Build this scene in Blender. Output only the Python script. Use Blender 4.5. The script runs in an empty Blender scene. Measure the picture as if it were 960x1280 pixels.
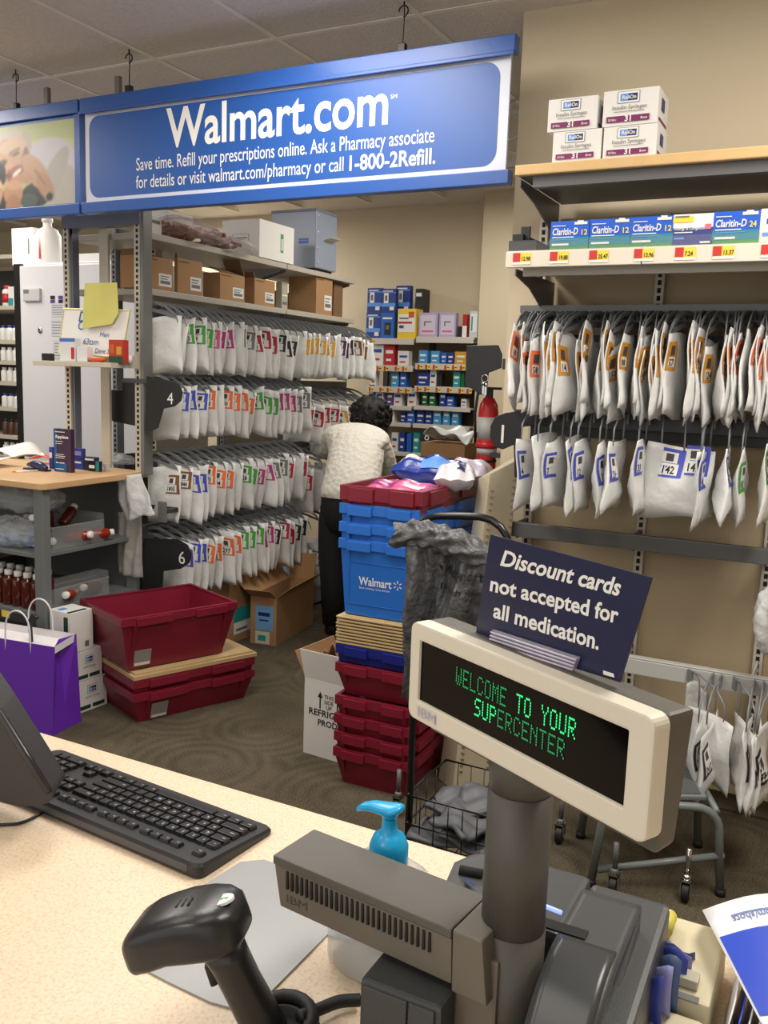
import bpy, bmesh, math, random
from mathutils import Vector, Matrix
random.seed(7)
SC = bpy.context.scene
COL = SC.collection
# ---------------------------------------------------------------- camera (960x1280 frame)
CAM_H = 1.45
FPX = 1118.4
PITCH, ROLL, YAW = 0.14813, -0.034275, 0.4724
def cam_axes():
    cy, sy = math.cos(YAW), math.sin(YAW)
    fwd = Vector((-sy*math.cos(PITCH), cy*math.cos(PITCH), -math.sin(PITCH)))
    right = Vector((cy, sy, 0)); down = fwd.cross(right)
    r = math.cos(ROLL)*right + math.sin(ROLL)*down
    d = -math.sin(ROLL)*right + math.cos(ROLL)*down
    return r, d, fwd
CR, CD, CF = cam_axes()
cam = bpy.data.cameras.new('camera'); camo = bpy.data.objects.new('camera', cam); COL.objects.link(camo)
cam.sensor_fit = 'HORIZONTAL'; cam.sensor_width = 36; cam.lens = 36*FPX/960
cam.clip_start = .02; cam.clip_end = 60
m = Matrix((( CR.x, -CD.x, -CF.x, 0), (CR.y, -CD.y, -CF.y, 0), (CR.z, -CD.z, -CF.z, CAM_H), (0, 0, 0, 1)))
camo.matrix_world = m
SC.camera = camo
def P(px, py, ax, v):
    """point where the sight line through a photograph pixel meets the plane ax=v (metres, floor z=0)"""
    d = CR*((px-480)/FPX) + CD*((py-640)/FPX) + CF
    i = 'XYZ'.index(ax); o = Vector((0, 0, CAM_H))
    return o + d*((v-o[i])/d[i])
# ---------------------------------------------------------------- view, world, lights
vs = SC.view_settings
SC.display_settings.display_device = 'sRGB'
vs.view_transform = 'Standard'; vs.look = 'None'; vs.exposure = 0.0; vs.gamma = 1.0; vs.use_curve_mapping = False
w = bpy.data.worlds.new('room_ambient'); SC.world = w; w.use_nodes = True
w.node_tree.nodes['Background'].inputs[0].default_value = (1.0, .97, .93, 1)
w.node_tree.nodes['Background'].inputs[1].default_value = 1.15
SC.cycles.max_bounces = 5; SC.cycles.diffuse_bounces = 3; SC.cycles.transparent_max_bounces = 12
SC.cycles.caustics_reflective = False; SC.cycles.caustics_refractive = False
def area(name, loc, sx, sy, power, col=(1, .94, .86), rot=(0, 0, 0)):
    l = bpy.data.lights.new(name, 'AREA'); l.shape = 'RECTANGLE'; l.size = sx; l.size_y = sy
    l.energy = power; l.color = col
    o = bpy.data.objects.new(name, l); o.location = loc; o.rotation_euler = rot; COL.objects.link(o)
    return o
for i, (x, y, sx, sy, p) in enumerate([
        (-.5, .3, .6, 1.2, 8), (.35, 1.75, .6, 1.2, 44), (-2.0, .4, .6, 1.2, 14), (-1.2, -1.6, .6, 1.2, 26),
        (-1.7, 2.1, .6, 1.2, 34), (-2.0, 4.8, .6, 1.2, 30), (-4.2, 2.6, .6, 1.2, 44), (-5.4, 3.6, .6, 1.2, 26), (-4.8, 5.6, .6, 1.2, 40), (1.2, 4.6, .6, 1.2, 8)]):
    area('ceiling_lamp', (x, y, 2.70), sx, sy, p)
# ---------------------------------------------------------------- materials
def lin(c):
    c = c/255.
    return c/12.92 if c <= .04045 else ((c+.055)/1.055)**2.4
def rgb(r, g, b): return (lin(r), lin(g), lin(b), 1)
MATS = {}
def mat(name, c=None, rough=.5, metal=0., bump=0., bscale=60., var=0., vscale=8., emit=0., trans=0., alpha=1., spec=.5, transl=0., coat=0.):
    if name in MATS: return MATS[name]
    m = bpy.data.materials.new(name); m.use_nodes = True; nt = m.node_tree
    b = nt.nodes['Principled BSDF']; MATS[name] = m
    b.inputs['Base Color'].default_value = rgb(*c)
    b.inputs['Roughness'].default_value = rough; b.inputs['Metallic'].default_value = metal
    b.inputs['Specular IOR Level'].default_value = spec
    b.inputs['Coat Weight'].default_value = coat
    b.inputs['Transmission Weight'].default_value = trans; b.inputs['Alpha'].default_value = alpha
    if emit:
        b.inputs['Emission Color'].default_value = rgb(*c); b.inputs['Emission Strength'].default_value = emit
    if bump or var:
        tc = nt.nodes.new('ShaderNodeTexCoord')
    if bump:
        n = nt.nodes.new('ShaderNodeTexNoise'); n.inputs['Scale'].default_value = bscale; n.inputs['Detail'].default_value = 3
        bp = nt.nodes.new('ShaderNodeBump'); bp.inputs['Strength'].default_value = bump; bp.inputs['Distance'].default_value = .01
        nt.links.new(tc.outputs['Object'], n.inputs['Vector']); nt.links.new(n.outputs['Fac'], bp.inputs['Height'])
        nt.links.new(bp.outputs['Normal'], b.inputs['Normal'])
    if var:
        n = nt.nodes.new('ShaderNodeTexNoise'); n.inputs['Scale'].default_value = vscale; n.inputs['Detail'].default_value = 4
        cr = nt.nodes.new('ShaderNodeValToRGB'); c0 = rgb(*c)
        cr.color_ramp.elements[0].position = .3; cr.color_ramp.elements[1].position = .7
        cr.color_ramp.elements[0].color = tuple(v*(1-var) for v in c0[:3]) + (1,)
        cr.color_ramp.elements[1].color = tuple(min(1, v*(1+var)) for v in c0[:3]) + (1,)
        nt.links.new(tc.outputs['Object'], n.inputs['Vector']); nt.links.new(n.outputs['Fac'], cr.inputs['Fac'])
        nt.links.new(cr.outputs['Color'], b.inputs['Base Color'])
    if transl:
        t = nt.nodes.new('ShaderNodeBsdfTranslucent'); t.inputs[0].default_value = rgb(*c)
        mx = nt.nodes.new('ShaderNodeMixShader'); mx.inputs[0].default_value = transl
        out = nt.nodes['Material Output']
        nt.links.new(b.outputs[0], mx.inputs[1]); nt.links.new(t.outputs[0], mx.inputs[2]); nt.links.new(mx.outputs[0], out.inputs[0])
    return m
def film(name, c, fac, rough=.25, bump=.3, bscale=40):
    """thin clear plastic: see-through with a wrinkled gloss"""
    if name in MATS: return MATS[name]
    m = bpy.data.materials.new(name); m.use_nodes = True; nt = m.node_tree; MATS[name] = m
    b = nt.nodes['Principled BSDF']; b.inputs['Base Color'].default_value = rgb(*c); b.inputs['Roughness'].default_value = rough
    t = nt.nodes.new('ShaderNodeBsdfTransparent'); t.inputs[0].default_value = (.95, .95, .95, 1)
    mx = nt.nodes.new('ShaderNodeMixShader'); mx.inputs[0].default_value = fac
    nt.links.new(t.outputs[0], mx.inputs[1]); nt.links.new(b.outputs[0], mx.inputs[2])
    nt.links.new(mx.outputs[0], nt.nodes['Material Output'].inputs[0])
    if bump:
        tc = nt.nodes.new('ShaderNodeTexCoord'); n = nt.nodes.new('ShaderNodeTexNoise'); n.inputs['Scale'].default_value = bscale
        bp = nt.nodes.new('ShaderNodeBump'); bp.inputs['Strength'].default_value = bump; bp.inputs['Distance'].default_value = .02
        nt.links.new(tc.outputs['Object'], n.inputs['Vector']); nt.links.new(n.outputs['Fac'], bp.inputs['Height'])
        nt.links.new(bp.outputs['Normal'], b.inputs['Normal'])
    return m
# ---------------------------------------------------------------- mesh builder
WM = {}   # world matrix of every empty / parent made here
class B:
    def __init__(s): s.v = []; s.f = []; s.mi = []; s.ms = []; s.cur = 0; s.sm = []; s.smooth = False
    def use(s, m):
        if m not in s.ms: s.ms.append(m)
        s.cur = s.ms.index(m); return s
    def add(s, vs, fs, smooth=None):
        n = len(s.v); s.v += [tuple(v) for v in vs]
        for f in fs: s.f.append(tuple(i+n for i in f)); s.mi.append(s.cur); s.sm.append(s.smooth if smooth is None else smooth)
        return s
    def box(s, x0, y0, z0, x1, y1, z1):
        vs = [(x, y, z) for z in (z0, z1) for y in (y0, y1) for x in (x0, x1)]
        return s.add(vs, [(0, 2, 3, 1), (4, 5, 7, 6), (0, 1, 5, 4), (2, 6, 7, 3), (0, 4, 6, 2), (1, 3, 7, 5)])
    def hexa(s, lo, hi):
        """eight corners: lower loop of four, upper loop of four (counter-clockwise from above)"""
        return s.add(list(lo)+list(hi), [(3, 2, 1, 0), (4, 5, 6, 7), (0, 1, 5, 4), (1, 2, 6, 5), (2, 3, 7, 6), (3, 0, 4, 7)])
    def prism(s, poly, d):
        """planar polygon (3-D points) extruded by vector d"""
        n = len(poly); d = Vector(d); a = [Vector(p) for p in poly]
        return s.add(a+[p+d for p in a], [tuple(range(n-1, -1, -1)), tuple(range(n, 2*n))] + [(i, (i+1) % n, (i+1) % n+n, i+n) for i in range(n)])
    def tube(s, pts, r, n=8, caps=True, closed=False):
        pts = [Vector(p) for p in pts]; k = len(pts); rs = r if isinstance(r, (list, tuple)) else [r]*k
        t0 = (pts[1]-pts[0]).normalized(); up = Vector((0, 0, 1)) if abs(t0.z) < .9 else Vector((1, 0, 0))
        a = t0.cross(up).normalized(); vs = []
        for i, p in enumerate(pts):
            if closed: t = (pts[(i+1) % k]-pts[i-1]).normalized()
            else: t = (pts[min(i+1, k-1)]-pts[max(i-1, 0)]).normalized()
            a = (a - t*a.dot(t)).normalized(); b = t.cross(a)
            vs += [p+(a*math.cos(2*math.pi*j/n)+b*math.sin(2*math.pi*j/n))*rs[i] for j in range(n)]
        fs = [(i*n+j, i*n+(j+1) % n, ((i+1) % k)*n+(j+1) % n, ((i+1) % k)*n+j) for i in range(k if closed else k-1) for j in range(n)]
        if caps and not closed: fs += [tuple(range(n-1, -1, -1)), tuple(range((k-1)*n, k*n))]
        return s.add(vs, fs, True)
    def cyl(s, p0, p1, r, n=16): return s.tube([p0, p1], r, n)
    def lathe(s, prof, c=(0, 0, 0), n=16, sq=0, sx=1, sy=1):
        """profile [(r,z)] about a vertical axis at c"""
        vs = []; k = len(prof)
        for r, z in prof:
            for j in range(n):
                a = 2*math.pi*j/n
                vs.append((c[0]+r*sx*math.cos(a), c[1]+r*sy*math.sin(a), c[2]+z))
        fs = [(i*n+j, i*n+(j+1) % n, (i+1)*n+(j+1) % n, (i+1)*n+j) for i in range(k-1) for j in range(n)]
        fs += [tuple(range(n-1, -1, -1)), tuple(range((k-1)*n, k*n))]
        return s.add(vs, fs, True)
    def grid(s, fn, nu, nv, smooth=True, flip=False):
        vs = [fn(i/nu, j/nv) for j in range(nv+1) for i in range(nu+1)]
        fs = []
        for j in range(nv):
            for i in range(nu):
                a = j*(nu+1)+i; q = (a, a+1, a+nu+2, a+nu+1); fs.append(q[::-1] if flip else q)
        return s.add(vs, fs, smooth)
    def sheet(s, fn, nu, nv, th=.001):
        """a curved sheet with thickness th along z of its own normal (closed)"""
        P0 = [[Vector(fn(i/nu, j/nv)) for i in range(nu+1)] for j in range(nv+1)]
        vs = []
        for sg in (1, -1):
            for j in range(nv+1):
                for i in range(nu+1):
                    du = P0[j][min(i+1, nu)]-P0[j][max(i-1, 0)]; dv = P0[min(j+1, nv)][i]-P0[max(j-1, 0)][i]
                    nn = du.cross(dv)
                    nn = nn.normalized() if nn.length > 1e-12 else Vector((0, 0, 1))
                    vs.append(P0[j][i]+nn*sg*th/2)
        N = (nu+1)*(nv+1); fs = []
        for j in range(nv):
            for i in range(nu):
                a = j*(nu+1)+i; q = (a, a+1, a+nu+2, a+nu+1); fs.append(q); fs.append(tuple(x+N for x in q[::-1]))
        rim = [i for i in range(nu+1)] + [j*(nu+1)+nu for j in range(1, nv+1)] + [nv*(nu+1)+i for i in range(nu-1, -1, -1)] + [j*(nu+1) for j in range(nv-1, 0, -1)]
        for k in range(len(rim)):
            a, b = rim[k], rim[(k+1) % len(rim)]; fs.append((b, a, a+N, b+N))
        return s.add(vs, fs, True)
    def mesh(s, name, m=None, bevel=0., seg=2, inv=None, remesh=False):
        me = bpy.data.meshes.new(name)
        vs = s.v if inv is None else [tuple(inv @ Vector(v)) for v in s.v]
        me.from_pydata(vs, [], s.f)
        if m: me.materials.append(m)
        else:
            for q in s.ms: me.materials.append(q)
            me.polygons.foreach_set('material_index', s.mi)
        me.polygons.foreach_set('use_smooth', s.sm)
        bm = bmesh.new(); bm.from_mesh(me)
        bmesh.ops.recalc_face_normals(bm, faces=bm.faces)
        if bevel:
            es = [e for e in bm.edges if len(e.link_faces) == 2 and e.calc_face_angle(0) > .6]
            bmesh.ops.bevel(bm, geom=es, offset=bevel, segments=seg, profile=.6, affect='EDGES', clamp_overlap=True)
        bm.to_mesh(me); bm.free()
        me.update()
        return me
def world_of(o):
    return WM.get(o.name, Matrix.Identity(4)) if o else Matrix.Identity(4)
def link(name, me, parent=None, loc=None):
    o = bpy.data.objects.new(name, me); COL.objects.link(o)
    if parent: o.parent = parent
    if loc is not None: o.location = loc
    return o
def obj(name, b, m=None, parent=None, bevel=0., local=False, seg=2, label=None, kind=None):
    """one mesh object; builder vertices are world coordinates unless local"""
    base = world_of(parent)
    me = b.mesh(name, m, bevel, seg, None if (local or parent is None) else base.inverted())
    o = link(name, me, parent); WM[o.name] = base
    if label: o['label'] = label
    if kind: o['kind'] = kind
    return o
def tag(o, label, cat, group=None):
    o['label'] = label; o['category'] = cat
    if group: o['group'] = group
    return o
def thing(name, label, cat, loc=(0, 0, 0), rotz=0., group=None, rot=None):
    o = bpy.data.objects.new(name, None); COL.objects.link(o); o.empty_display_size = .05
    o.location = loc; o.rotation_euler = rot if rot else (0, 0, rotz)
    WM[o.name] = Matrix.Translation(Vector(loc)) @ o.rotation_euler.to_matrix().to_4x4()
    return tag(o, label, cat, group)
def struct(name, b, m=None, parent=None, bevel=0.):
    o = obj(name, b, m, parent, bevel)
    if parent is None: o['kind'] = 'structure'
    return o
# ---------------------------------------------------------------- lettering
_TXT = {}
def text_data(s, bold=0., shear=0., ext=0., align='LEFT', res=2, space=1.):
    key = (s, bold, shear, ext, align, res, space)
    if key not in _TXT:
        c = bpy.data.curves.new('lettering', 'FONT'); c.body = s; c.size = 1.; c.offset = bold; c.shear = shear; c.extrude = ext
        c.align_x = align; c.resolution_u = res; c.space_character = space
        o = bpy.data.objects.new('lettering', c); COL.objects.link(o)
        dg = bpy.context.evaluated_depsgraph_get()
        me = bpy.data.meshes.new_from_object(o.evaluated_get(dg))
        vs = [tuple(v.co) for v in me.vertices]; fs = [tuple(p.vertices) for p in me.polygons]
        bpy.data.objects.remove(o); bpy.data.curves.remove(c); bpy.data.meshes.remove(me)
        _TXT[key] = (vs, fs)
    return _TXT[key]
def put_text(b, s, org, ux, uy, size, m, bold=0., shear=0., align='LEFT', lift=0., sx=1., fn=None, res=2, space=1., width=None):
    """lettering as flat faces; ux, uy are the reading and up directions"""
    vs, fs = text_data(s, bold, shear, 0., align, res, space)
    if not vs: return b
    ux = Vector(ux).normalized(); uy = Vector(uy).normalized(); n = ux.cross(uy); org = Vector(org)
    if width:
        xs = [v[0] for v in vs]; sx = width/((max(xs)-min(xs))*size)
    b.use(m)
    out = [org+ux*(v[0]*size*sx)+uy*(v[1]*size)+n*lift for v in vs] if fn is None else [fn(v[0]*size*sx, v[1]*size) for v in vs]
    return b.add(out, fs, False)
def quad(b, o, ux, uy, w, h, m, lift=0.):
    ux = Vector(ux).normalized(); uy = Vector(uy).normalized(); n = ux.cross(uy); o = Vector(o)+n*lift
    b.use(m); return b.add([o, o+ux*w, o+ux*w+uy*h, o+uy*h], [(0, 1, 2, 3)], False)
def rrect(x0, y0, x1, y1, r, n=5):
    pts = []
    for cx, cy, a0 in ((x1-r, y0+r, -90), (x1-r, y1-r, 0), (x0+r, y1-r, 90), (x0+r, y0+r, 180)):
        for i in range(n+1):
            a = math.radians(a0+90*i/n); pts.append((cx+r*math.cos(a), cy+r*math.sin(a)))
    return pts
ORD = ['first', 'second', 'third', 'fourth', 'fifth', 'sixth', 'seventh', 'eighth', 'ninth', 'tenth', 'eleventh', 'twelfth', 'thirteenth', 'fourteenth', 'fifteenth', 'sixteenth', 'seventeenth', 'eighteenth', 'nineteenth', 'twentieth', 'twenty-first', 'twenty-second', 'twenty-third', 'twenty-fourth', 'twenty-fifth', 'twenty-sixth', 'twenty-seventh', 'twenty-eighth', 'twenty-ninth', 'thirtieth']
WHITE = mat('white_print', (235, 233, 228), .5); BLACK = mat('black_print', (22, 22, 24), .5)
BLUEP = mat('blue_print', (35, 75, 160), .5); REDP = mat('red_print', (190, 35, 40), .5); GREENP = mat('green_print', (40, 150, 80), .5)
# ================================================================ ROOM
def carpet():
    m = bpy.data.materials.new('patterned_carpet'); m.use_nodes = True; nt = m.node_tree; N = nt.nodes.new; L = nt.links.new
    b = nt.nodes['Principled BSDF']; b.inputs['Roughness'].default_value = .95; b.inputs['Specular IOR Level'].default_value = .1
    tc = N('ShaderNodeTexCoord')
    # rings: each cell of a voronoi carries concentric arcs
    vo = N('ShaderNodeTexVoronoi'); vo.inputs['Scale'].default_value = 2.1
    w1 = N('ShaderNodeMath'); w1.operation = 'MULTIPLY'; w1.inputs[1].default_value = 58
    w2 = N('ShaderNodeMath'); w2.operation = 'SINE'
    wv = N('ShaderNodeTexWave'); wv.inputs['Scale'].default_value = 13; wv.inputs['Distortion'].default_value = 3; wv.inputs['Detail'].default_value = 1; wv.inputs['Detail Scale'].default_value=.5
    no = N('ShaderNodeTexNoise'); no.inputs['Scale'].default_value = 1.6
    fi = N('ShaderNodeTexNoise'); fi.inputs['Scale'].default_value = 190; fi.inputs['Detail'].default_value = 2
    for n in (vo, wv, no, fi): L(tc.outputs['Object'], n.inputs['Vector'])
    L(vo.outputs['Distance'], w1.inputs[0]); L(w1.outputs[0], w2.inputs[0])
    mx = N('ShaderNodeMix'); mx.data_type = 'FLOAT'; L(no.outputs['Fac'], mx.inputs[0])
    cr0 = N('ShaderNodeValToRGB'); cr0.color_ramp.elements[0].position = .46; cr0.color_ramp.elements[1].position = .54
    L(no.outputs['Fac'], cr0.inputs[0]); L(cr0.outputs[0], mx.inputs[0]); L(w2.outputs[0], mx.inputs[2]); L(wv.outputs['Fac'], mx.inputs[3])
    a1 = N('ShaderNodeMath'); a1.operation = 'MULTIPLY_ADD'; a1.inputs[1].default_value = .085; L(mx.outputs[0], a1.inputs[0])
    tn = N('ShaderNodeTexNoise'); tn.inputs['Scale'].default_value = 5.5; tn.inputs['Detail'].default_value = 3; L(tc.outputs['Object'], tn.inputs['Vector'])
    f2 = N('ShaderNodeMapRange'); f2.inputs[3].default_value = .08; f2.inputs[4].default_value = .72; f2.inputs[1].default_value = .3; f2.inputs[2].default_value = .7; L(fi.outputs['Fac'], f2.inputs[0]); ad = N('ShaderNodeMath'); ad.operation = 'MULTIPLY_ADD'; ad.inputs[1].default_value = .55; L(tn.outputs['Fac'], ad.inputs[0]); L(f2.outputs[0], ad.inputs[2]); sb = N('ShaderNodeMath'); sb.operation = 'SUBTRACT'; sb.inputs[1].default_value = .12; L(ad.outputs[0], sb.inputs[0]); L(sb.outputs[0], a1.inputs[2])
    cr = N('ShaderNodeValToRGB'); cr.color_ramp.elements[0].color = rgb(46, 41, 33); cr.color_ramp.elements[1].color = rgb(108, 99, 82)
    cr.color_ramp.elements[0].position = .05; cr.color_ramp.elements[1].position = 1.
    L(a1.outputs[0], cr.inputs[0]); L(cr.outputs[0], b.inputs['Base Color'])
    bp = N('ShaderNodeBump'); bp.inputs['Strength'].default_value = .5; bp.inputs['Distance'].default_value = .004
    L(fi.outputs['Fac'], bp.inputs['Height']); L(bp.outputs[0], b.inputs['Normal'])
    return m
struct('floor', B().box(-9, -3, -.05, 3, 9, 0), carpet())
M_WALL = mat('beige_wall_paint', (214, 199, 170), .8, bump=.08, bscale=120, var=.03, vscale=1.2)
M_WALL2 = mat('pale_column_paint', (218, 204, 174), .8, bump=.05, bscale=120)
M_CEIL = mat('ceiling_tile_board', (226, 220, 212), .95, bump=.5, bscale=90, var=.05, vscale=40)
M_TBAR = mat('ceiling_grid_metal', (238, 232, 222), .5)
CEIL = 2.74
struct('wall_right', B().box(-1.15, 3.20, 0, 3, 3.34, CEIL), M_WALL)
struct('wall_far', B().box(-9, 6.45, 0, 3, 6.6, 3.6), M_WALL)
struct('wall_left', B().box(-9.1, -3, 0, -9, 6.6, 3.6), M_WALL)
struct('wall_side', B().box(3, -3, 0, 3.1, 6.6, 3.6), M_WALL)
# pale column that stands between the far wall and the end of the right wall
struct('trim_1', B().box(-2.42, 6.12, 0, -1.6, 6.45, 3.5), M_WALL2)
struct('trim_2', B().box(-1.94, 6.07, 1.3, -1.91, 6.12, 2.0), mat('rose_brown_strip', (150, 128, 118), .7))
struct('baseboard_right', B().box(-1.15, 3.185, 0, 3, 3.20, .09), mat('base_rail_putty', (120, 108, 92), .6), bevel=.002)
# ceiling: tiles laid in a metal grid
ceil = struct('ceiling', B().box(-9, -3, CEIL+.03, 3, 6.6, CEIL+.06), M_CEIL)
XB = [-2.713+.6065*k for k in range(-8, 8)]; YB = [-3+1.22*k-.02 for k in range(0, 8)]
tile_me = {}
for i in range(len(XB)-1):
    for j in range(len(YB)-1):
        x0, x1, y0, y1 = XB[i], XB[i+1], YB[j], YB[j+1]
        if 'a' not in tile_me: tile_me['a'] = B().box(.008, .008, 0, x1-x0-.008, 1.22-.008, .012).mesh('ceiling_tile', M_CEIL)
        o = link('ceiling_tile', tile_me['a'], ceil, (x0, y0, CEIL))
for x in XB:
    obj('ceiling_grid_bar', B().box(x-.011, -3, CEIL-.004, x+.011, 6.1, CEIL+.02), M_TBAR, ceil)
for y in YB:
    obj('ceiling_grid_bar', B().box(XB[0], y-.011, CEIL-.003, XB[-1], y+.011, CEIL+.02), M_TBAR, ceil)
# ================================================================ HANGING SIGN LINE  (plane Y = 2.95)
SY = 2.95
M_FRAME = mat('blue_sign_frame', (38, 84, 160), .35, bump=.03)
M_PANEL = mat('blue_sign_print', (34, 84, 160), .4)
M_LAV = mat('sign_border_print', (205, 210, 225), .45)
tl = P(103, 125, 'Y', SY); zt = tl.z; zb = P(105, 268, 'Y', SY).z; xr = P(642, 60, 'Y', SY).x; xl = P(105, 200, 'Y', SY).x
s1 = thing('hanging_sign', 'long blue overhead sign with large white web address lettering', 'sign', ((xl+xr)/2, SY, zb))
f = B(); f.box(xl, SY-.02, zt-.055, xr+.012, SY+.025, zt); f.box(xl, SY-.028, zt-.066, xr+.012, SY-.02, zt-.052); obj('top_rail', f, M_FRAME, s1, bevel=.003)
f = B(); f.box(xl, SY-.02, zb, xr+.012, SY+.025, zb+.045); obj('bottom_rail', f, M_FRAME, s1, bevel=.003)
pw0, pw1, pz0, pz1 = xl+.015, xr-.005, zb+.045, zt-.055
obj('panel', B().box(pw0, SY-.004, pz0, pw1, SY+.006, pz1), M_LAV, s1)
def ring(b, pts, y, m):
    b.use(m); b.add([(x, y, z) for x, z in pts], [tuple(range(len(pts)))], False)
f = B()
ring(f, rrect(pw0+.022, pz0+.018, pw1-.035, pz1-.018, .05), SY-.0052, M_PANEL)
obj('blue_field', f, None, s1)
def sgn(px, py): return P(px, py, 'Y', SY-.0062)
f = B()
def line_text(b, s, pl, pr, size, bold, m=WHITE, sx=1.):
    a = sgn(*pl); c = sgn(*pr)
    put_text(b, s, (a.x, SY-.0062, (a.z+c.z)/2), (1, 0, 0), (0, 0, 1), size, m, bold=bold, width=c.x-a.x, res=4)
line_text(f, 'Walmart.com', (209, 183), (486, 155), .212, .018)
line_text(f, 'SM', (488, 124), (496, 122), .020, 0)
line_text(f, 'Save time. Refill your prescriptions online. Ask a Pharmacy associate', (170, 213), (542, 178), .072, .002)
line_text(f, 'for details or visit walmart.com/pharmacy or call', (170, 236), (429, 213), .072, .002)
line_text(f, '1-800-2Refill.', (433, 213), (540, 205), .074, .018)
obj('lettering', f, None, s1)
# photograph sign at the left end of the same line
s2 = thing('hanging_sign', 'blue framed overhead sign with a printed photo of a smiling grey-haired man', 'sign', (xl-.6, SY, zb))
X0, X1 = xl-1.25, xl-.012
f = B(); f.box(X0, SY-.02, zt-.055, X1, SY+.025, zt); obj('top_rail', f, M_FRAME, s2, bevel=.003)
f = B(); f.box(X0, SY-.02, zb, X1, SY+.025, zb+.045); obj('bottom_rail', f, M_FRAME, s2, bevel=.003)
obj('end_rail', B().box(X1-.03, SY-.012, zb+.045, X1, SY+.02, zt-.055), M_FRAME, s2)
def photo_sign():
    KH = 100/(P(100, 195, 'Y', SY).x-P(0, 200, 'Y', SY).x); nx, nz = 260, 84; x0, x1 = X0, X1-.03; z0, z1 = zb+.047, zt-.068
    def E(u, v, cx, cy, rx, ry, a=0.):
        a = math.radians(a); dx, dy = u-cx, v-cy
        return ((dx*math.cos(a)+dy*math.sin(a))/rx)**2+((-dx*math.sin(a)+dy*math.cos(a))/ry)**2 < 1
    pxs = []
    # (u,v) are zoom-crop coordinates of the print: u right 0..820, v down 100..1010
    L = [((0, 0, 2000, 2000, 0), (176, 184, 128)), ((620, 420, 330, 130, 8), (190, 194, 130)),
         ((560, 560, 270, 280, 20), (196, 190, 198)), ((700, 860, 190, 300, -12), (178, 172, 162)), ((600, 700, 90, 330, 24), (172, 166, 160)),
         ((170, 330, 210, 170, -20), (186, 176, 166)), ((330, 330, 60, 150, 0), (178, 166, 156)),
         ((185, 500, 185, 270, -18), (190, 150, 122)), ((200, 330, 140, 90, -15), (200, 168, 140)), ((335, 520, 50, 130, 0), (160, 118, 92)), ((330, 430, 22, 80, 5), (120, 84, 66)),
         ((80, 500, 60, 28, -18), (96, 70, 62)), ((215, 390, 70, 26, -28), (150, 118, 100)), ((230, 420, 46, 12, -28), (96, 66, 56)), ((90, 525, 38, 12, -18), (60, 44, 40)),
         ((165, 560, 46, 70, -18), (200, 154, 124)), ((165, 600, 34, 18, -18), (150, 100, 84)),
         ((215, 625, 105, 62, -42), (150, 98, 82)), ((235, 620, 62, 22, -42), (232, 222, 212)), ((140, 645, 40, 18, 0), (112, 76, 66)), ((240, 690, 80, 40, -20), (190, 138, 112)),
         ((60, 640, 60, 130, 5), (34, 32, 40)), ((0, 600, 30, 130, 0), (40, 34, 36)),
         ((430, 880, 150, 130, 0), (44, 50, 52)), ((90, 960, 100, 140, 0), (52, 50, 48)), ((350, 940, 90, 80, 0), (70, 82, 84)),
         ((430, 640, 100, 230, -28), (186, 148, 118)), ((520, 800, 75, 170, -20), (176, 136, 104)), ((330, 690, 80, 60, 20), (182, 140, 112)),
         ((190, 850, 100, 130, 0), (182, 136, 104)), ((190, 980, 80, 120, 0), (166, 120, 88)), ((200, 760, 90, 50, 10), (196, 152, 122)),
         ((30, 830, 55, 150, 8), (188, 142, 114)), ((45, 740, 50, 30, 20), (210, 168, 142)),
         ((555, 915, 42, 58, 15), (150, 146, 134)), ((560, 915, 32, 46, 15), (52, 46, 40)), ((470, 700, 12, 120, -30), (150, 112, 86))]
    cols = []
    for j in range(nz):
        for i in range(nx):
            u = 820-(nx-1-i+.5)/nx*(x1-x0)*8*KH; v = 110+(nz-1-j+.5)/nz*900
            c = L[0][1]
            for (cx, cy, rx, ry, a), q in L[1:]:
                if E(u, v, cx, cy, rx, ry, a): c = q
            cols.append(c)
    def avg(i, j):
        s = [0, 0, 0]; k = 0
        for dj in (-1, 0, 1):
            for di in (-1, 0, 1):
                a, b_ = i+di, j+dj
                if 0 <= a < nx and 0 <= b_ < nz:
                    q = cols[b_*nx+a]; s = [s[t]+q[t] for t in range(3)]; k += 1
        return tuple(t/k for t in s)
    vs = [(x0+(x1-x0)*(i+.5)/nx, SY-.006, z0+(z1-z0)*(j+.5)/nz) for j in range(nz) for i in range(nx)]
    fs = [(j*nx+i, j*nx+i+1, (j+1)*nx+i+1, (j+1)*nx+i) for j in range(nz-1) for i in range(nx-1)]
    base = world_of(s2).inverted()
    me = bpy.data.meshes.new('photo_print'); me.from_pydata([tuple(base @ Vector(v)) for v in vs], [], fs)
    ca = me.color_attributes.new('print', 'FLOAT_COLOR', 'POINT')
    for j in range(nz):
        for i in range(nx): ca.data[j*nx+i].color = rgb(*avg(i, j))
    m = bpy.data.materials.new('photo_ink'); m.use_nodes = True
    vc = m.node_tree.nodes.new('ShaderNodeVertexColor'); vc.layer_name = 'print'
    bs = m.node_tree.nodes['Principled BSDF']; bs.inputs['Roughness'].default_value = .45
    m.node_tree.links.new(vc.outputs[0], bs.inputs['Base Color']); me.materials.append(m)
    o = link('photo_print', me, s2); WM[o.name] = world_of(s2)
    obj('backing', B().box(x0, SY-.004, z0-.01, x1, SY+.006, z1+.012), M_FRAME, s2)
photo_sign()
M_WIRE = mat('dark_wire', (60, 56, 52), .5, metal=.6)
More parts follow.
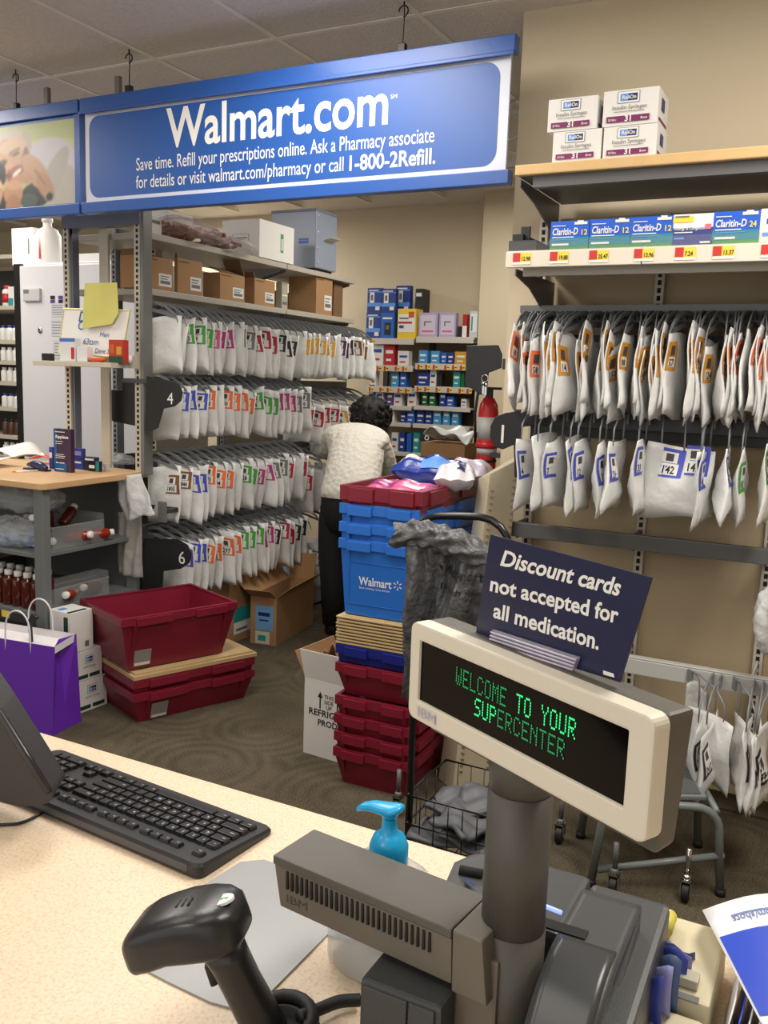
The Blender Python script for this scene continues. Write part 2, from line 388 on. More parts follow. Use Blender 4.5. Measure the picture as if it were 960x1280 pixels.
for k, (px, py, nm) in enumerate([(19, 80, 'leftmost, from ceiling to the photo sign'), (161, 60, 'middle one, at the left end of the lettered sign'), (505, 0, 'rightmost, above the end of the web address')]):
    h = P(px, py, 'Z', CEIL); x = P(px, py, 'Y', SY).x
    t = thing('hanger_wire', 'thin dark suspension wire, ' + nm, 'wire', (x, SY, zt), group='sign suspension wires')
    pts = [(x, SY, zt+.01), (x+.004, SY, zt+.12), (x-.003, SY, zt+.3), (x, SY, CEIL-.02)]
    obj('wire', B().tube(pts, .0022, 5), M_WIRE, t)
    hk = [(x+.018*math.cos(a), SY, CEIL-.035+.018*math.sin(a)) for a in [math.radians(q) for q in range(-90, 200, 30)]]
    obj('hook', B().tube(hk, .0028, 5), M_WIRE, t)
    obj('clip', B().box(x-.014, SY-.012, zt, x+.014, SY+.012, zt+.028), BLACK, t, bevel=.003)
for px, py, nm in ((79, 120, 'over the photo sign'), (167, 100, 'over the lettered sign')):
    x = P(px, py, 'Y', SY+.1).x
    tag(obj('sign_bracket', B().box(x-.012, SY+.0, zt, x+.012, SY+.02, zt+.075), mat('bracket_grey', (110, 106, 100), .5), bevel=.002), 'short grey metal bracket standing on the top rail ' + nm, 'bracket', 'brackets on the sign rail')
# ================================================================ BAGS ON HANGERS
M_BAG = mat('white_bag_film', (246, 246, 244), .42, transl=.2, bump=.35, bscale=45)
M_ARM = mat('grey_hanger_plastic', (128, 130, 133), .35)
M_RAIL = mat('charcoal_rack_paint', (74, 75, 77), .4, metal=.2)
M_RAILB = mat('black_rack_paint', (48, 48, 50), .4)
TAGC = dict(green=(70, 165, 60), pink=(214, 90, 150), magenta=(190, 50, 130), grey=(120, 122, 124), red=(178, 28, 58), black=(30, 30, 34),
            yellow=(232, 170, 40), purple=(78, 36, 84), brown=(128, 88, 52), blue=(72, 84, 190), orange=(240, 112, 52), amber=(214, 146, 34))
def bag_shape(var, w, h):
    r = random.Random(100+var)
    ph = [r.uniform(0, 6.28) for _ in range(6)]; T = r.uniform(.012, .026)*(.5 if var >= 10 else 1); sk = r.uniform(-.02, .03); tw = r.uniform(-.015, .015)
    belly = r.uniform(.55, .8)
    def f(u, v, side):
        """u 0..1 rail side to aisle side, v 0..1 top to bottom"""
        x = u*w + sk*v + .006*math.sin(5*v+ph[0])*(u-.5)*2
        z = -v*h - .012*math.sin(2.6*u+ph[1])*(1-v) + .01*math.sin(4*u+ph[2])*v
        prof = (max(0, math.sin(math.pi*min(1, max(0, u))))**.55) * (max(0, v)**1.3)*(max(0, 1-v)**.45)/(belly**1.3*(1-belly)**.45)
        prof = min(1.15, prof)
        t = .0012 + T*prof*(1+.22*math.sin(9*u+5*v+ph[3])+.12*math.sin(17*v-6*u+ph[4]))
        y = side*t + tw*v*math.sin(3*u+ph[5]) + .006*math.sin(7*v+4*u+ph[2])
        return x, y, z
    return f
BW, BH = .205, .29
_BM = {}
def bag_body(var, h):
    k = ('b', var, h)
    if k not in _BM:
        f = bag_shape(var, BW, h); b = B(); n, mm = 9, 11; vs = []
        for sd in (-1, 1):
            for j in range(mm+1):
                for i in range(n+1): vs.append(f(i/n, j/mm, sd))
        N = (n+1)*(mm+1); fs = []
        for j in range(mm):
            for i in range(n):
                a = j*(n+1)+i; fs.append((a, a+1, a+n+2, a+n+1)); fs.append((a+N, a+n+1+N, a+n+2+N, a+1+N))
        rim = [i for i in range(n+1)]+[j*(n+1)+n for j in range(1, mm+1)]+[mm*(n+1)+i for i in range(n-1, -1, -1)]+[j*(n+1) for j in range(mm-1, 0, -1)]
        for q in range(len(rim)):
            a, c = rim[q], rim[(q+1) % len(rim)]; fs.append((a, a+N, c+N, c))
        b.add(vs, fs, True); _BM[k] = b.mesh('bag', M_BAG)
    return _BM[k]
def bag_tag(var, h, side, col, num, u0=None, v0=.10, lw=.068, lh=.088):
    k = ('t', var, h, side, col, num, u0, v0)
    if k not in _BM:
        f = bag_shape(var, BW, h)
        if u0 is None: u0 = (BW-.004-lw) if side < 0 else (BW-.004)
        dx = 1 if side < 0 else -1
        def at(x, y, lift=.0016):    # x along reading, y up from label bottom
            u = (u0+dx*x)/BW; v = v0+(lh-y)/h
            X, Y, Z = f(u, v, side); return (X, Y+side*lift, Z)
        b = B(); mc = mat('tag_'+col, TAGC[col], .5)
        def rect(x0, y0, x1, y1, m, lift, n=4):
            b.use(m); b.grid(lambda a, c: at(x0+(x1-x0)*a, y0+(y1-y0)*c, lift), n, n)
        rect(0, 0, lw, lh, mc, .0014)
        if side < 0:
            rect(.000, lh*.50, lw*.70, lh*.88, WHITE, .002, 3); rect(.012, lh*.56, lw*.52, lh*.82, mat('barcode_grey', (70, 68, 70), .6), .0025, 2)
            rect(.000, .007, lw*.80, lh*.48, WHITE, .002, 3)
        elif col == 'blue' or col == 'green' or col == 'black':
            rect(.012, lh*.12, lw, lh*.88, WHITE, .002, 3); rect(.024, lh*.56, lw*.72, lh*.82, mat('barcode_grey', (70, 68, 70), .6), .0025, 2)
        else:
            rect(.016, lh*.52, lw*.66, lh*.86, mat('barcode_grey', (70, 68, 70), .6), .0022, 2); rect(.012, .010, lw*.80, lh*.46, WHITE, .002, 3)
        put_text(b, num, (0, 0, 0), (1, 0, 0), (0, 1, 0), .031, BLACK, bold=.025, fn=lambda x, y: at(x*(.92 if len(num) < 4 else .72)+(.003 if side < 0 else .015), y*1.05+.012, .0027), res=1)
        _BM[k] = b.mesh('tag')
    return _BM[k]
def arm_mesh():
    if 'arm' not in _BM:
        b = B(); n = 10
        pts = [(-.02, .03), (.02, .04), (.07, .036), (.12, .02), (.165, -.006), (.195, -.036), (.208, -.07)]
        wd = [.02, .016, .013, .012, .011, .010, .008]
        for y in (-.0018,):
            vs = []
            for (x, z), q in zip(pts, wd): vs += [(x, y, z), (x-.2*q, y, z-q)]
            m = len(pts); vs2 = [(x, -y, z) for x, _, z in vs]
            fs = []
            for i in range(m-1):
                a = 2*i; fs += [(a, a+2, a+3, a+1), (a+2*m, a+1+2*m, a+3+2*m, a+2+2*m), (a, a+2*m, a+2+2*m, a+2), (a+1, a+3, a+3+2*m, a+1+2*m)]
            fs += [(0, 1, 1+2*m, 2*m), (2*m-2, 4*m-2, 4*m-1, 2*m-1)]
            b.add(vs+vs2, fs, False)
        b.box(-.03, -.0018, -.012, .05, .0018, .004)
        b.add([(.05, -.0018, -.012), (.05, -.0018, .004), (.19, -.0018, -.03), (.187, -.0018, -.042), (.05, .0018, -.012), (.05, .0018, .004), (.19, .0018, -.03), (.187, .0018, -.042)],
              [(0, 1, 2, 3), (7, 6, 5, 4), (0, 3, 7, 4), (1, 5, 6, 2), (0, 4, 5, 1), (3, 2, 6, 7)])
        _BM['arm'] = b.mesh('hanger_arm', M_ARM)
    return _BM['arm']
def wire_mesh():
    if 'wire' not in _BM:
        b = B()
        for x1 in (.04, .165):
            b.tube([(-.005, 0, .034), (.012+.2*x1, 0, .040), (.02+.7*x1, 0, .022), (.012+x1, 0, -.01), (.016+x1, 0, -.062)], [.0022, .003, .0032, .003, .0022], 5)
        b.box(-.012, -.003, .0, .012, .003, .04)
        _BM['wire'] = b.mesh('hanger_arm', M_ARM)
    return _BM['wire']
def hang_bag(loc, rotz, side, col, num, h, label, group, drop=-.045, swing=0., yaw=0., arm=True, u0=None, v0=.10, thin=False):
    var = random.randrange(7) + (10 if thin else 0)
    t = thing('hanging_bag', label, 'bag', loc, rotz+yaw, group)
    if arm: a = link('hanger_arm', wire_mesh() if arm == 'wire' else arm_mesh(), t)
    bd = link('bag_body', bag_body(var, h), t); bd.location = (.012, 0, drop); bd.rotation_euler = (0, swing, 0)
    if col:
        g = link('tag', bag_tag(var, h, side, col, num, u0, v0), bd)
    return t
CLEAR = {'443', '606', '724', '733', '1031', '1805', '1844', '428', '437', '433', '231', '252', '297', '236', '148', '20', '408', '12', '217', '234', '240', '200', '940', '133'}
def rack_row(rail, rotz, side, h, seq, label_row, group, drop=-.045, jit=.05, yj=.06, sw=.06, dz=None, u0=None, v0=.10, thin=False, yaws={}, arm=True):
    """seq: (position along rail, colour or None, number); rail(position) gives the point"""
    cnt = {}; tot = len(seq)
    seen = [c or 'plain' for _, c, _ in seq]
    for i, (s, c, num) in enumerate(seq):
        k = c or 'plain'; cnt[k] = cnt.get(k, 0)+1; many = seen.count(k) > 1
        clear = num in CLEAR
        what = 'white bag without visible tag' if not c else ('white bag with %s tag' % c + (' numbered ' + num if clear else ''))
        lab = (what + (', %s such from left' % ORD[cnt[k]-1] if many else '') + ', ' + label_row)
        hang_bag(rail(s), rotz, side, c, num, h, lab, group, drop, swing=random.uniform(-sw, sw), yaw=yaws.get(i, random.uniform(-yj, yj)), thin=thin, arm=arm, u0=u0, v0=v0+random.uniform(-.03, .07))
# ================================================================ LEFT RACK (long shelving unit running away from the camera)
GX = -2.96; GY0 = 3.27; GY1 = 4.46; GY2 = 5.27
M_STEEL = mat('grey_steel_paint', (122, 124, 128), .4, metal=.1)
M_PUTTY = mat('putty_steel_paint', (196, 188, 172), .45)
M_SLOT = mat('slot_dark', (18, 18, 18), .8)
M_BACK = mat('putty_back_panel', (178, 160, 130), .7, var=.04, vscale=2)
def upright(parent, x, y, z0, z1, m, face=(0, -1), w=.03, d=.05, pitch=.0254, sl=.012, sh=.015, name='upright'):
    """slotted post; face = direction the slots look"""
    fx, fy = face
    b = B()
    if fy: b.box(x-w/2, y, z0, x+w/2, y+d, z1)
    else: b.box(x-d if fx > 0 else x, y-w/2, z0, x if fx > 0 else x+d, y+w/2, z1)
    u = obj(name, b, m, parent)
    s = B(); z = z0+.03
    while z < z1-.03:
        if fy: s.box(x-sl/2, y-.0012, z, x+sl/2, y+.002, z+sh)
        else: s.box(x-.001, y-sl/2, z, x+.001, y+sl/2, z+sh)
        z += pitch
    obj('slots', s, M_SLOT, u, kind='stuff')
    return u
gl = thing('shelving_unit', 'long grey shelving rack with two box shelves over four rows of hanging bags', 'shelving', (-3.2, 4.4, 0))
for y in (GY0+.28, GY1, GY2): upright(gl, -3.42, y, 0, 2.16, M_STEEL, (0, -1))
upright(gl, -3.2, 3.6, 0, 2.12, M_PUTTY)
for y0, y1 in ((GY0+.02, GY1), (GY1, GY2)):
    obj('base_deck', B().box(-3.42, y0, .02, -2.9, y1, .14), M_STEEL, gl, bevel=.004)
    for zt_, nm in ((1.83, 'shelf'), (2.085, 'shelf')):
        b = B(); b.box(-3.42, y0+.002, zt_-.03, GX, y1-.004, zt_)
        obj(nm, b, mat('shelf_paint', (176, 170, 158), .45), gl, bevel=.003)
    for z in (1.72, 1.37, 1.01, .65):
        b = B(); b.box(-3.03, y0+.01, z-.03, -3.0, y1-.01, z+.05)
        obj('hang_rail', b, M_RAIL, gl, bevel=.003)
    for y in ((y0+.03, y1-.03) if y0 > 4 else (y1-.03,)):
        for z, q in ((1.83, .12), (2.085, .14), (1.72, .06), (1.37, .06), (1.01, .06), (.65, .06)):
            b = B(); b.prism([(-3.41, y-.002, z-.03), (-2.99, y-.002, z-.03), (-2.99, y-.002, z-.045), (-3.2, y-.002, z-.03-q*.5), (-3.41, y-.002, z-.03-q)], (0, .004, 0))
            obj('bracket', b, M_STEEL, gl)
obj('stringer', B().box(-3.44, GY0+.3, 2.10, -3.40, GY2, 2.16), M_STEEL, gl)
obj('stringer', B().box(-3.44, GY0+.3, .15, -3.40, GY2, .22), M_STEEL, gl)
# mid rails of the second section, and far putty panel seen between the rows
obj('back_panel', B().box(-3.46, GY1, .2, -3.445, GY2, 2.0), mat('dark_putty_panel', (120, 110, 94), .7), gl)
obj('back_panel', B().box(-3.46, GY0+.35, .2, -3.445, GY1, 1.0), mat('dark_grey_panel', (70, 70, 70), .7), gl)
# end frame with rounded corner, slotted legs, standing on the desk
fr = thing('end_frame', 'putty slotted upright frame with rounded top corner, standing on the wooden desk end', 'frame', (-3.2, 3.22, .96))
XR = -2.905
upright(fr, -3.385, 3.20, .97, 2.16, M_PUTTY, w=.035, d=.05)
upright(fr, XR-.035, 3.20, .97, 2.2, M_PUTTY, w=.035, d=.05)
obj('grey_edge_post', B().box(XR-.012, 3.19, .96, XR+.008, 3.255, 2.25), mat('edge_post_grey', (118, 120, 118), .35, metal=.3), fr, bevel=.006)
obj('top_rail', B().box(-3.405, 3.195, 2.10, XR-.01, 3.25, 2.19), mat('blue_grey_steel', (102, 108, 122), .4), fr, bevel=.003)
b = B(); r = .06
b.prism([(-3.365, 3.21, 2.10), (-3.365, 3.21, 2.10-r)]+[(-3.365+r*(1-math.cos(a)), 3.21, 2.10-r+r*math.sin(a)) for a in [math.radians(q) for q in (15, 30, 45, 60, 75)]]+[(-3.365+r, 3.21, 2.10)], (0, .03, 0))
obj('corner_gusset', b, mat('blue_grey_steel', (0, 0, 0)), fr)
obj('edge_strip', B().box(-3.365, 3.21, .97, -3.35, 3.25, 2.10), mat('blue_grey_steel', (0, 0, 0)), fr)
obj('back_panel', B().box(-3.24, 3.27, .9, -3.185, 3.285, 2.13), M_PUTTY, fr)
# ---- boards and plates
def plate_sign(name, label, cat, poly, y, th, txt, tc, size, stem=None, group=None):
    t = thing(name, label, cat, (poly[0][0], y, poly[0][1]), group=group)
    b = B(); b.prism([(x, y, z) for x, z in poly], (0, th, 0))
    obj('plate', b, mat('black_plastic', (26, 26, 28), .45), t, bevel=.002)
    if txt:
        f = B(); put_text(f, txt, (tc[0], y-.0015, tc[1]), (1, 0, 0), (0, 0, 1), size, WHITE, res=4); obj('numeral', f, None, t)
    return t
def pxpoly(pts, y): return [(P(a, c, 'Y', y).x, P(a, c, 'Y', y).z) for a, c in pts]
yy = 3.18
pl = pxpoly([(183, 470), (218, 477), (225, 482), (228, 491), (226, 501), (218, 508), (204, 511), (197, 535), (189, 539), (181, 538)], yy)
q = P(209, 505, 'Y', yy)
p4 = plate_sign('number_plate', 'black plate with white numeral 4 on the left rack, second bag row', 'sign', pl[::-1], yy, .006, '4', (q.x, q.z), .075)
pl = pxpoly([(136, 487), (153, 488), (153, 476), (176, 479), (176, 534), (134, 525), (132, 522)], 3.33)
plate_sign('clip_board', 'blank black board hanging behind the slotted post beside the numeral 4 plate', 'board', pl[::-1], 3.33, .006, None, None, 0)
pl = pxpoly([(180, 673), (222, 674), (234, 681), (239, 692), (236, 704), (226, 711), (204, 714), (202, 738), (178, 742), (178, 700)], yy)
q = P(223, 704, 'Y', yy)
p6 = plate_sign('number_plate', 'black plate with white numeral 6 on the left rack, lowest bag row', 'sign', pl[::-1], yy, .006, '6', (q.x, q.z), .085)
for pq_, z_ in ((p4, 1.39), (p6, .67)):
    obj('mount', B().box(-3.025, 3.186, z_, -2.84, 3.192, z_+.02).box(-3.025, 3.192, z_, -3.005, 3.30, z_+.02), M_RAIL, pq_)
# ---- the four rows
def seqY(y0, y1, items):
    n = len(items); return [(y0+(y1-y0)*i/(n-1), c, k) for i, (c, k) in enumerate(items)]
RG = 'bags hanging in the rows of the left rack'
def railL(z): return lambda s: (-2.99, s, z)
N_ = (None, '')
R1 = [N_, N_, ('green', '443'), ('green', '28'), ('green', '104'), ('pink', '606'), ('magenta', '724'), ('magenta', '733'), N_, ('grey', '717'), ('grey', '77'), ('red', '1031'), ('red', '82'), ('red', '81'), ('red', '31'),
      ('black', '55'), ('black', '61'), ('black', '334'), N_, ('yellow', '60'), ('yellow', '72'), ('yellow', '354'), ('yellow', '73'), ('yellow', '97'), ('yellow', '48'), N_,
      ('purple', '71'), ('purple', '859'), ('purple', '86'), ('brown', '15'), ('brown', '62'), ('brown', '94'), N_]
rack_row(railL(1.735), 0, -1, .25, seqY(3.31, 5.20, R1), 'left rack top row', RG, drop=-.045)
R2 = [N_, ('blue', '37'), ('blue', '83'), ('blue', '44'), ('orange', '200'), N_, ('orange', '240'), ('orange', '80'), ('orange', '67'), ('orange', '48'), ('green', '14'), ('green', '76'), ('green', '93'), ('magenta', '43'), ('magenta', '59'),
      ('magenta', '88'), ('grey', '26'), ('grey', '940')]
rack_row(railL(1.40), 0, -1, .245, seqY(3.31, 4.44, R2), 'left rack second row', RG, drop=-.03)
R2b = [('red', '206'), ('red', '31'), ('red', '47'), ('red', '18'), ('yellow', '96'), ('yellow', '24'), N_, ('grey', '35')]
rack_row(railL(1.34), 0, -1, .23, seqY(4.5, 5.2, R2b), 'left rack second row, far half', RG, drop=-.05)
R3 = [('brown', '1805'), ('brown', '1844'), ('blue', '97'), ('blue', '53'), ('orange', '293'), ('orange', '204'), ('orange', '94'), N_, ('green', '428'), ('green', '75'), ('magenta', '437'), ('magenta', '61'), ('grey', '433'), ('grey', '907'),
      ('red', '73'), N_, ('red', '84')]
rack_row(railL(1.03), 0, -1, .27, seqY(3.31, 4.44, R3), 'left rack third row', RG, drop=-.035)
R3b = [('red', '89'), N_, ('grey', '51'), N_, ('grey', '45')]
rack_row(railL(.98), 0, -1, .27, seqY(4.5, 4.95, R3b), 'left rack third row, far half', RG, drop=-.08)
R4 = [('blue', '317'), ('blue', '71'), ('blue', '90'), ('blue', '133'), ('orange', '231'), ('orange', '252'), ('orange', '297'), ('orange', '96'), ('green', '47'), ('green', '38'), ('green', '63'), ('magenta', '407'), ('magenta', '22'),
      ('black', '905'), ('red', '81'), ('red', '29'), ('black', '931'), ('black', '74')]
rack_row(railL(.66), 0, -1, .27, seqY(3.33, 4.44, R4), 'left rack lowest row', RG, drop=-.035)
R4b = [('grey', '936'), ('grey', '25'), ('black', '34'), ('black', '90'), N_]
rack_row(railL(.62), 0, -1, .27, seqY(4.5, 5.0, R4b), 'left rack lowest row, far half', RG, drop=-.2)
# ================================================================ RIGHT RACK (against the right wall)
gr = thing('shelving_unit', 'beige-backed wall rack with a wood-edged top shelf and rows of hanging bags', 'shelving', (-.2, 3.15, 0))
UX = [-1.005, -.597, -.187, .223, .63]
for x in UX: upright(gr, x, 3.115, .08, 2.02, M_PUTTY, w=.03, d=.04, sh=.016)
for a, c in zip(UX, UX[1:]):
    obj('back_panel', B().box(a+.016, 3.145, .08, c-.016, 3.165, 2.02), M_BACK, gr)
M_DKST = mat('dark_grey_steel', (104, 104, 104), .4, metal=.2)
WX0, WX1 = -.955, .66
b = B(); b.box(WX0, 2.65, 2.062, WX1, 2.672, 2.092); obj('wood_edge', b, mat('light_wood_edge', (214, 178, 124), .45, var=.05, vscale=14), gr, bevel=.004)
b = B(); b.box(WX0, 2.672, 2.066, WX1, 3.14, 2.088); obj('top_shelf', b, M_DKST, gr, bevel=.002)
b = B(); b.box(WX0+.05, 2.675, 2.03, WX1, 2.70, 2.066); obj('shelf_lip', b, M_DKST, gr)
for x in [-.962]+UX[2:]:
    b = B(); b.prism([(x, 3.13, 2.066), (x, 2.72, 2.066), (x, 2.72, 2.045), (x, 2.86, 2.02), (x, 3.03, 1.97), (x, 3.07, 1.93), (x, 3.13, 1.93)], (.004, 0, 0)); obj('bracket', b, M_DKST, gr)
    b = B(); b.prism([(x, 3.13, 1.80), (x, 2.72, 1.80), (x, 2.72, 1.78), (x, 2.86, 1.755), (x, 3.03, 1.69), (x, 3.07, 1.64), (x, 3.13, 1.64)], (.004, 0, 0)); obj('bracket', b, M_DKST, gr)
PX0 = P(632, 325, 'Y', 2.65).x
PSEC = [(PX0, -.565), (-.562, .65)]
b = B(); b.box(PX0, 2.665, 1.826, .66, 3.14, 1.846); obj('shelf', b, M_PUTTY, gr, bevel=.002)
for a, c in PSEC:
    b = B(); b.box(a, 2.65, 1.795, c, 2.666, 1.842); obj('price_channel', b, mat('price_channel_white', (226, 216, 200), .35), gr, bevel=.002)
b = B(); b.box(PX0+.04, 2.70, 1.775, .66, 2.72, 1.80); obj('shelf_lip', b, mat('shelf_paint', (0, 0, 0)), gr)
for a, c in PSEC:
    b = B(); b.box(a, 2.660, 1.84, c, 2.663, 1.872); obj('clear_fence', b, film('clear_fence_plastic', (190, 190, 190), .07, .1, 0), gr)
for z, y0, m, nm in ((1.665, 2.99, M_RAILB, 'hang_rail'), (1.33, 2.98, M_RAILB, 'hang_rail'), (.935, 2.99, M_DKST, 'hang_rail'), (.54, 2.90, mat('pale_rail_steel', (205, 204, 200), .35, metal=.2), 'hang_rail')):
    x0 = -1.03 if z > .6 else -.80
    b = B(); b.box(x0, y0, z-.022, .65, y0+.02, z+.03)
    if z < .6: b.box(x0, y0, z+.03, .65, y0+.03, z+.036)
    obj(nm, b, m, gr, bevel=.003)
    for x in UX:
        if x < x0: continue
        obj('bracket', B().box(x-.003, y0+.02, z-.03, x+.003, 3.12, z+.03), m, gr)
b = B(); b.box(-1.03, 2.985, 1.69, .65, 3.0, 1.712); obj('rail_cap', b, M_DKST, gr)
# black rods behind the lower rows
for z in (1.29, 1.60): obj('rod', B().box(-1.0, 3.08, z-.02, .6, 3.10, z+.02), M_RAILB, gr)
tags_ = [('12.98', 648), ('19.88', 694), ('25.47', 743), ('13.96', 799), ('7.24', 850), ('13.37', 897), ('5.87', 957)]
for i, (s, px) in enumerate(tags_):
    p = P(px-7, 326, 'Y', 2.648); f = B()
    quad(f, (p.x, 2.6488, 1.803), (1, 0, 0), (0, 0, 1), .056, .034, mat('tag_yellow_paper', (240, 214, 70), .5))
    quad(f, (p.x, 2.6482, 1.811), (1, 0, 0), (0, 0, 1), .023, .026, mat('tag_red_paper', (200, 50, 44), .5))
    put_text(f, s, (p.x+.026, 2.6478, 1.814), (1, 0, 0), (0, 0, 1), .017, BLACK, bold=.02, sx=.75)
    quad(f, (p.x, 2.6482, 1.803), (1, 0, 0), (0, 0, 1), .056, .007, WHITE)
    obj('price_tag', f, None, gr)
# rows
RR = 'bags hanging in the rows of the right rack'
def railR(y, z): return lambda s: (s, y, z)
names = ['orange']*1+['orange']*7+['amber']*8
top = [('orange', '18'), ('orange', '20'), ('orange', '216'), ('orange', '23'), ('orange', '52'), ('orange', '236'), ('orange', '58'), ('orange', '61'), ('orange', '556'), ('amber', '47'), ('amber', '148'), ('amber', '14'),
       ('amber', '37'), ('amber', '139'), ('amber', '40'), ('amber', '142'), ('amber', '144'), ('amber', '143'), ('amber', '50'), ('amber', '150'), ('amber', '146'), ('amber', '489'), ('amber', '51'), ('amber', '53'), ('amber', '54'),
       ('amber', '55'), ('amber', '56'), ('amber', '57'), ('amber', '166'), ('amber', '59'), ('amber', '60'), ('amber', '152'), ('amber', '157'), ('orange', '151'), ('orange', '63'), ('orange', '64'), ('orange', '65'),
       ('orange', '66'), ('orange', '70'), ('orange', '71'), ('orange', '72'), ('orange', '74'), ('orange', '75')]
extra = []
for i, q in enumerate(top):
    extra.append(q)
    if i in (4, 9, 14, 19, 22, 25, 28, 31, 36, 39): extra.append((q[0], str(31+3*i)) if i % 2 else (None, ''))
top = extra; n = len(top); seq = [(-1.0+(.84)*i/(n-1)+random.uniform(-.003, .003), c, k) for i, (c, k) in enumerate(top)]
rack_row(railR(2.975, 1.65), -math.pi/2, 1, .245, seq, 'right rack top row', RR, drop=-.045, yj=.17, sw=.18, v0=.10, thin=True, yaws={1: .55, 6: .4})
r2 = [(660, 'blue', '4'), (681, None, ''), (695, 'blue', '7'), (712, 'blue', '9'), (729, 'blue', '12'), (748, 'blue', '15'), (772, 'blue', '21'), (800, 'blue', '33'), (872, 'blue', '44'), (884, 'blue', '62'), (903, 'blue', '77'), (926, 'green', '83'), (955, 'green', '408')]
seq = [(P(px+4, 545, 'Y', 2.87).x, c, k) for px, c, k in r2]
rack_row(railR(2.965, 1.33), -math.pi/2, 1, .23, seq, 'right rack second row', RR, drop=-.05, yj=.12, sw=.1, v0=.12, arm='wire')
x = P(807, 590, 'Y', 2.85).x
random.seed(33)
wb = hang_bag((x-.012, 2.86, 1.33), -.12, -1, 'blue', '142', .225, 'wide white bag turned to face out with doubled blue tag numbered 142', RR, drop=-.052, u0=.052, v0=.04, arm=None)
link('tag', bag_tag(0, .225, -1, 'blue', '142', .118, .04), wb.children[0])
wf = B()
for q_ in (.05, .12, .17): wf.tube([(q_-.02, .11, .03), (q_-.012, .05, .034), (q_, .01, .0), (q_+.004, .0, -.07)], .003, 5)
link('hanger_arm', wf.mesh('hanger_arm', M_ARM), wb)
random.seed(34)
r4 = [(853, 'black', '12'), (882, 'black', '9'), (893, 'black', '217'), (911, 'black', '234'), (936, 'black', '40'), (948, 'black', '41'), (962, 'black', '77')]
seq = [(P(px, 900, 'Y', 2.80).x, c, k) for px, c, k in r4]
rack_row(railR(2.885, .53), -math.pi/2, 1, .22, seq, 'right rack lowest row', RR, drop=-.07, yj=.2, sw=.08, v0=.16, yaws={0: .75, 3: .45}, arm='wire')
# numeral 1 plate at the left end of the second rail
yy = 2.86
pl = pxpoly([(613, 532), (619, 521), (632, 516), (659, 512), (661, 516), (655, 520), (659, 531), (651, 536), (651, 597), (643, 597), (642, 556), (628, 562), (618, 558), (612, 547)], yy)
q = P(620, 553, 'Y', yy)
plate_sign('number_plate', 'rounded black plate with white numeral 1 at the right rack end', 'sign', pl[::-1], yy, .006, '1', (q.x, q.z), .088)
# ================================================================ CARTONS AND SMALL PACKS
def ray2(px, py=640):
    d = CR*((px-480)/FPX) + CD*((py-640)/FPX) + CF
    return d.x, d.y
def cut(C, ang, px, py):
    """distance from C along direction ang to the vertical sight plane through pixel px"""
    dx, dy = ray2(px, py); ux, uy = math.cos(ang), math.sin(ang)
    # C + t*u = s*d  ->  cross with d
    return -(C[0]*dy-C[1]*dx)/(ux*dy-uy*dx)
def box_at(name, label, cat, C, w, d, h, rot=0., m=None, group=None, bevel=.0015, body='carton_body'):
    """C = near right bottom corner; w runs to the left of it, d away from it"""
    t = thing(name, label, cat, C, rot, group)
    o = obj(body, B().box(-w, 0, 0, 0, d, h), m, t, bevel=bevel, local=True)
    t['dim'] = (w, d, h)
    return t
def px_box(name, label, cat, pl, pc, pr, C, ytop, rot=0., m=None, group=None, d=None, **k):
    """box whose near corner stands at C; pl, pc, pr = photograph columns of its left, near and right vertical edges"""
    w = cut(C, math.pi+rot, pl, ytop); dd = d if d else cut(C, math.pi/2+rot, pr, ytop)
    h = P(pc, ytop, 'Y', C[1]).z-C[2]
    return box_at(name, label, cat, C, abs(w), abs(dd), h, rot, m, group, **k)
def fprint(t, face, items, name='print'):
    """flat print on a box: face f (near, -y) or r (right, +x) or t (top); items (u0,v0,u1,v1,mat) in fractions or (u,v,'text',size,mat[,bold])"""
    w, d, h = t['dim']; b = B(); e = .0008
    if face == 'f': o, ux, uy, W, H = (-w, -e, 0), (1, 0, 0), (0, 0, 1), w, h
    elif face == 'r': o, ux, uy, W, H = (e, 0, 0), (0, 1, 0), (0, 0, 1), d, h
    else: o, ux, uy, W, H = (-w, 0, h+e), (1, 0, 0), (0, 1, 0), w, d
    o = Vector(o); ux = Vector(ux); uy = Vector(uy); k = 0
    for it in items:
        k += 1
        if isinstance(it[2], str):
            put_text(b, it[2], o+ux*W*it[0]+uy*H*it[1], ux, uy, it[3], it[4], bold=it[5] if len(it) > 5 else .01, lift=.0003*k, width=(it[6]*W if len(it) > 6 else None), shear=it[7] if len(it) > 7 else 0)
        else:
            quad(b, o+ux*W*it[0]+uy*H*it[1], ux, uy, W*(it[2]-it[0]), H*(it[3]-it[1]), it[4], lift=.0003*k)
    return obj(name, b, None, t, local=True)
M_CARD = mat('brown_cardboard', (166, 128, 88), .8, var=.06, vscale=6)
M_CARD2 = mat('dark_inner_cardboard', (120, 90, 62), .85)
M_WBOX = mat('white_cardboard', (226, 224, 220), .6)
M_PLAB = mat('shipping_label_white', (225, 225, 222), .5); M_GREYINK = mat('grey_ink', (110, 108, 106), .6)
def open_carton(t, w, d, h, flaps=True):
    b = B(); b.box(-w-.002, -.002, h*.995, 0.002, .012, h+.002)
GYs = .0
zs = 1.832
def cb(px, py, x=-2.975): p = P(px, py, 'X', x); return (x, p.y, zs)
LB = 'brown cartons on the lower box shelf of the left rack'
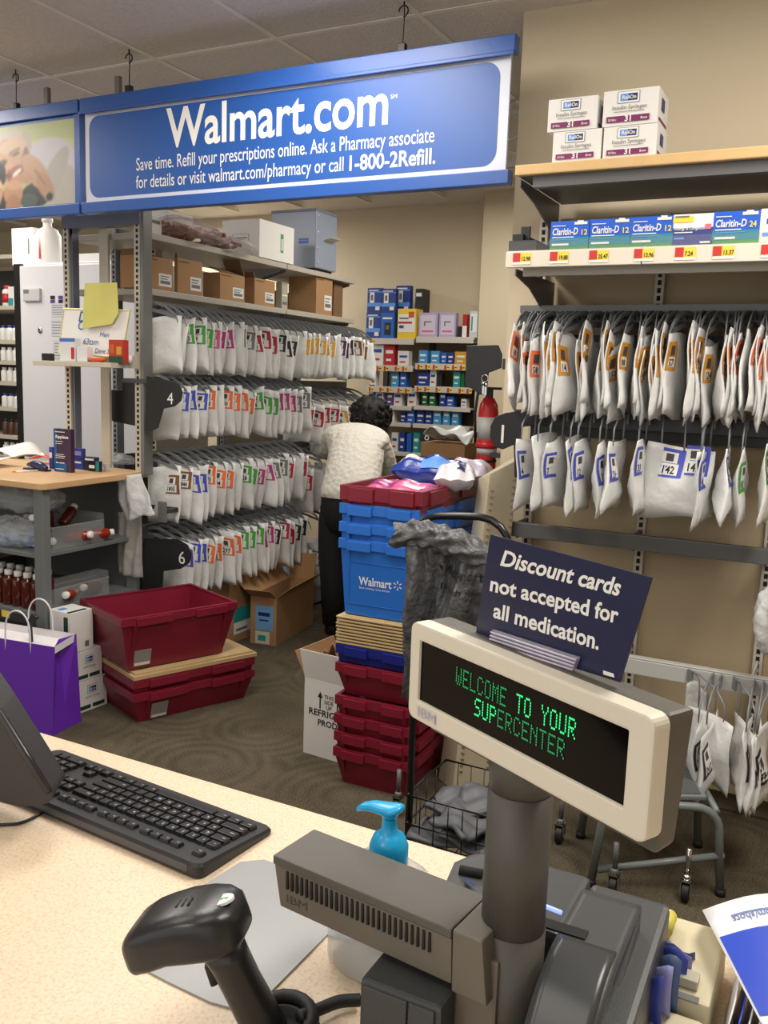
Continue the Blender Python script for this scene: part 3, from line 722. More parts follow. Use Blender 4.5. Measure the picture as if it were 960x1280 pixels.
specs = [((150, 180, 216), 362, 318, 'brown carton nearest the slotted post on the lower box shelf'), ((218, 222, 253), 366, 322, 'narrow brown carton second from the slotted post, lower box shelf'),
         ((254, 275, 306), 377, 340, 'wide brown carton with raised back flap in the middle of the lower box shelf'), ((305, 318, 344), 382, 347, 'brown carton just left of the shelf seam, fourth on the lower box shelf'),
         ((361, 395, 416), 382, 344, 'brown carton standing under the blue grey case'), ]
for (pl, pc, pr), pyb, pyt, lab in specs:
    t = px_box('cardboard_box', lab, 'box', pl, pc, pr, cb(pc, pyb), pyt, m=M_CARD, group=LB)
    w_, d_, h_ = t['dim']
    fprint(t, 'r', [(.5, .12, .95, .52, M_PLAB), (.55, .2, .9, .3, M_GREYINK), (.55, .34, .8, .37, M_GREYINK), (.55, .42, .85, .45, M_GREYINK), (.05, .9, .45, .93, M_CARD2)], 'label_print')
    if 'raised' in lab:
        obj('flap', B().hexa([(-w_, d_-.004, h_), (0, d_-.004, h_), (0, d_, h_), (-w_, d_, h_)], [(-w_, d_-.05, h_+.085), (0, d_-.05, h_+.085), (0, d_-.046, h_+.085), (-w_, d_-.046, h_+.085)]), M_CARD2, t, local=True)
        obj('flap', B().hexa([(-.004, 0, h_), (0, 0, h_), (0, d_, h_), (-.004, d_, h_)], [(-.09, .02, h_+.03), (-.086, .02, h_+.034), (-.086, d_-.02, h_+.034), (-.09, d_-.02, h_+.03)]), M_CARD2, t, local=True)
    else:
        obj('flap', B().hexa([(-w_, 0, h_), (0, 0, h_), (0, .004, h_), (-w_, .004, h_)], [(-w_+.01, -.0, h_+.03), (-.01, -.0, h_+.03), (-.01, .004, h_+.03), (-w_+.01, .004, h_+.03)]), M_CARD2, t, local=True)
# carton tipped behind, dark gap clutter
t = px_box('cardboard_box', 'plain tan carton at the far end of the lower box shelf', 'box', 410, 417, 429, (-3.0, P(417, 385, 'X', -3.0).y, zs), 350, m=M_CARD2, group=LB)
t = px_box('paper_bundle', 'pale grey paper bundle between two brown cartons on the lower box shelf', 'papers', 345, 352, 360, (-3.05, P(352, 380, 'X', -3.05).y, zs), 352, m=mat('paper_stack_grey', (170, 166, 150), .8))
fprint(t, 'r', [(.1, .2, .9, .3, M_GREYINK), (.1, .5, .9, .55, WHITE)])
# upper box shelf
zs2 = 2.087
t = px_box('white_box', 'white carton with upright green stripe on the upper box shelf', 'box', 278, 324, 368, (-2.955, P(324, 322, 'X', -2.955).y, zs2), 273, m=M_WBOX)
fprint(t, 'r', [(.6, .25, .68, .75, GREENP), (.62, .3, .66, .62, WHITE)], 'green_stripe')
fprint(t, 'f', [(.28, .42, .72, .62, M_GREYINK), (.29, .43, .71, .61, M_WBOX), (.32, .5, .68, .53, M_GREYINK), (.4, .45, .6, .48, M_GREYINK)], 'stamp')
t = px_box('file_case', 'blue grey metal file case with riveted edge and a paper note on its side', 'case', 340, 394, 422, (-2.955, P(394, 337, 'X', -2.955).y, 2.10), 261, m=mat('blue_grey_case', (140, 150, 166), .35, metal=.1), bevel=.006)
w_, d_, h_ = t['dim']
fprint(t, 'f', [(.62, .42, .84, .47, mat('case_label_blue', (70, 110, 190), .5)), (.62, .48, .84, .51, mat('case_label_blue', (0, 0, 0)))], 'label_plate')
b = B()
for q in (.1, .35, .62, .9): b.cyl((.0, .02, h_*q), (.005, .02, h_*q), .006, 8)
obj('rivet', b, WHITE, t, local=True)
obj('lid_edge', B().box(-w_-.004, -.004, h_-.012, .004, d_, h_+.004), mat('case_lid_grey', (112, 120, 134), .4), t, local=True, bevel=.003)
obj('feet', B().box(-w_+.02, .02, -.012, -.02, d_-.02, 0), BLACK, t, local=True)
obj('note', B().hexa([(.001, d_*.35, h_*.5), (.05, d_*.4, h_*.55), (.05, d_*.85, h_*.55), (.001, d_*.8, h_*.5)], [(.001, d_*.35, h_*.505), (.05, d_*.4, h_*.555), (.05, d_*.85, h_*.555), (.001, d_*.8, h_*.505)]), mat('note_cream', (236, 230, 190), .6), t, local=True)
t = px_box('medicine_carton', 'small white carton with grey bar code at the near end of the upper box shelf', 'box', 175, 180, 202, (-2.98, 3.30, zs2), 268, m=M_WBOX)
fprint(t, 'r', [(.2, .6, .9, .8, M_GREYINK)])
t = px_box('sharps_box', 'white box with two red warning squares behind the bag of hangers', 'box', 188, 222, 241, (-3.12, 3.62, zs2), 262, m=M_WBOX)
fprint(t, 'f', [(.3, .2, .8, .75, REDP), (.45, .35, .65, .6, BLACK)], 'warning_square')
fprint(t, 'r', [(.15, .1, .85, .7, REDP), (.35, .25, .65, .5, BLACK)], 'warning_square')
# clear bag with reddish-brown clips
t = thing('plastic_bag', 'clear plastic bag full of reddish brown clips on the upper box shelf', 'bag', (-3.0, 3.7, zs2))
b = B(); r = random.Random(3)
for i in range(46):
    c = Vector((r.uniform(-3.13, -2.93), r.uniform(3.50, 3.95), zs2+r.uniform(.012, .07))); a = r.uniform(0, 3.14)
    dv = Vector((math.cos(a), math.sin(a), r.uniform(-.3, .3)))*.05
    b.tube([c-dv, c, c+dv+Vector((0, 0, .01))], r.uniform(.008, .014), 5)
obj('clips', b, mat('reddish_brown_plastic', (150, 84, 66), .5), t, kind='stuff')
def blob(b, c, rx, ry, rz, seed=0, amp=.18, n=18, mm=11, flat=0.):
    r = random.Random(seed); ph = [r.uniform(0, 6.28) for _ in range(8)]
    def f(u, v):
        a = u*2*math.pi; e = (v-.5)*math.pi
        k = 1+amp*(math.sin(3*a+ph[0])*math.cos(2*e+ph[1])*.5+math.sin(5*a+ph[2]+3*e)*.3+math.sin(9*a+ph[3]-4*e)*.25+math.sin(13*e+ph[4]+4*a)*.2)
        x, y, z = math.cos(a)*math.cos(e)*k, math.sin(a)*math.cos(e)*k, math.sin(e)*k
        if flat: z = max(z, -flat)
        return (c[0]+rx*x, c[1]+ry*y, c[2]+rz*z)
    return b.grid(f, n*2, mm*2)
b = B(); blob(b, (-3.03, 3.66, zs2+.052), .13, .27, .065, 5, .22, flat=.78)
obj('film', b, film('clear_bag_film', (235, 225, 225), .28), t)
b = B(); blob(b, (-3.0, 3.98, zs2+.03), .10, .17, .04, 8, .3, flat=.7)
obj('film', b, film('clear_bag_film', (0, 0, 0), .28), t)
# ================================================================ RIGHT RACK STOCK
M_MAR = mat('plum_print', (120, 30, 92), .5); M_NAVY = mat('navy_print', (30, 44, 100), .5); M_SKY = mat('sky_print', (92, 150, 226), .5)
SYR = 'white syringe boxes on the wood-edged shelf'
def syringe(pl, pr, pb, ptp, lab, z, rot=0.):
    C = P(pr, pb, 'Y', 2.668); C.z = z
    w = abs(cut(C, math.pi, pl, (pb+ptp)/2)); h = P(pr, ptp, 'Y', 2.668).z-P(pr, pb, 'Y', 2.668).z
    t = box_at('syringe_box', lab, 'box', C, w, .14, h-.001, rot, M_WBOX, SYR)
    fprint(t, 'f', [(.26, .62, .66, .95, M_GREYINK), (.27, .635, .65, .935, WHITE), (.31, .68, .62, .88, M_NAVY), (.31, .68, .45, .88, M_SKY), (.34, .73, 'ReliOn', .014, WHITE, .02, .25),
                    (.17, .45, 'Insulin Syringes', .016, M_GREYINK, 0, .62), (.2, .38, .76, .395, M_GREYINK), (.08, .1, .86, .27, M_MAR), (.11, .14, '3/10cc', .009, WHITE, .01, .15),
                    (.41, .11, '31', .022, WHITE, .03), (.7, .14, '8mm', .009, WHITE, .01, .12)], 'front_print')
    fprint(t, 'r', [(.1, .12, .9, .2, M_MAR), (.3, .45, .6, .8, M_NAVY)], 'side_print')
    return t
ztop = 2.0925
a = syringe(691, 750, 203, 163, 'white syringe box, lower left of the four on the wooden shelf', ztop)
b_ = syringe(754, 819, 199, 158, 'white syringe box, lower right of the four on the wooden shelf', ztop)
syringe(685, 745, 166, 124, 'white syringe box, upper left of the four, pushed a little left', ztop+a['dim'][2]+.001)
syringe(754, 821, 158, 112, 'white syringe box, upper right of the four, topmost', ztop+b_['dim'][2]+.001)
M_CB = mat('allergy_box_blue', (20, 90, 205), .4); M_CG = mat('allergy_box_green', (70, 150, 70), .4); M_CL = mat('allergy_box_side', (40, 110, 70), .4); M_YEL = mat('yellow_print', (240, 214, 60), .5)
AL = 'allergy medicine boxes on the price-tagged shelf'
def claritin(pl, pr, pb, ptp, lab, num, kind=0):
    C = P(pr, pb, 'Y', 2.69); C.z = 1.8475
    w = abs(cut(C, math.pi, pl, (pb+ptp)/2)); h = P(pr, ptp, 'Y', 2.69).z-1.8475
    t = box_at('medicine_box', lab, 'box', C, w, .05, h, 0, [M_CB, mat('pale_box', (228, 228, 236), .5), M_WBOX][kind], AL)
    if kind == 0:
        fprint(t, 'f', [(0, 0, 1, .12, M_CG), (0, .12, 1, .42, mat('mid_green_blue', (36, 130, 150), .4)), (.62, .86, .95, .95, WHITE), (.7, .9, .85, 1., WHITE), (.05, .52, 'Claritin-D', .028, WHITE, .02, .66, .15), (.78, .5, num, .022, M_YEL, .02, .15),
                        (.06, .42, .62, .45, WHITE), (.06, .15, .5, .22, WHITE), (.06, .82, .4, .845, WHITE), (.06, .34, .7, .36, M_SKY)], 'front_print')
    elif kind == 1:
        fprint(t, 'f', [(0, 0, 1, .56, mat('indigo_print', (52, 64, 130), .5)), (0, .74, .5, .92, M_YEL), (.04, .5, 'Allergy & Congestion', .012, WHITE, .01, .8), (.05, .4, .5, .43, WHITE), (.05, .2, .3, .26, M_SKY), (.8, .5, .95, .66, mat('pink_print', (220, 110, 130), .5)), (.7, .06, .95, .12, WHITE), (.05, .9, .4, .94, M_GREYINK)], 'front_print')
    else:
        fprint(t, 'f', [(.2, .55, .9, .7, BLUEP), (.1, .2, .9, .3, M_SKY)], 'front_print')
for q in [(688, 735, 309, 275, 'blue allergy box, leftmost on the price-tagged shelf', '12', 0), (737, 787, 308, 272, 'blue allergy box, second from the left on the price-tagged shelf', '12', 0),
          (788, 840, 307, 269, 'blue allergy box just left of the yellow-topped box', '12', 0), (841, 890, 304, 266, 'indigo and white allergy box with yellow swirl', '', 1),
          (891, 948, 302, 262, 'larger blue allergy box right of the yellow-topped box', '24', 0), (950, 990, 300, 259, 'white box cut off by the right picture edge on the price-tagged shelf', '', 2)]:
    claritin(*q)
t = thing('shelf_pusher', 'black plastic stepped holder at the left end of the price-tagged shelf', 'holder', (P(655, 305, 'Y', 2.8).x, 2.8, 1.8475))
x0 = P(640, 305, 'Y', 2.75).x
obj('holder_body', B().box(x0, 2.72, 1.8475, x0+.09, 2.9, 1.885), BLACK, t, bevel=.002)
obj('holder_back', B().box(x0, 2.75, 1.885, x0+.035, 2.9, 1.91), BLACK, t, bevel=.002)
obj('holder_tab', B().box(x0+.02, 2.77, 1.885, x0+.05, 2.78, 1.935), BLACK, t, bevel=.002)
# ================================================================ FAR WALL SHELVES
BYF = 6.10
fs = thing('shelving_unit', 'narrow wall shelving full of small medicine packs on the far wall', 'shelving', (-2.9, 6.3, 0))
for x in (-3.30, -2.905, -2.46): obj('post', B().box(x-.02, 6.40, .1, x+.02, 6.44, 1.85), M_RAILB, fs)
FX = [(-3.30, -2.915), (-2.895, -2.44)]
FZ = [(1.745, 1.76), (1.545, 1.565), (1.385, 1.40), (1.245, 1.255), (1.12, 1.12), (.90, .90)]
M_FSH = mat('pale_shelf_front', (206, 200, 190), .45)
for za, zb_ in FZ:
    for (x0, x1), z in zip(FX, (za, zb_)):
        b = B(); b.box(x0, BYF, z-.012, x1, 6.42, z-.001); obj('shelf', b, M_FSH, fs)
        b = B(); b.box(x0, BYF-.008, z-.04 if z > 1.3 else z-.028, x1, BYF, z+.005); obj('shelf_front', b, M_FSH, fs, bevel=.002)
        if z > 1.3:
            b = B(); r = random.Random(int(z*100)+int(x0*10)); x = x0+.02
            while x < x1-.03:
                quad(b, (x, BYF-.009, z-.036), (1, 0, 0), (0, 0, 1), .018, .032, mat('tag_red_paper', (0, 0, 0)))
                quad(b, (x+.018, BYF-.009, z-.036), (1, 0, 0), (0, 0, 1), .024, .032, mat('tag_yellow_paper', (0, 0, 0)))
                quad(b, (x+.022, BYF-.0095, z-.024), (1, 0, 0), (0, 0, 1), .016, .008, BLACK)
                x += .062+r.choice([0, 0, .03])+( .05 if z > 1.7 else 0)
                if z > 1.7 and x0 < -2.9 and x > x0+.14: break
            if not (z > 1.7 and x0 > -2.9): obj('price_tags', b, None, fs)
obj('back_panel', B().box(-3.32, 6.425, .1, -2.44, 6.44, 1.74), mat('tan_back_board', (142, 124, 98), .7), fs)
C_ = dict(dblue=(24, 58, 140), blue=(40, 96, 184), sky=(70, 150, 204), white=(226, 224, 220), red=(180, 36, 44), yellow=(238, 200, 50), lilac=(184, 170, 206), green=(30, 96, 54), navy=(26, 34, 84), teal=(40, 150, 150), amber=(200, 150, 50), purple=(92, 60, 140), black=(30, 32, 36), pale=(196, 206, 214))
CN = dict(dblue='dark blue', dgreen='dark green', pale='pale grey')
def pack(pl, pr, pb, ptp, z, c, lab, prints=(), y=None, d=.05, group='small packs on the far wall shelves', nm='product_box', lean=0):
    y = y or BYF+.02
    xa = P(pl, pb, 'Y', y).x; xb = P(pr, pb, 'Y', y).x; h = P(pr, ptp, 'Y', y).z-z
    t = box_at(nm, lab, 'box', (xb, y, z+.001), xb-xa-.002, d, max(.02, h), 0, mat('pack_'+c, C_[c], .45), group, bevel=.001)
    if lean: t.rotation_euler = (lean, 0, 0)
    if prints: fprint(t, 'f', prints, 'front_print')
    return t
def pm(c): return mat('pack_'+c, C_[c], .45)
meter = [(.18, .3, .5, .82, WHITE), (.25, .5, .42, .72, M_GREYINK), (.6, .1, .9, .3, WHITE), (0, .82, 1, .86, M_SKY), (.1, .88, .8, .92, WHITE), (0, .25, 1, .4, M_SKY)]
zt1 = 1.747
pack(457, 475, 422, 391, zt1, 'dblue', 'dark blue meter box, lower left of the top shelf stack', meter)
pack(475, 492, 422, 391, zt1, 'blue', 'blue meter box with oval meter, lower middle of the top shelf stack', [(.3, .15, .75, .62, BLACK), (.4, .35, .65, .52, M_GREYINK), (.15, .75, .85, .82, WHITE)])
h1 = P(475, 391, 'Y', BYF+.02).z
pack(458.5, 476, 391, 360, h1, 'dblue', 'dark blue meter box, upper left of the top shelf stack', meter)
pack(476, 494, 391, 361, h1, 'dblue', 'dark blue meter box, upper middle of the top shelf stack', meter)
pack(494, 513, 422, 388, zt1, 'dblue', 'dark blue box hidden behind the yellow box', (), y=BYF+.10)
pack(494, 512, 388, 357, h1, 'dblue', 'dark blue meter box standing above the yellow box', meter, y=BYF+.10)
pack(517, 527, 422, 361, zt1, 'black', 'tall black box with blue swirl behind the yellow box', [(.0, .1, 1, .45, M_SKY), (.1, .85, .8, .92, WHITE), (.1, .5, .9, .6, BLUEP)], y=BYF+.12, d=.12)
t = pack(496, 519, 424, 386, zt1, 'yellow', 'bright yellow and white box with small butterfly on top far shelf', [(.04, .22, .96, .82, WHITE), (.04, .5, .8, .57, REDP), (.1, .66, .6, .70, BLACK), (.6, .7, .9, .9, mat('amber_butterfly', (190, 90, 40), .5)), (.1, .35, .35, .45, BLUEP)], y=BYF-.0+.002, d=.12)
t = pack(522, 546, 422, 391, 1.762, 'lilac', 'lilac box with crescent logo, left of the pair', [(.1, .1, .9, .9, mat('pale_lilac', (214, 204, 224), .5)), (.3, .45, .7, .65, M_GREYINK), (.38, .45, .7, .6, mat('pale_lilac', (0, 0, 0))), (.2, .2, .8, .28, mat('pink_print', (0, 0, 0)))])
t = pack(548, 569, 422, 391, 1.762, 'lilac', 'lilac box with crescent logo, right of the pair', [(.1, .1, .9, .9, mat('pale_lilac', (0, 0, 0))), (.3, .45, .7, .65, M_GREYINK), (.38, .45, .7, .6, mat('pale_lilac', (0, 0, 0))), (.2, .2, .8, .28, mat('pink_print', (0, 0, 0)))])
pack(571, 576, 422, 408, 1.762, 'black', 'short dark box right of the lilac pair'); pack(577, 583, 422, 393, 1.762, 'red', 'small red capped pack on the top far shelf', [(0, 0, 1, .5, WHITE)])
pack(586, 596, 421, 389, 1.762, 'pale', 'tall pale teal and white box at the right end of the top far shelf', [(.1, .2, .9, .9, WHITE), (.2, .25, .4, .8, pm('teal'))])
rows = [  # z, items (px left, px right, py bottom, py top, colour, shape words)
    (1.549, [(464, 479, 446, 428, 'white'), (480, 493, 446, 430, 'red'), (497, 511, 447, 439, 'white')], 'second far shelf'),
    (1.569, [(523, 534, 450, 438, 'sky'), (538, 549, 450, 439, 'sky'), (551, 558, 450, 441, 'blue'), (559, 567, 450, 441, 'dblue'), (568, 583, 450, 440, 'amber')], 'second far shelf'),
    (1.389, [(463, 470, 469, 463, 'white'), (489, 498, 470, 465, 'sky'), (500, 508, 470, 466, 'blue')], 'third far shelf'),
    (1.404, [(521, 536, 474, 466, 'dblue'), (537, 545, 474, 462, 'white'), (546, 552, 474, 467, 'black'), (566, 575, 475, 465, 'teal'), (576, 580, 475, 466, 'green')], 'third far shelf'),
    (1.248, [(461, 468, 499, 481, 'navy'), (469, 479, 499, 487, 'white'), (483, 491, 500, 489, 'purple'), (492, 502, 500, 488, 'white'), (509, 520, 501, 486, 'white')], 'fourth far shelf'),
    (1.258, [(527, 534, 502, 490, 'green'), (536, 544, 502, 491, 'green'), (549, 557, 502, 488, 'dblue'), (558, 567, 504, 496, 'blue'), (576, 583, 505, 499, 'white')], 'fourth far shelf'),
    (1.122, [(488, 493, 523, 514, 'white'), (500, 507, 524, 516, 'dblue'), (508, 518, 525, 513, 'blue')], 'fifth far shelf'),
    (1.122, [(520, 530, 526, 514, 'dblue'), (531, 540, 526, 515, 'dblue'), (541, 551, 527, 511, 'sky'), (553, 562, 528, 511, 'sky'), (564, 573, 529, 512, 'sky')], 'fifth far shelf'),
    (.902, [(489, 497, 552, 541, 'white'), (499, 506, 552, 541, 'dblue'), (508, 514, 553, 542, 'blue'), (516, 524, 553, 541, 'teal')], 'lowest far shelf')]
CN2 = dict(dblue='dark blue', pale='pale grey')
cnt = {}
for z, its, rn in rows:
    for (a_, b_2, c_, d_, col) in its: cnt[(rn, col)] = cnt.get((rn, col), 0)+1
seenp = {}
for z, its, rn in rows:
    for (a_, b_2, c_, d_, col) in its:
        k = (rn, col); seenp[k] = seenp.get(k, 0)+1
        lab = 'small %s pack on the %s' % (CN2.get(col, col), rn) + ((', %s of its colour from left' % ORD[seenp[k]-1]) if cnt[k] > 1 else '')
        pr_ = [(.15, .55, .85, .7, WHITE if col != 'white' else BLUEP), (.2, .2, .7, .3, WHITE if col != 'white' else REDP)] if b_2-a_ > 6 else ()
        pack(a_, b_2, c_, d_, z, col, lab, pr_, d=.06)
pack(465, 480, 428, 425, 1.56, 'white', 'flat white carton lying on packs of the second far shelf', y=BYF+.03) if False else None
# board with keys, extinguisher, numeral 8 plate, carton between far shelves and right wall
yb = 3.19
t = thing('clip_board', 'black board with a key ring hanging on the end of the right wall', 'board', (-1.3, 3.3, 1.4))
pl = pxpoly([(583, 432), (622, 431), (627, 443), (626, 460), (610, 466), (608, 490), (596, 492), (593, 487), (581, 483)], 3.3)
b = B(); b.prism([(x, 3.3, z) for x, z in pl[::-1]], (0, .01, 0)); obj('plate', b, mat('black_plastic', (26, 26, 28), .45), t, bevel=.002)
p = P(606, 473, 'Y', 3.285)
b = B(); b.tube([(p.x+.014*math.cos(q*.63), 3.285, p.z+.014*math.sin(q*.63)) for q in range(10)], .0018, 6, closed=True); obj('key_ring', b, mat('chrome', (200, 200, 200), .2, metal=1.), t)
b = B()
for dx, dz, a in ((-.004, -.03, .1), (.006, -.034, -.2)):
    b.box(p.x+dx-.004, 3.283, p.z+dz-.03, p.x+dx+.004, 3.286, p.z+dz+.014); b.cyl((p.x+dx, 3.282, p.z+dz+.01), (p.x+dx, 3.287, p.z+dz+.01), .009, 10)
obj('key', b, mat('chrome', (0, 0, 0)), t)
obj('bracket', B().box(-1.2, 3.305, 1.5, -1.149, 3.33, 1.54), M_RAILB, t)
t = thing('fire_extinguisher', 'red fire extinguisher with grey label hanging beyond the right wall end', 'extinguisher', (-1.275, 3.42, 1.0))
ex, ey = P(607, 540, 'Y', 3.42).x+.008, 3.42
M_RED = mat('extinguisher_red', (176, 24, 30), .3)
b = B(); b.lathe([(.02, .98), (.038, .985), (.04, 1.0), (.04, 1.33), (.036, 1.36), (.022, 1.385), (.014, 1.39)], (ex, ey, 0), 20); obj('cylinder', b, M_RED, t)
b = B(); b.lathe([(.0405, 1.22), (.0405, 1.31)], (ex, ey, 0), 20); obj('label', b, mat('grey_label', (168, 166, 164), .5), t)
b = B(); b.lathe([(.0405, 1.16), (.0405, 1.185)], (ex, ey, 0), 20); obj('label', b, mat('grey_label', (0, 0, 0)), t)
b = B(); b.lathe([(.042, 1.185), (.046, 1.19), (.046, 1.205), (.042, 1.21)], (ex, ey, 0), 20); obj('band', b, M_RED, t)
b = B(); b.lathe([(.042, 1.13), (.042, 1.14)], (ex, ey, 0), 20); obj('strap', b, BLACK, t)
b = B(); b.box(ex-.012, ey-.012, 1.39, ex+.012, ey+.012, 1.42); b.box(ex-.012, ey-.008, 1.42, ex+.05, ey+.008, 1.43); b.tube([(ex-.012, ey, 1.405), (ex-.05, ey, 1.4), (ex-.058, ey, 1.32), (ex-.05, ey, 1.2)], .006, 6); obj('valve', b, BLACK, t)
obj('wall_hook', B().box(ex-.01, ey-.03, 1.15, -1.149, ey+.05, 1.17), M_RAILB, t); obj('wall_hook', B().box(-1.16, 3.30, 1.15, -1.149, ey+.05, 1.17), M_RAILB, t)
yy = 4.6
pl = pxpoly([(524, 548), (530, 540), (540, 537), (552, 538), (556, 545), (553, 556), (540, 560), (528, 557)], yy); q = P(530, 550, 'Y', yy)
n8 = plate_sign('number_plate', 'small dark plate with white numeral 8 above the open carton at the far shelves', 'sign', pl[::-1], yy, .006, '8', (q.x, q.z), .07)
obj('stem', B().box(q.x+.0, yy+.01, 0, q.x+.03, yy+.03, q.z+.05), M_RAILB, n8)
t = px_box('cardboard_box', 'brown carton holding grey and white bags, behind the tote stack', 'box', 526, 580, 598, (P(580, 580, 'Y', 4.3).x, 4.3, .62), 556, m=M_CARD)
w_, d_, h_ = t['dim']; C = t.location
b = B(); b.grid(lambda u, v: (C.x-w_-.03+(w_+.06)*u, C.y-.02+d_*v, C.z+h_+.012+.035*math.sin(5*u+2*v)*math.cos(3*v)+.03*math.sin(11*u-4*v)), 26, 14)
tag(obj('plastic_bag', B().sheet(lambda u, v: (C.x-w_+.02+(w_+.0)*u, C.y-.02+d_*v, C.z+h_+.045+.025*math.sin(5*u+2*v)*math.cos(3*v)+.02*math.sin(11*u-4*v)), 26, 14, .004), mat('silver_white_bag', (200, 202, 200), .3, bump=.4, bscale=30)), 'crumpled white plastic bag lying on the brown carton behind the totes', 'bag')
t2 = px_box('storage_bin', 'dark grey bin under the brown carton behind the tote stack', 'bin', 520, 584, 604, (P(580, 580, 'Y', 4.28).x+.02, 4.28, 0), 575, m=mat('dark_bin', (52, 52, 54), .6), body='bin_body')
# ================================================================ TOTES
M_TRED = mat('red_tote_plastic', (124, 24, 46), .35, bump=.05, bscale=300); M_TBLU = mat('blue_tote_plastic', (38, 108, 200), .38, bump=.05, bscale=300); M_TNAV = mat('navy_tote_plastic', (20, 30, 120), .4); M_TAN = mat('tan_lid_plastic', (190, 164, 120), .55)
M_INK = mat('white_ink', (232, 232, 236), .5)
def tote(name, label, C, w, l, h, rot, m, taper=.035, group=None, rimh=.035, ribs=True, sticker=None, flange=.012):
    """near corner of the rim at C (rim outline w along x, l along y), base tapered; C is base level"""
    t = thing(name, label, 'tote', C, rot, group)
    k = taper; th = .004
    o = [(0, 0), (w, 0), (w, l), (0, l)]
    def loop(ins, z): return [(ins, ins, z), (w-ins, ins, z), (w-ins, l-ins, z), (ins, l-ins, z)]
    L = [loop(k, 0), loop(k, .001), loop(flange*.6, h-rimh), loop(flange*.6, h), loop(flange*.6+th, h), loop(k+th, .006)]
    b = B(); vs = [v for lp in L for v in lp]; fs = [(3, 2, 1, 0)]
    for i in range(len(L)-1):
        for j in range(4): fs.append((4*i+j, 4*i+(j+1) % 4, 4*i+4+(j+1) % 4, 4*i+4+j))
    n = 4*(len(L)-1); fs.append((n, n+1, n+2, n+3)); b.add(vs, fs)
    obj('tote_body', b, m, t, local=True, bevel=.003)
    # rim collar
    b = B(); q = [loop(flange*.5, h-rimh), loop(0, h-rimh), loop(0, h), loop(flange+.003, h), loop(flange+.003, h-.006)]
    vs = [v for lp in q for v in lp]; fs = []
    for i in range(len(q)-1):
        for j in range(4): fs.append((4*i+j, 4*i+(j+1) % 4, 4*i+4+(j+1) % 4, 4*i+4+j))
    b.add(vs, fs); r = obj('rim', b, m, t, local=True, bevel=.002)
    # thicker grip blocks and ribs on the short side
    for u0, u1 in ((.12, .42), (.62, .9)): obj('grip', B().box(w*u0, -.008, h-rimh-.004, w*u1, .004, h-.006), m, r, local=True, bevel=.002)
    for u0, u1 in ((.1, .35), (.6, .9)): obj('grip', B().box(w-.004, l*u0, h-rimh-.004, w+.008, l*u1, h-.006), m, r, local=True, bevel=.002)
    if ribs:
        for u in (.1, .12+.76):
            b = B(); b.hexa([(w*u, k-.002, .02), (w*u+.014, k-.002, .02), (w*u+.014, k+.006, .02), (w*u, k+.006, .02)], [(w*u, -.004, h-rimh), (w*u+.014, -.004, h-rimh), (w*u+.014, .006, h-rimh), (w*u, .006, h-rimh)])
            obj('rib', b, m, t, local=True)
    if sticker:
        u, v = sticker; z0 = h*v; f = lambda z: k+(flange*.6-k)*z/(h-rimh)
        b = B(); z1 = z0+.07
        b.hexa([(u, f(z0)-.004, z0), (u+.075, f(z0)-.004, z0), (u+.075, f(z0), z0), (u, f(z0), z0)], [(u, f(z1)-.004, z1), (u+.075, f(z1)-.004, z1), (u+.075, f(z1), z1), (u, f(z1), z1)])
        s = obj('label_holder', b, mat('grey_label_holder', (142, 138, 134), .4), t, local=True, bevel=.001)
        b = B(); b.use(WHITE); b.add([(u+.004, f(z0)-.005, z0+.003), (u+.071, f(z0)-.005, z0+.003), (u+.071, f(z0+.016)-.005, z0+.016), (u+.004, f(z0+.016)-.005, z0+.016)], [(0, 1, 2, 3)])
        obj('white_strip', b, None, s, local=True)
    return t
def lid(name, label, C, w, l, rot, m=M_TAN, group=None, th=.018, parent=None):
    t = parent or thing(name, label, 'lid', C, rot, group)
    z0 = 0 if parent is None else C
    for s in (0, 1):
        b = B(); n = 8; mid = []
        for i in range(n+1):
            y = l/2+(.012 if i % 2 else -.012); mid += [(w*i/n, y)]
        pts = ([(0, 0)]+[(w, 0)]+mid[::-1]) if s == 0 else (mid+[(w, l), (0, l)])
        b.prism([(x, y+(0.001 if s else -.001), z0) for x, y in pts], (0, 0, th*.55))
        b.box(.012, .012 if s == 0 else l/2+.03, z0+th*.55, w-.012, (l/2-.03) if s == 0 else l-.012, z0+th*.85)
        f = obj('flap', b, m, t, local=True, bevel=.001)
    return t
ROT = math.radians(68)-0
# pair of totes on the carpet by the white boxes: local x runs away to the right
c = P(173, 903, 'Z', 0); ux = Vector((math.cos(ROT), math.sin(ROT))); uy = Vector((-ux.y, ux.x))
C0 = c.xy-ux*.035-uy*.035
TG = 'dark red totes on the carpet left of the aisle'
tote('storage_tote', 'dark red tote at the bottom of the left pile, grey label holder near its corner', (C0.x, C0.y, 0), .58, .50, .135, ROT, M_TRED, group=TG, sticker=(.085, .05))
tote('storage_tote', 'shallow showing dark red tote nested directly under the tan lid', (C0.x, C0.y, .058), .58, .50, .135, ROT, M_TRED, group=TG, ribs=False)
lid('tote_lid', 'tan hinged tote lid under the big open red tote', (C0.x, C0.y, .195), .59, .51, ROT, th=.03)
c = P(160, 838, 'Z', .228); C1 = c.xy-ux*.05-uy*.05
tote('storage_tote', 'large open dark red tote on top of the left pile', (C1.x, C1.y, .226), .54, .42, .235, ROT, M_TRED, taper=.05, group=TG, sticker=(.07, .06))
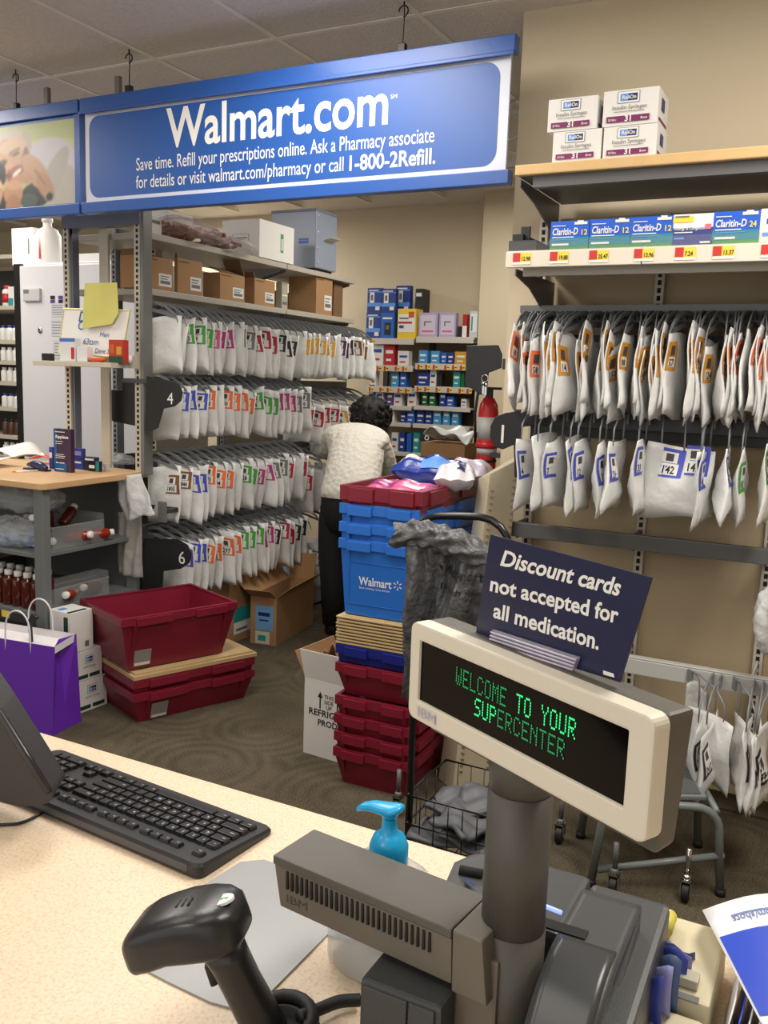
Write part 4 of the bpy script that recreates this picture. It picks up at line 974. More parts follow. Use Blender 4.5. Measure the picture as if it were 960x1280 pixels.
# tall pile of totes in the aisle
SR = math.radians(2)
Cs = Vector((-1.225, 2.655)); ux = Vector((math.cos(SR), math.sin(SR))); sw, sl = .30, .58
def pileC(z, dx=0, dy=0): v = Cs-ux*sw; return (v.x+dx, v.y+dy, z)
PG = 'totes in the tall pile in the aisle'
zr = [.14, .20, .265, .335, .455]
nm = ['lowest', 'second from the bottom', 'third from the bottom', 'fourth from the bottom', 'fifth from the bottom, under the navy tote']
for i, z in enumerate(zr):
    hh = .14 if i else .14
    tote('storage_tote', 'dark red tote in the tall aisle pile, %s' % nm[i], pileC(z-hh if i < 4 else z-.12, .002*(i % 2)), sw, sl, hh if i < 4 else .12, SR, M_TRED, taper=.03, group=PG)
tote('storage_tote', 'navy blue tote squeezed between red totes and tan lids in the aisle pile', pileC(.458), sw, sl, .065, SR, M_TNAV, taper=.01, group=PG, ribs=False)
for i in range(9):
    lid('tote_lid', 'tan tote lid, %s from the top of the lid stack in the aisle' % ORD[8-i], pileC(.525+i*.0115, .002*math.sin(i*2)), sw+.004, sl, SR, group='tan lids stacked in the aisle pile', th=.011)
zbl = [.90, .958, 1.022]; zb0 = .63
tote('storage_tote', 'tall bright blue tote with white store lettering in the aisle pile', pileC(zb0), sw, sl, zbl[0]-zb0, SR, M_TBLU, taper=.022, group=PG, ribs=False)
for i in (1, 2):
    tote('storage_tote', 'bright blue tote nested in the aisle pile, %s rim from the top' % ('second blue' if i == 1 else 'first blue'), pileC(zbl[i]-.26), sw, sl, .26, SR, M_TBLU, taper=.02, group=PG, ribs=True)
tt = tote('storage_tote', 'shallow dark red tote on top of the aisle pile holding plastic packs', pileC(.985), sw+.01, sl+.01, .10, SR, M_TRED, taper=.012, group=PG, rimh=.05)
# lettering on the blue tote
blue = [o for o in bpy.data.objects if o.get('label', '').startswith('tall bright blue')][0]
bm_ = world_of(blue); b = B()
def spark(b, c, ux, uy, r, m, lift=0.):
    ux = Vector(ux); uy = Vector(uy); n = ux.cross(uy); c = Vector(c)+n*lift; b.use(m)
    for k in range(6):
        a = math.radians(90+60*k); d = ux*math.cos(a)+uy*math.sin(a); s = ux*-math.sin(a)+uy*math.cos(a)
        b.add([c+d*r*.38-s*r*.07, c+d*r*.38+s*r*.07, c+d*r+s*r*.13, c+d*r-s*r*.13], [(0, 1, 2, 3)], False)
hb = zbl[0]-zb0
def fy(z): return .022+(.012*.6-.022)*z/(hb-.035)
z = .112; o = Vector((.078, fy(z)-.0015, z)); uyv = Vector((0, -(.022-.0072)/(hb-.035), 1)).normalized()
put_text(b, 'Walmart', o, (1, 0, 0), uyv, .042, M_INK, bold=.02, width=.125, res=3)
spark(b, o+Vector((.147, 0, 0))+uyv*.014, (1, 0, 0), uyv, .017, M_INK)
put_text(b, 'Save money. Live better.', o-uyv*.014, (1, 0, 0), uyv, .012, M_INK, width=.12)
obj('lettering', b, None, blue, local=True)
b = B(); b.tube([(.04, fy(.04)-.001, .04), (.27, fy(.04)-.001, .04), (.27, fy(.19)-.001, .19), (.04, fy(.19)-.001, .19)], .0015, 4, closed=True); obj('panel_line', b, M_TBLU, blue, local=True)
# packs in the top tote
M_PB = mat('blue_film_pack', (34, 62, 150), .22, bump=.5, bscale=18); M_PW = mat('white_film_pack', (226, 222, 228), .25, bump=.5, bscale=18); M_PP = mat('pink_film_pack', (206, 92, 140), .28, bump=.5, bscale=22)
zt0 = 1.0
def pillow(name, label, cat, cx, cy, cz, rx, ry, rz, m, rot, seed, items=None, group=None):
    t = thing(name, label, cat, (cx, cy, cz), rot, group)
    b = B(); r = random.Random(seed); ph = [r.uniform(0, 6.28) for _ in range(4)]
    def f(u, v, s):
        x = (u-.5)*2; y = (v-.5)*2; e = (max(0, 1-abs(x)**3.5)*max(0, 1-abs(y)**3.0))**.5
        return (x*rx*(1+.03*math.sin(6*y+ph[0])), y*ry*(1+.04*math.sin(5*x+ph[1])), s*rz*e*(1+.12*math.sin(7*x+3*y+ph[2])+.1*math.sin(9*y-4*x+ph[3]))+.003*math.sin(8*x))
    b.grid(lambda u, v: f(u, v, 1), 20, 14); b.grid(lambda u, v: f(u, v, -1), 20, 14, flip=True)
    obj('pack_film', b, m, t, local=True)
    if items:
        g = B()
        for u0, v0, u1, v1, mm in items:
            g.use(mm); g.grid(lambda a, c: (lambda p: (p[0], p[1], p[2]+.0015))(f(u0+(u1-u0)*a, v0+(v1-v0)*c, 1)), 10, 6)
        obj('pack_print', g, None, t, local=True)
    return t
pk = pileC(0); 
pillow('plastic_pack', 'shiny blue plastic pack with white band on the top red tote', 'pack', Cs.x-.13, Cs.y+.36, 1.12, .125, .085, .048, M_PB, .1, 2, [(.0, .1, .12, .9, WHITE), (.15, .25, .35, .45, WHITE), (.45, .02, .95, .4, M_SKY)], 'packs in the top tote')
pillow('plastic_pack', 'white and navy plastic pack right of the shiny blue pack', 'pack', Cs.x-.01, Cs.y+.32, 1.11, .07, .12, .045, M_PW, .35, 4, [(.55, .1, .75, .9, M_NAVY)], 'packs in the top tote')
pillow('plastic_pack', 'pale lilac plastic pack at the far end of the top red tote', 'pack', Cs.x-.04, Cs.y+.50, 1.105, .09, .09, .05, mat('lilac_film_pack', (206, 196, 214), .25, bump=.5, bscale=18), .1, 6, None, 'packs in the top tote')
pillow('plastic_pack', 'pink and magenta plastic pack lying flat at the front of the top tote', 'pack', Cs.x-.15, Cs.y+.16, 1.065, .115, .10, .028, M_PP, .05, 9, [(.1, .1, .5, .5, mat('magenta_print', (150, 40, 120), .3)), (.3, .6, .7, .9, mat('pale_pink_print', (236, 196, 206), .3)), (.75, .1, .95, .3, WHITE)], 'packs in the top tote')
pillow('plastic_pack', 'pale plastic pack filling the bottom of the top tote', 'pack', Cs.x-.15, Cs.y+.38, 1.04, .12, .17, .035, M_PW, 0, 12, None, 'packs in the top tote')
bk_ = P(34, 795, 'Y', 2.47); tag(obj('bag_strap', B().tube([(bk_.x-.0, 2.49, bk_.z-.03), (bk_.x-.005, 2.49, bk_.z+.06), (bk_.x+.015, 2.49, bk_.z+.085), (bk_.x+.04, 2.49, bk_.z+.075)], .008, 6), mat('black_plastic', (26, 26, 28), .45)), 'short black strap looping over the front rim of the purple bag', 'strap')
# leaning perforated shelf panel right of the pile
lp = thing('perforated_board', 'beige perforated metal shelf panel leaning between the tote pile and the wall', 'panel', (-1.0, 2.9, 0))
A = P(598, 598, 'Y', 2.97); Bp = P(612, 592, 'Y', 2.90); Cp = P(648, 574, 'Y', 2.98)
a0 = P(547, 985, 'Y', 2.88); b0 = P(566, 985, 'Y', 2.82); c0 = P(612, 965, 'Y', 2.92)
a0.z = b0.z = c0.z = 0
tp = [Bp, Cp, Cp+Vector((-.04, .06, 0)), A]; bt = [b0, c0, c0+Vector((-.04, .06, 0)), a0]
b = B(); b.hexa(bt, tp); obj('panel_sheet', b, mat('warm_beige_steel', (196, 184, 158), .45), lp, bevel=.004)
b = B()
for k in range(46):
    f_ = .06+.9*k/46
    for s in (.16, .92):
        q = (b0.lerp(Bp, f_)).lerp(c0.lerp(Cp, f_), s); b.box(q.x-.008, q.y-.004, q.z-.003, q.x+.008, q.y-.001, q.z+.003)
obj('slots', b, mat('slot_shadow', (120, 110, 92), .8), lp, kind='stuff')
# ================================================================ CARDBOARD BOXES ON THE FLOOR
def open_box(name, label, C, w, d, h, rot, m, flaps, th=.004, group=None):
    t = thing(name, label, 'box', C, rot, group); b = B()
    b.box(-w, 0, 0, 0, d, .005)
    b.box(-w, 0, .005, 0, th, h); b.box(-w, d-th, .005, 0, d, h); b.box(-w, th, .005, -w+th, d-th, h); b.box(-th, th, .005, 0, d-th, h)
    obj('carton_body', b, m, t, local=True); t['dim'] = (w, d, h)
    for side, ang, ln in flaps:     # angle from straight up, positive outward
        s, c = math.sin(ang)*ln, math.cos(ang)*ln; b = B()
        if side == 'f': lo = [(-w, 0, h), (0, 0, h), (0, th, h), (-w, th, h)]; off = (0, -s, c)
        if side == 'b': lo = [(-w, d-th, h), (0, d-th, h), (0, d, h), (-w, d, h)]; off = (0, s, c)
        if side == 'l': lo = [(-w, 0, h), (-w+th, 0, h), (-w+th, d, h), (-w, d, h)]; off = (-s, 0, c)
        if side == 'r': lo = [(-th, 0, h), (0, 0, h), (0, d, h), (-th, d, h)]; off = (s, 0, c)
        b.hexa(lo, [tuple(p[i]+off[i] for i in range(3)) for p in lo]); obj('flap', b, m, t, local=True)
    return t
# white refrigerated carton
wc = P(379, 940, 'Z', 0); rw = math.radians(-4)
t = open_box('cardboard_box', 'white printed carton of crumpled brown paper beside the red tote pile', (wc.x+.30*math.cos(rw), wc.y+.30*math.sin(rw), 0), .30, .26, .305, rw, M_WBOX, [('f', -.0, .0001)])
b = B(); b.hexa([(-.30, 0, .305), (0, 0, .305), (0, .004, .305), (-.30, .004, .305)], [(-.312, -.02, .42), (.012, -.02, .42), (.012, -.016, .42), (-.312, -.016, .42)]); obj('flap', b, M_WBOX, t, local=True)
b = B(); b.hexa([(-.30, 0, .305), (-.296, 0, .305), (-.296, .26, .305), (-.30, .26, .305)], [(-.35, .0, .40), (-.346, 0, .40), (-.346, .26, .40), (-.35, .26, .40)]); obj('flap', b, M_CARD, t, local=True)
b = B(); b.hexa([(-.30, .256, .305), (0, .256, .305), (0, .26, .305), (-.30, .26, .305)], [(-.30, .32, .40), (0, .32, .40), (0, .324, .40), (-.30, .324, .40)]); obj('flap', b, M_CARD, t, local=True)
f = B()
put_text(f, 'REFRIGERATED', (-.278, -.001, .165), (1, 0, 0), (0, 0, 1), .036, BLACK, bold=.02, width=.26)
put_text(f, 'PRODUCT', (-.235, -.001, .128), (1, 0, 0), (0, 0, 1), .034, BLACK, bold=.02, width=.16)
for i, s in enumerate(('THIS', 'SIDE', 'UP')): put_text(f, s, (-.185, -.001, .238-.021*i), (1, 0, 0), (0, 0, 1), .022, BLACK, bold=.01, align='CENTER')
for x in (-.225, -.145):
    quad(f, (x-.003, -.001, .195), (1, 0, 0), (0, 0, 1), .006, .05, BLACK); f.use(BLACK); f.add([(x-.012, -.001, .238), (x+.012, -.001, .238), (x, -.001, .262)], [(0, 1, 2)])
obj('lettering', f, None, t, local=True)
C = t.location
b = B(); r = random.Random(5)
def paper(u, v):
    x = -.27+.22*u; y = .06+.14*v
    return (C.x+x, C.y+y, .30+.16*math.sin(math.pi*u)*(.6+.4*math.sin(9*u+3*v))+.05*abs(math.sin(14*u+5*v))-.06*v)
b.sheet(paper, 30, 12, .003)
tag(obj('kraft_paper', b, mat('kraft_paper', (168, 130, 92), .8, bump=.6, bscale=30)), 'crumpled brown kraft paper sticking out of the white printed carton', 'paper')
# brown open box by the rack
c = P(345, 808, 'Z', 0); rb = math.radians(9)
dw = abs(cut((c.x, c.y), math.pi+rb, 313, 780)); dd = abs(cut((c.x, c.y), math.pi/2+rb, 391, 780))
t = open_box('cardboard_box', 'open brown carton with blue label standing on the carpet by the rack', (c.x, c.y, 0), dw, dd, .265, rb, M_CARD, [('f', 1.0, .10), ('l', .9, .12), ('b', .25, .15), ('r', .9, .10)])
fprint(t, 'f', [(.2, .3, .88, .82, mat('pale_blue_label', (110, 160, 206), .6)), (.3, .6, .75, .68, M_NAVY), (.35, .5, .7, .53, M_NAVY), (.2, .02, .75, .28, mat('cream_label', (204, 204, 176), .6)), (.3, .08, .6, .2, pm('teal'))], 'label')
c = P(286, 806, 'Z', 0)
t = px_box('cardboard_box', 'brown carton with teal and white label between the red totes and the open carton', 'box', 262, 290, 315, (c.x, c.y, 0), 725, m=M_CARD)
fprint(t, 'r', [(.2, .3, .95, .52, pm('teal')), (.2, .12, .95, .3, WHITE), (.3, .16, .8, .2, M_GREYINK)], 'label')
# three white boxes
def wsyr(pl, pc, pr, Cc, ztop, lab, rot, kind):
    w = abs(cut(Cc, math.pi+rot, pl, 800)); d = abs(cut(Cc, math.pi/2+rot, pr, 800))
    t = box_at('syringe_box', lab, 'box', (Cc[0], Cc[1], Cc[2]), w, d, ztop-Cc[2], rot, M_WBOX, 'white syringe boxes stacked on the carpet')
    return t
GRN = mat('dark_green_print', (24, 62, 40), .5)
ru = math.radians(68-90)   # the wide side faces the aisle
def side_box(pa, pb_, z0, z1, lab, kind, sh=0.):
    """wide face between columns pa and pb_, running from a near corner"""
    base = P(95, 894, 'Z', 0); A_ = Vector((base.x, base.y))
    an = math.radians(86)
    s = cut((A_.x, A_.y), math.radians(180-22), pa, 850)
    c = (A_.x, A_.y)
    w = abs(cut(c, an, pb_, 860)); 
    t = thing('syringe_box', lab, 'box', (c[0]+sh*math.cos(an), c[1]+sh*math.sin(an), z0), an, 'white syringe boxes stacked on the carpet')
    h = z1-z0; d = .13
    obj('carton_body', B().box(0, 0, 0, w, d, h-.001), M_WBOX, t, local=True, bevel=.0015)
    t['dim'] = (w, d, h); b = B()
    def q(u0, v0, u1, v1, m, k): quad(b, (w*u0, -.0008, h*v0), (1, 0, 0), (0, 0, 1), w*(u1-u0), h*(v1-v0), m, .0003*k)
    if kind:
        q(.36, .55, .68, .82, M_GREYINK, 0); q(.37, .565, .67, .805, WHITE, 1); q(.4, .6, .64, .77, M_NAVY, 2); q(.4, .6, .5, .77, M_SKY, 3)
        put_text(b, 'ReliOn', (w*.42, -.0008, h*.64), (1, 0, 0), (0, 0, 1), .014, WHITE, lift=.0015, width=w*.2); put_text(b, 'Insulin Syringes', (w*.3, -.0008, h*.42), (1, 0, 0), (0, 0, 1), .014, M_GREYINK, lift=.001, width=w*.45)
        q(.12, .08, .46, .2, GRN, 1); q(.52, .08, .9, .2, GRN, 1)
    else:
        q(.62, .1, .8, .24, M_GREYINK, 1)
    obj('front_print', b, None, t, local=True)
    if not kind:
        b = B(); quad(b, (-.0008, d*.9, h*.05), (0, -1, 0), (0, 0, 1), d*.22, h*.36, M_NAVY); quad(b, (-.0008, d*.32, h*.1), (0, -1, 0), (0, 0, 1), d*.2, h*.36, GRN); quad(b, (-.0008, d*.32, h*.52), (0, -1, 0), (0, 0, 1), d*.2, h*.36, GRN)
        quad(b, (.0, d*.05, h), (1, 0, 0), (0, 1, 0), w*.8, d*.14, GRN, .001); quad(b, (w*.1, d*.55, h), (1, 0, 0), (0, 1, 0), w*.3, d*.2, M_SKY, .001)
        obj('side_print', b, None, t, local=True)
    return t
side_box(95, 134, 0, .137, 'white syringe box at the bottom of the stack by the purple bag', 1)
side_box(88, 128, .138, .27, 'white syringe box in the middle of the stack by the purple bag', 1, .0)
side_box(88, 122, .271, .445, 'taller white box on top of the stack by the purple bag', 0, -.02)
# ================================================================ PURPLE BAG
t = thing('gift_bag', 'purple paper gift bag with white rope handles on the carpet by the desk', 'bag', (-2.75, 2.4, 0))
M_PUR = mat('purple_paper', (104, 40, 178), .6, bump=.1, bscale=6); M_PURW = mat('white_paper_lining', (226, 222, 224), .7)
f0 = P(66, 920, 'Z', 0); r0 = P(95, 905, 'Z', 0); dv = Vector((r0.x-f0.x, r0.y-f0.y, 0)); dv.normalize(); lv = Vector((-.985, -.12, 0)).normalized()
FR = f0; BR = f0+dv*.17; FL = f0+lv*.42; BL = BR+lv*.42; up = Vector((0, 0, .36))
inn = .035
tF, tB = FR+up+dv*.02-lv*-.0, BR+up-dv*.02+Vector((-.0, 0, .02))
tFL, tBL = FL+up+dv*.02, BL+up-dv*.02+Vector((0, 0, .02))
b = B(); e = Vector((.0, 0, 0))
midb = (FR+BR)/2+Vector((0, 0, .11))+lv*.01; midt = (tF+tB)/2+lv*.035
vs = [FR, BR, BL, FL, tF, tB, tBL, tFL, midb, midt]
b.add(vs, [(3, 2, 1, 0), (0, 4, 7, 3), (1, 2, 6, 5), (2, 3, 7, 6), (0, 8, 9, 4), (8, 1, 5, 9), (0, 1, 8)]); obj('bag_body', b, M_PUR, t)
b = B(); k = .002
ins = [tF+lv*.004+dv*.002, tB+lv*.004-dv*.002, tBL-lv*.004-dv*.002, tFL-lv*.004+dv*.002]
lowr = [p-Vector((0, 0, .03)) for p in ins]
b.add(ins+lowr, [(0, 1, 5, 4), (1, 2, 6, 5), (2, 3, 7, 6), (3, 0, 4, 7), (4, 5, 6, 7)]); obj('lining', b, M_PURW, t)
b = B(); b.add([tB, tBL, tBL-Vector((0, 0, .05))-dv*.004, tB-Vector((0, 0, .05))-dv*.004], [(0, 1, 2, 3)]); obj('turned_hem', b, M_PURW, t)
for s, (pp, qq) in enumerate(((tF, tFL), (tB, tBL))):
    a_, c_ = pp.lerp(qq, .28), pp.lerp(qq, .58); pts = [a_-Vector((0, 0, .04))]
    for i in range(13):
        q = i/12; pts.append(a_.lerp(c_, .5-.5*math.cos(math.pi*q))+Vector((0, 0, .125*math.sin(math.pi*q)**.6)))
    pts.append(c_-Vector((0, 0, .04))); b = B(); b.tube(pts, .0035, 6); obj('handle', b, M_PURW, t)
# ================================================================ DESK AT THE LEFT
DZ = .977
M_DSK = mat('desk_grey_steel', (112, 116, 116), .45, metal=.1); M_WOOD = mat('light_beech_laminate', (206, 168, 122), .4, var=.06, vscale=5)
c0 = P(52, 605, 'Z', DZ); DX1, DY0, DY1, DX0 = c0.x, c0.y, 3.25, -4.3
dk = thing('desk', 'grey steel desk with a light wood top and open shelves of medicine bottles', 'desk', (-3.4, 2.9, 0))
b = B(); pts = [(DX0, DY0, DZ-.028), (DX1-.03, DY0, DZ-.028), (DX1-.006, DY0+.008, DZ-.028), (DX1, DY0+.03, DZ-.028), (DX1-.03, DY1, DZ-.028), (DX0, DY1, DZ-.028)]
b.prism(pts, (0, 0, .028)); obj('desk_top', b, M_WOOD, dk, bevel=.004)
px0 = DX1-.075
obj('leg', B().box(px0, DY0+.02, 0, px0+.055, DY0+.06, DZ-.028), M_DSK, dk, bevel=.003)
obj('leg', B().box(DX1-.10, DY1-.08, 0, DX1-.05, DY1-.04, DZ-.028), M_DSK, dk, bevel=.003)
obj('leg', B().box(DX0, DY0+.02, 0, DX0+.05, DY0+.06, DZ-.028), M_DSK, dk, bevel=.003)
obj('back_panel', B().box(DX0, DY1-.06, .02, DX1-.09, DY1-.05, DZ-.028), mat('desk_back_dark', (92, 94, 94), .6), dk)
obj('side_panel', B().box(DX0+.6, DY0+.35, .3, DX0+.61, DY1-.06, .66), mat('desk_back_dark', (0, 0, 0)), dk)
for z in (.67, .415, .12):
    obj('shelf', B().box(DX0, DY0+.03, z-.018, DX1-.06, DY1-.06, z), M_DSK, dk, bevel=.002)
obj('inner_board', B().box(DX0, DY0+.25, .545, DX1-.62, DY1-.1, .56), M_WOOD, dk)
fd = P(8, 775, 'Y', DY0+.028)
b = B(); quad(b, (fd.x-.03, DY0+.0285, .40-.03), (1, 0, 0), (0, 0, 1), .05, .03, mat('tag_yellow_paper', (240, 214, 70), .5)); b.use(BLACK)
obj('shelf_label', b, None, dk)
# bottles
M_AMB = mat('amber_bottle', (84, 26, 16), .15, trans=.1, coat=.3); M_AMBR = mat('red_amber_bottle', (150, 42, 20), .15, trans=.15, coat=.3); M_CAP = mat('white_cap', (232, 230, 226), .45)
_bt = {}
def bottle(name, label, loc, r, h, m, group, rot=(0, 0, 0), cap=M_CAP, lab=None, cat='bottle'):
    k = (r, h, m.name, cap.name, lab.name if lab else '')
    if k not in _bt:
        _bt[k] = (B().lathe([(r*.92, 0), (r, .004), (r, h*.72), (r*.9, h*.78), (r*.5, h*.83), (r*.5, h*.86)], n=14).mesh('bottle_body', m),
                  B().lathe([(r*.62, h*.85), (r*.64, h*.86), (r*.64, h*.99), (r*.58, h)], n=14).mesh('cap', cap),
                  B().lathe([(r*1.02, h*.15), (r*1.02, h*.6)], n=14).mesh('label', lab) if lab else None)
    t = thing(name, label, cat, loc, 0, group, rot)
    link('bottle_body', _bt[k][0], t); link('cap', _bt[k][1], t)
    if lab: link('label', _bt[k][2], t)
    return t
BG = 'brown bottles with white caps on the lower desk shelf'
r_ = random.Random(4); xs0 = DX1-.16; k = 0
for row in range(2):
    for i in range(9):
        x = xs0+.03-.058*i-(.029 if row else 0); y = DY0+.08+.085*row
        bottle('medicine_bottle', 'brown bottle with white cap, %s from the right in the %s row, lower desk shelf' % (ORD[i], 'front' if row == 0 else 'back'), (x, y, .415), .027, .155, M_AMB, BG)
UG = 'brown bottles jumbled on the upper desk shelf'
up_ = [(-.16, .28, .025, 80, 20, 'orange-brown bottle lying with its cap to the right, front of the upper desk shelf', M_AMBR), (-.20, .20, .025, 85, -30, 'dark amber bottle lying across the upper desk shelf', M_AMB), (-.24, .33, .07, 50, 100, 'amber bottle propped on the pile at the back of the upper desk shelf', M_AMB),
       (-.26, .22, .07, 60, -60, 'amber bottle on top of the pile, cap towards the aisle', M_AMB), (-.3, .3, .03, 0, 0, 'upright amber bottle at the left of the upper shelf pile', M_AMB), (-.34, .22, .0, 0, 0, 'upright amber bottle left of the pile near the front', M_AMB),
       (-.12, .36, .028, 86, 60, 'small amber bottle lying at the right end of the upper desk shelf', M_AMBR)]
for dx, dy, dz, tl_, az, lab, m_ in up_:
    bottle('medicine_bottle', lab, (DX1+dx, DY0+dy, .672+dz), .025, .12, m_, UG, (0, math.radians(tl_), math.radians(az)))
def bin_(name, label, x0, y0, z0, x1, y1, z1):
    t = thing(name, label, 'bin', ((x0+x1)/2, (y0+y1)/2, z0)); m = film('clear_bin_plastic', (200, 205, 205), .16, .12, 0); th = .003
    b = B(); b.box(x0, y0, z0, x1, y1, z0+th); b.box(x0, y0, z0+th, x0+th, y1, z1); b.box(x1-th, y0, z0+th, x1, y1, z1-.03); b.box(x0+th, y0, z0+th, x1-th, y0+th, z1-.03); b.box(x0+th, y1-th, z0+th, x1-th, y1, z1)
    obj('bin_walls', b, m, t); b = B(); b.tube([(x0, y0, z1-.03), (x1, y0, z1-.03), (x1, y1, z1-.03), (x0, y1, z1-.03)], .003, 5, closed=True); obj('rim', b, m, t)
bin_('plastic_bin', 'clear plastic bin holding jumbled amber bottles, upper desk shelf', DX1-.36, DY0+.12, .672, DX1-.075, DY0+.42, .80)
bin_('plastic_bin', 'clear plastic bin with one red-brown bottle, lower desk shelf', DX1-.14, DY0+.1, .417, DX1-.07, DY0+.44, .53)
bottle('medicine_bottle', 'red-brown bottle lying in the lower clear bin behind the desk leg', (DX1-.12, DY0+.28, .45), .026, .13, M_AMBR, 'loose bottles in the lower bin', (math.radians(82), 0, .5))
bottle('medicine_bottle', 'dark red bottle lying near the back of the lower clear bin', (DX1-.12, DY0+.42, .45), .026, .12, M_AMB, 'loose bottles in the lower bin', (math.radians(80), 0, .2))
M_CLR = film('clear_bag_film2', (215, 220, 224), .34, .22, .5, 30)
def cbag(label, c, r3, seed, flat=.8, amp=.22):
    b = B(); blob(b, c, r3[0], r3[1], r3[2], seed, amp, flat=flat)
    return tag(obj('plastic_bag', b, M_CLR), label, 'bag')
cbag('crumpled clear plastic bag hanging under the desk top at the left', (DX1-.33, DY0+.2, .87), (.2, .12, .07), 21)
cbag('clear plastic bag with bluish contents on the upper desk shelf', (DX1-.30, DY0+.12, .725), (.16, .08, .07), 22, .72)
cbag('large clear plastic bag at the left end of the upper desk shelf', (DX1-.62, DY0+.14, .74), (.15, .1, .09), 23, .72)
t = thing('bag_contents', 'pale blue and white packets inside the clear bag on the upper desk shelf', 'packet', (DX1-.3, DY0+.13, .675))
for q in range(3): obj('packet', B().box(DX1-.42+.09*q, DY0+.11, .675, DX1-.36+.09*q, DY0+.15, .715+.01*q), mat('pale_blue_packet', (150, 176, 214), .5), t, bevel=.006)
# clear plastic hanging at the desk end
t = thing('plastic_bag', 'translucent plastic bag and long sleeve hanging at the desk end', 'bag', (DX1+.03, DY1-.1, .3))
A0, A1 = P(148, 606, 'Y', 3.16), P(190, 650, 'Y', 3.12)
hq = [P(x, y, 'Y', 3.12) for x, y in ((147, 596), (174, 592), (197, 642), (156, 652))]
b = B(); b.sheet(lambda u, v: tuple(hq[0].lerp(hq[1], u).lerp(hq[3].lerp(hq[2], u), v)+Vector((.006*math.sin(9*v+3*u), -.03*math.sin(math.pi*u)-.012*math.sin(11*u+4*v), .006*math.sin(12*u)*v))), 18, 18, .003)
obj('bag_film', b, film('milky_film', (226, 228, 226), .62, .3, .6, 25), t)
hr = [P(x, y, 'Y', 3.17) for x, y in ((148, 640), (178, 640), (178, 722), (150, 716))]
b = B(); b.sheet(lambda u, v: tuple(hr[0].lerp(hr[1], u).lerp(hr[3].lerp(hr[2], u), v)+Vector((.004*math.sin(6*v), -.02*math.sin(math.pi*u)-.008*math.sin(14*u+3*v), 0))), 14, 16, .003)
obj('sleeve', b, film('milky_film2', (206, 204, 196), .45, .3, .6, 25), t)
t = thing('metal_bracket', 'grey oblong metal bracket end beside the hanging plastic bag', 'bracket', (P(205, 640, 'Y', 3.2).x, 3.2, .7))
p = P(205, 640, 'Y', 3.2); obj('bracket_arm', B().box(p.x-.01, 3.2, p.z-.01, p.x, 3.30, p.z+.01).box(-3.02, 3.29, p.z-.01, p.x, 3.30, p.z+.01), M_RAIL, t); obj('bracket_plate', B().box(p.x-.03, 3.19, p.z-.05, p.x+.02, 3.2, p.z+.05), mat('satin_grey', (130, 132, 132), .35, metal=.5), t, bevel=.012)
# things on the desk
def desk_box(pl, pc, pr, pb, pt, col, lab, prints=(), rprints=(), group=None, cat='box', nm='product_box', rot=0.):
    C = P(pc, pb, 'Z', DZ+.001)
    t = px_box(nm, lab, cat, pl, pc, pr, (C.x, C.y, DZ+.001), pt, rot, mat('desk_'+nm+str(col), col, .4), group)
    if prints: fprint(t, 'f', prints, 'front_print')
    if rprints: fprint(t, 'r', rprints, 'side_print')
    return t
t = desk_box(67, 89, 93, 591, 537, (58, 34, 66), 'tall dark purple box with white lettering standing on the desk', [(0, 0, .18, 1, mat('teal_edge', (30, 90, 140), .4)), (0, .0, .75, .2, mat('teal_edge', (0, 0, 0))), (.12, .78, 'Ripplene', .02, WHITE, .03, .75), (.12, .7, .55, .712, WHITE), (.12, .65, .5, .66, WHITE), (.12, .4, .6, .412, WHITE), (.12, .36, .7, .372, WHITE), (.12, .32, .65, .332, WHITE), (.15, .2, .3, .225, WHITE), (.35, .2, .65, .22, WHITE), (.12, .06, .6, .075, WHITE), (.12, .92, .7, .935, WHITE)])
t = desk_box(61, 66, 68, 586, 559, (60, 60, 150), 'lilac and blue box half hidden behind the tall purple box', [(.1, .5, .9, .75, WHITE)])
t = desk_box(92, 104, 107, 587, 575, (50, 70, 160), 'small blue box, lower of two stacked beside the tall purple box', [(.1, .6, .8, .8, WHITE)])
t2 = px_box('product_box', 'small blue box with lilac print stacked on another beside the tall purple box', 'box', 92, 104, 107, (t.location.x, t.location.y, DZ+.002+t['dim'][2]), 561, 0, mat('desk_blue2', (44, 56, 140), .4)); fprint(t2, 'f', [(.1, .35, .8, .75, mat('lilac_print', (150, 140, 200), .5))], 'front_print')
desk_box(105, 119, 124, 589, 572, (36, 44, 62), 'small dark box with pale lid in front of the blue pair', [(.5, .2, .9, .7, BLACK), (.1, .75, .9, .9, WHITE)])
desk_box(110, 124, 128, 590, 577, (24, 30, 50), 'dark navy and teal small box at the right of the group', [(.7, 0, 1, 1, mat('teal_print', (30, 130, 130), .5)), (.1, .3, .6, .6, WHITE)])
desk_box(129, 134, 137, 589, 580, (190, 190, 186), 'tiny grey and white carton at the right end of the group')
t = thing('marker_pen', 'orange-tipped white pencil lying near the desk edge', 'pencil', tuple(P(30, 589, 'Z', DZ+.005)))
a, c = P(14, 590, 'Z', DZ+.006), P(47, 588, 'Z', DZ+.006); b = B(); b.tube([a.lerp(c, .15), c], .004, 6); obj('barrel', b, WHITE, t); b = B(); b.tube([a, a.lerp(c, .15)], [.001, .004], 6); obj('tip', b, mat('orange_tip', (220, 110, 50), .5), t)
a = P(50, 583, 'Z', DZ+.02); t = thing('stapler', 'navy blue stapler with rounded body on the desk', 'stapler', tuple(a)); b = B(); b.tube([a+Vector((-.1, .02, 0)), a+Vector((-.05, .01, .006)), a+Vector((.0, 0, .006)), a+Vector((.05, -.01, -.004))], [.008, .018, .019, .012], 8); obj('stapler_body', b, mat('navy_plastic', (36, 46, 90), .3), t); obj('stapler_base', B().box(a.x-.1, a.y-.01, DZ, a.x+.05, a.y+.02, DZ+.008), mat('navy_plastic', (0, 0, 0)), t)
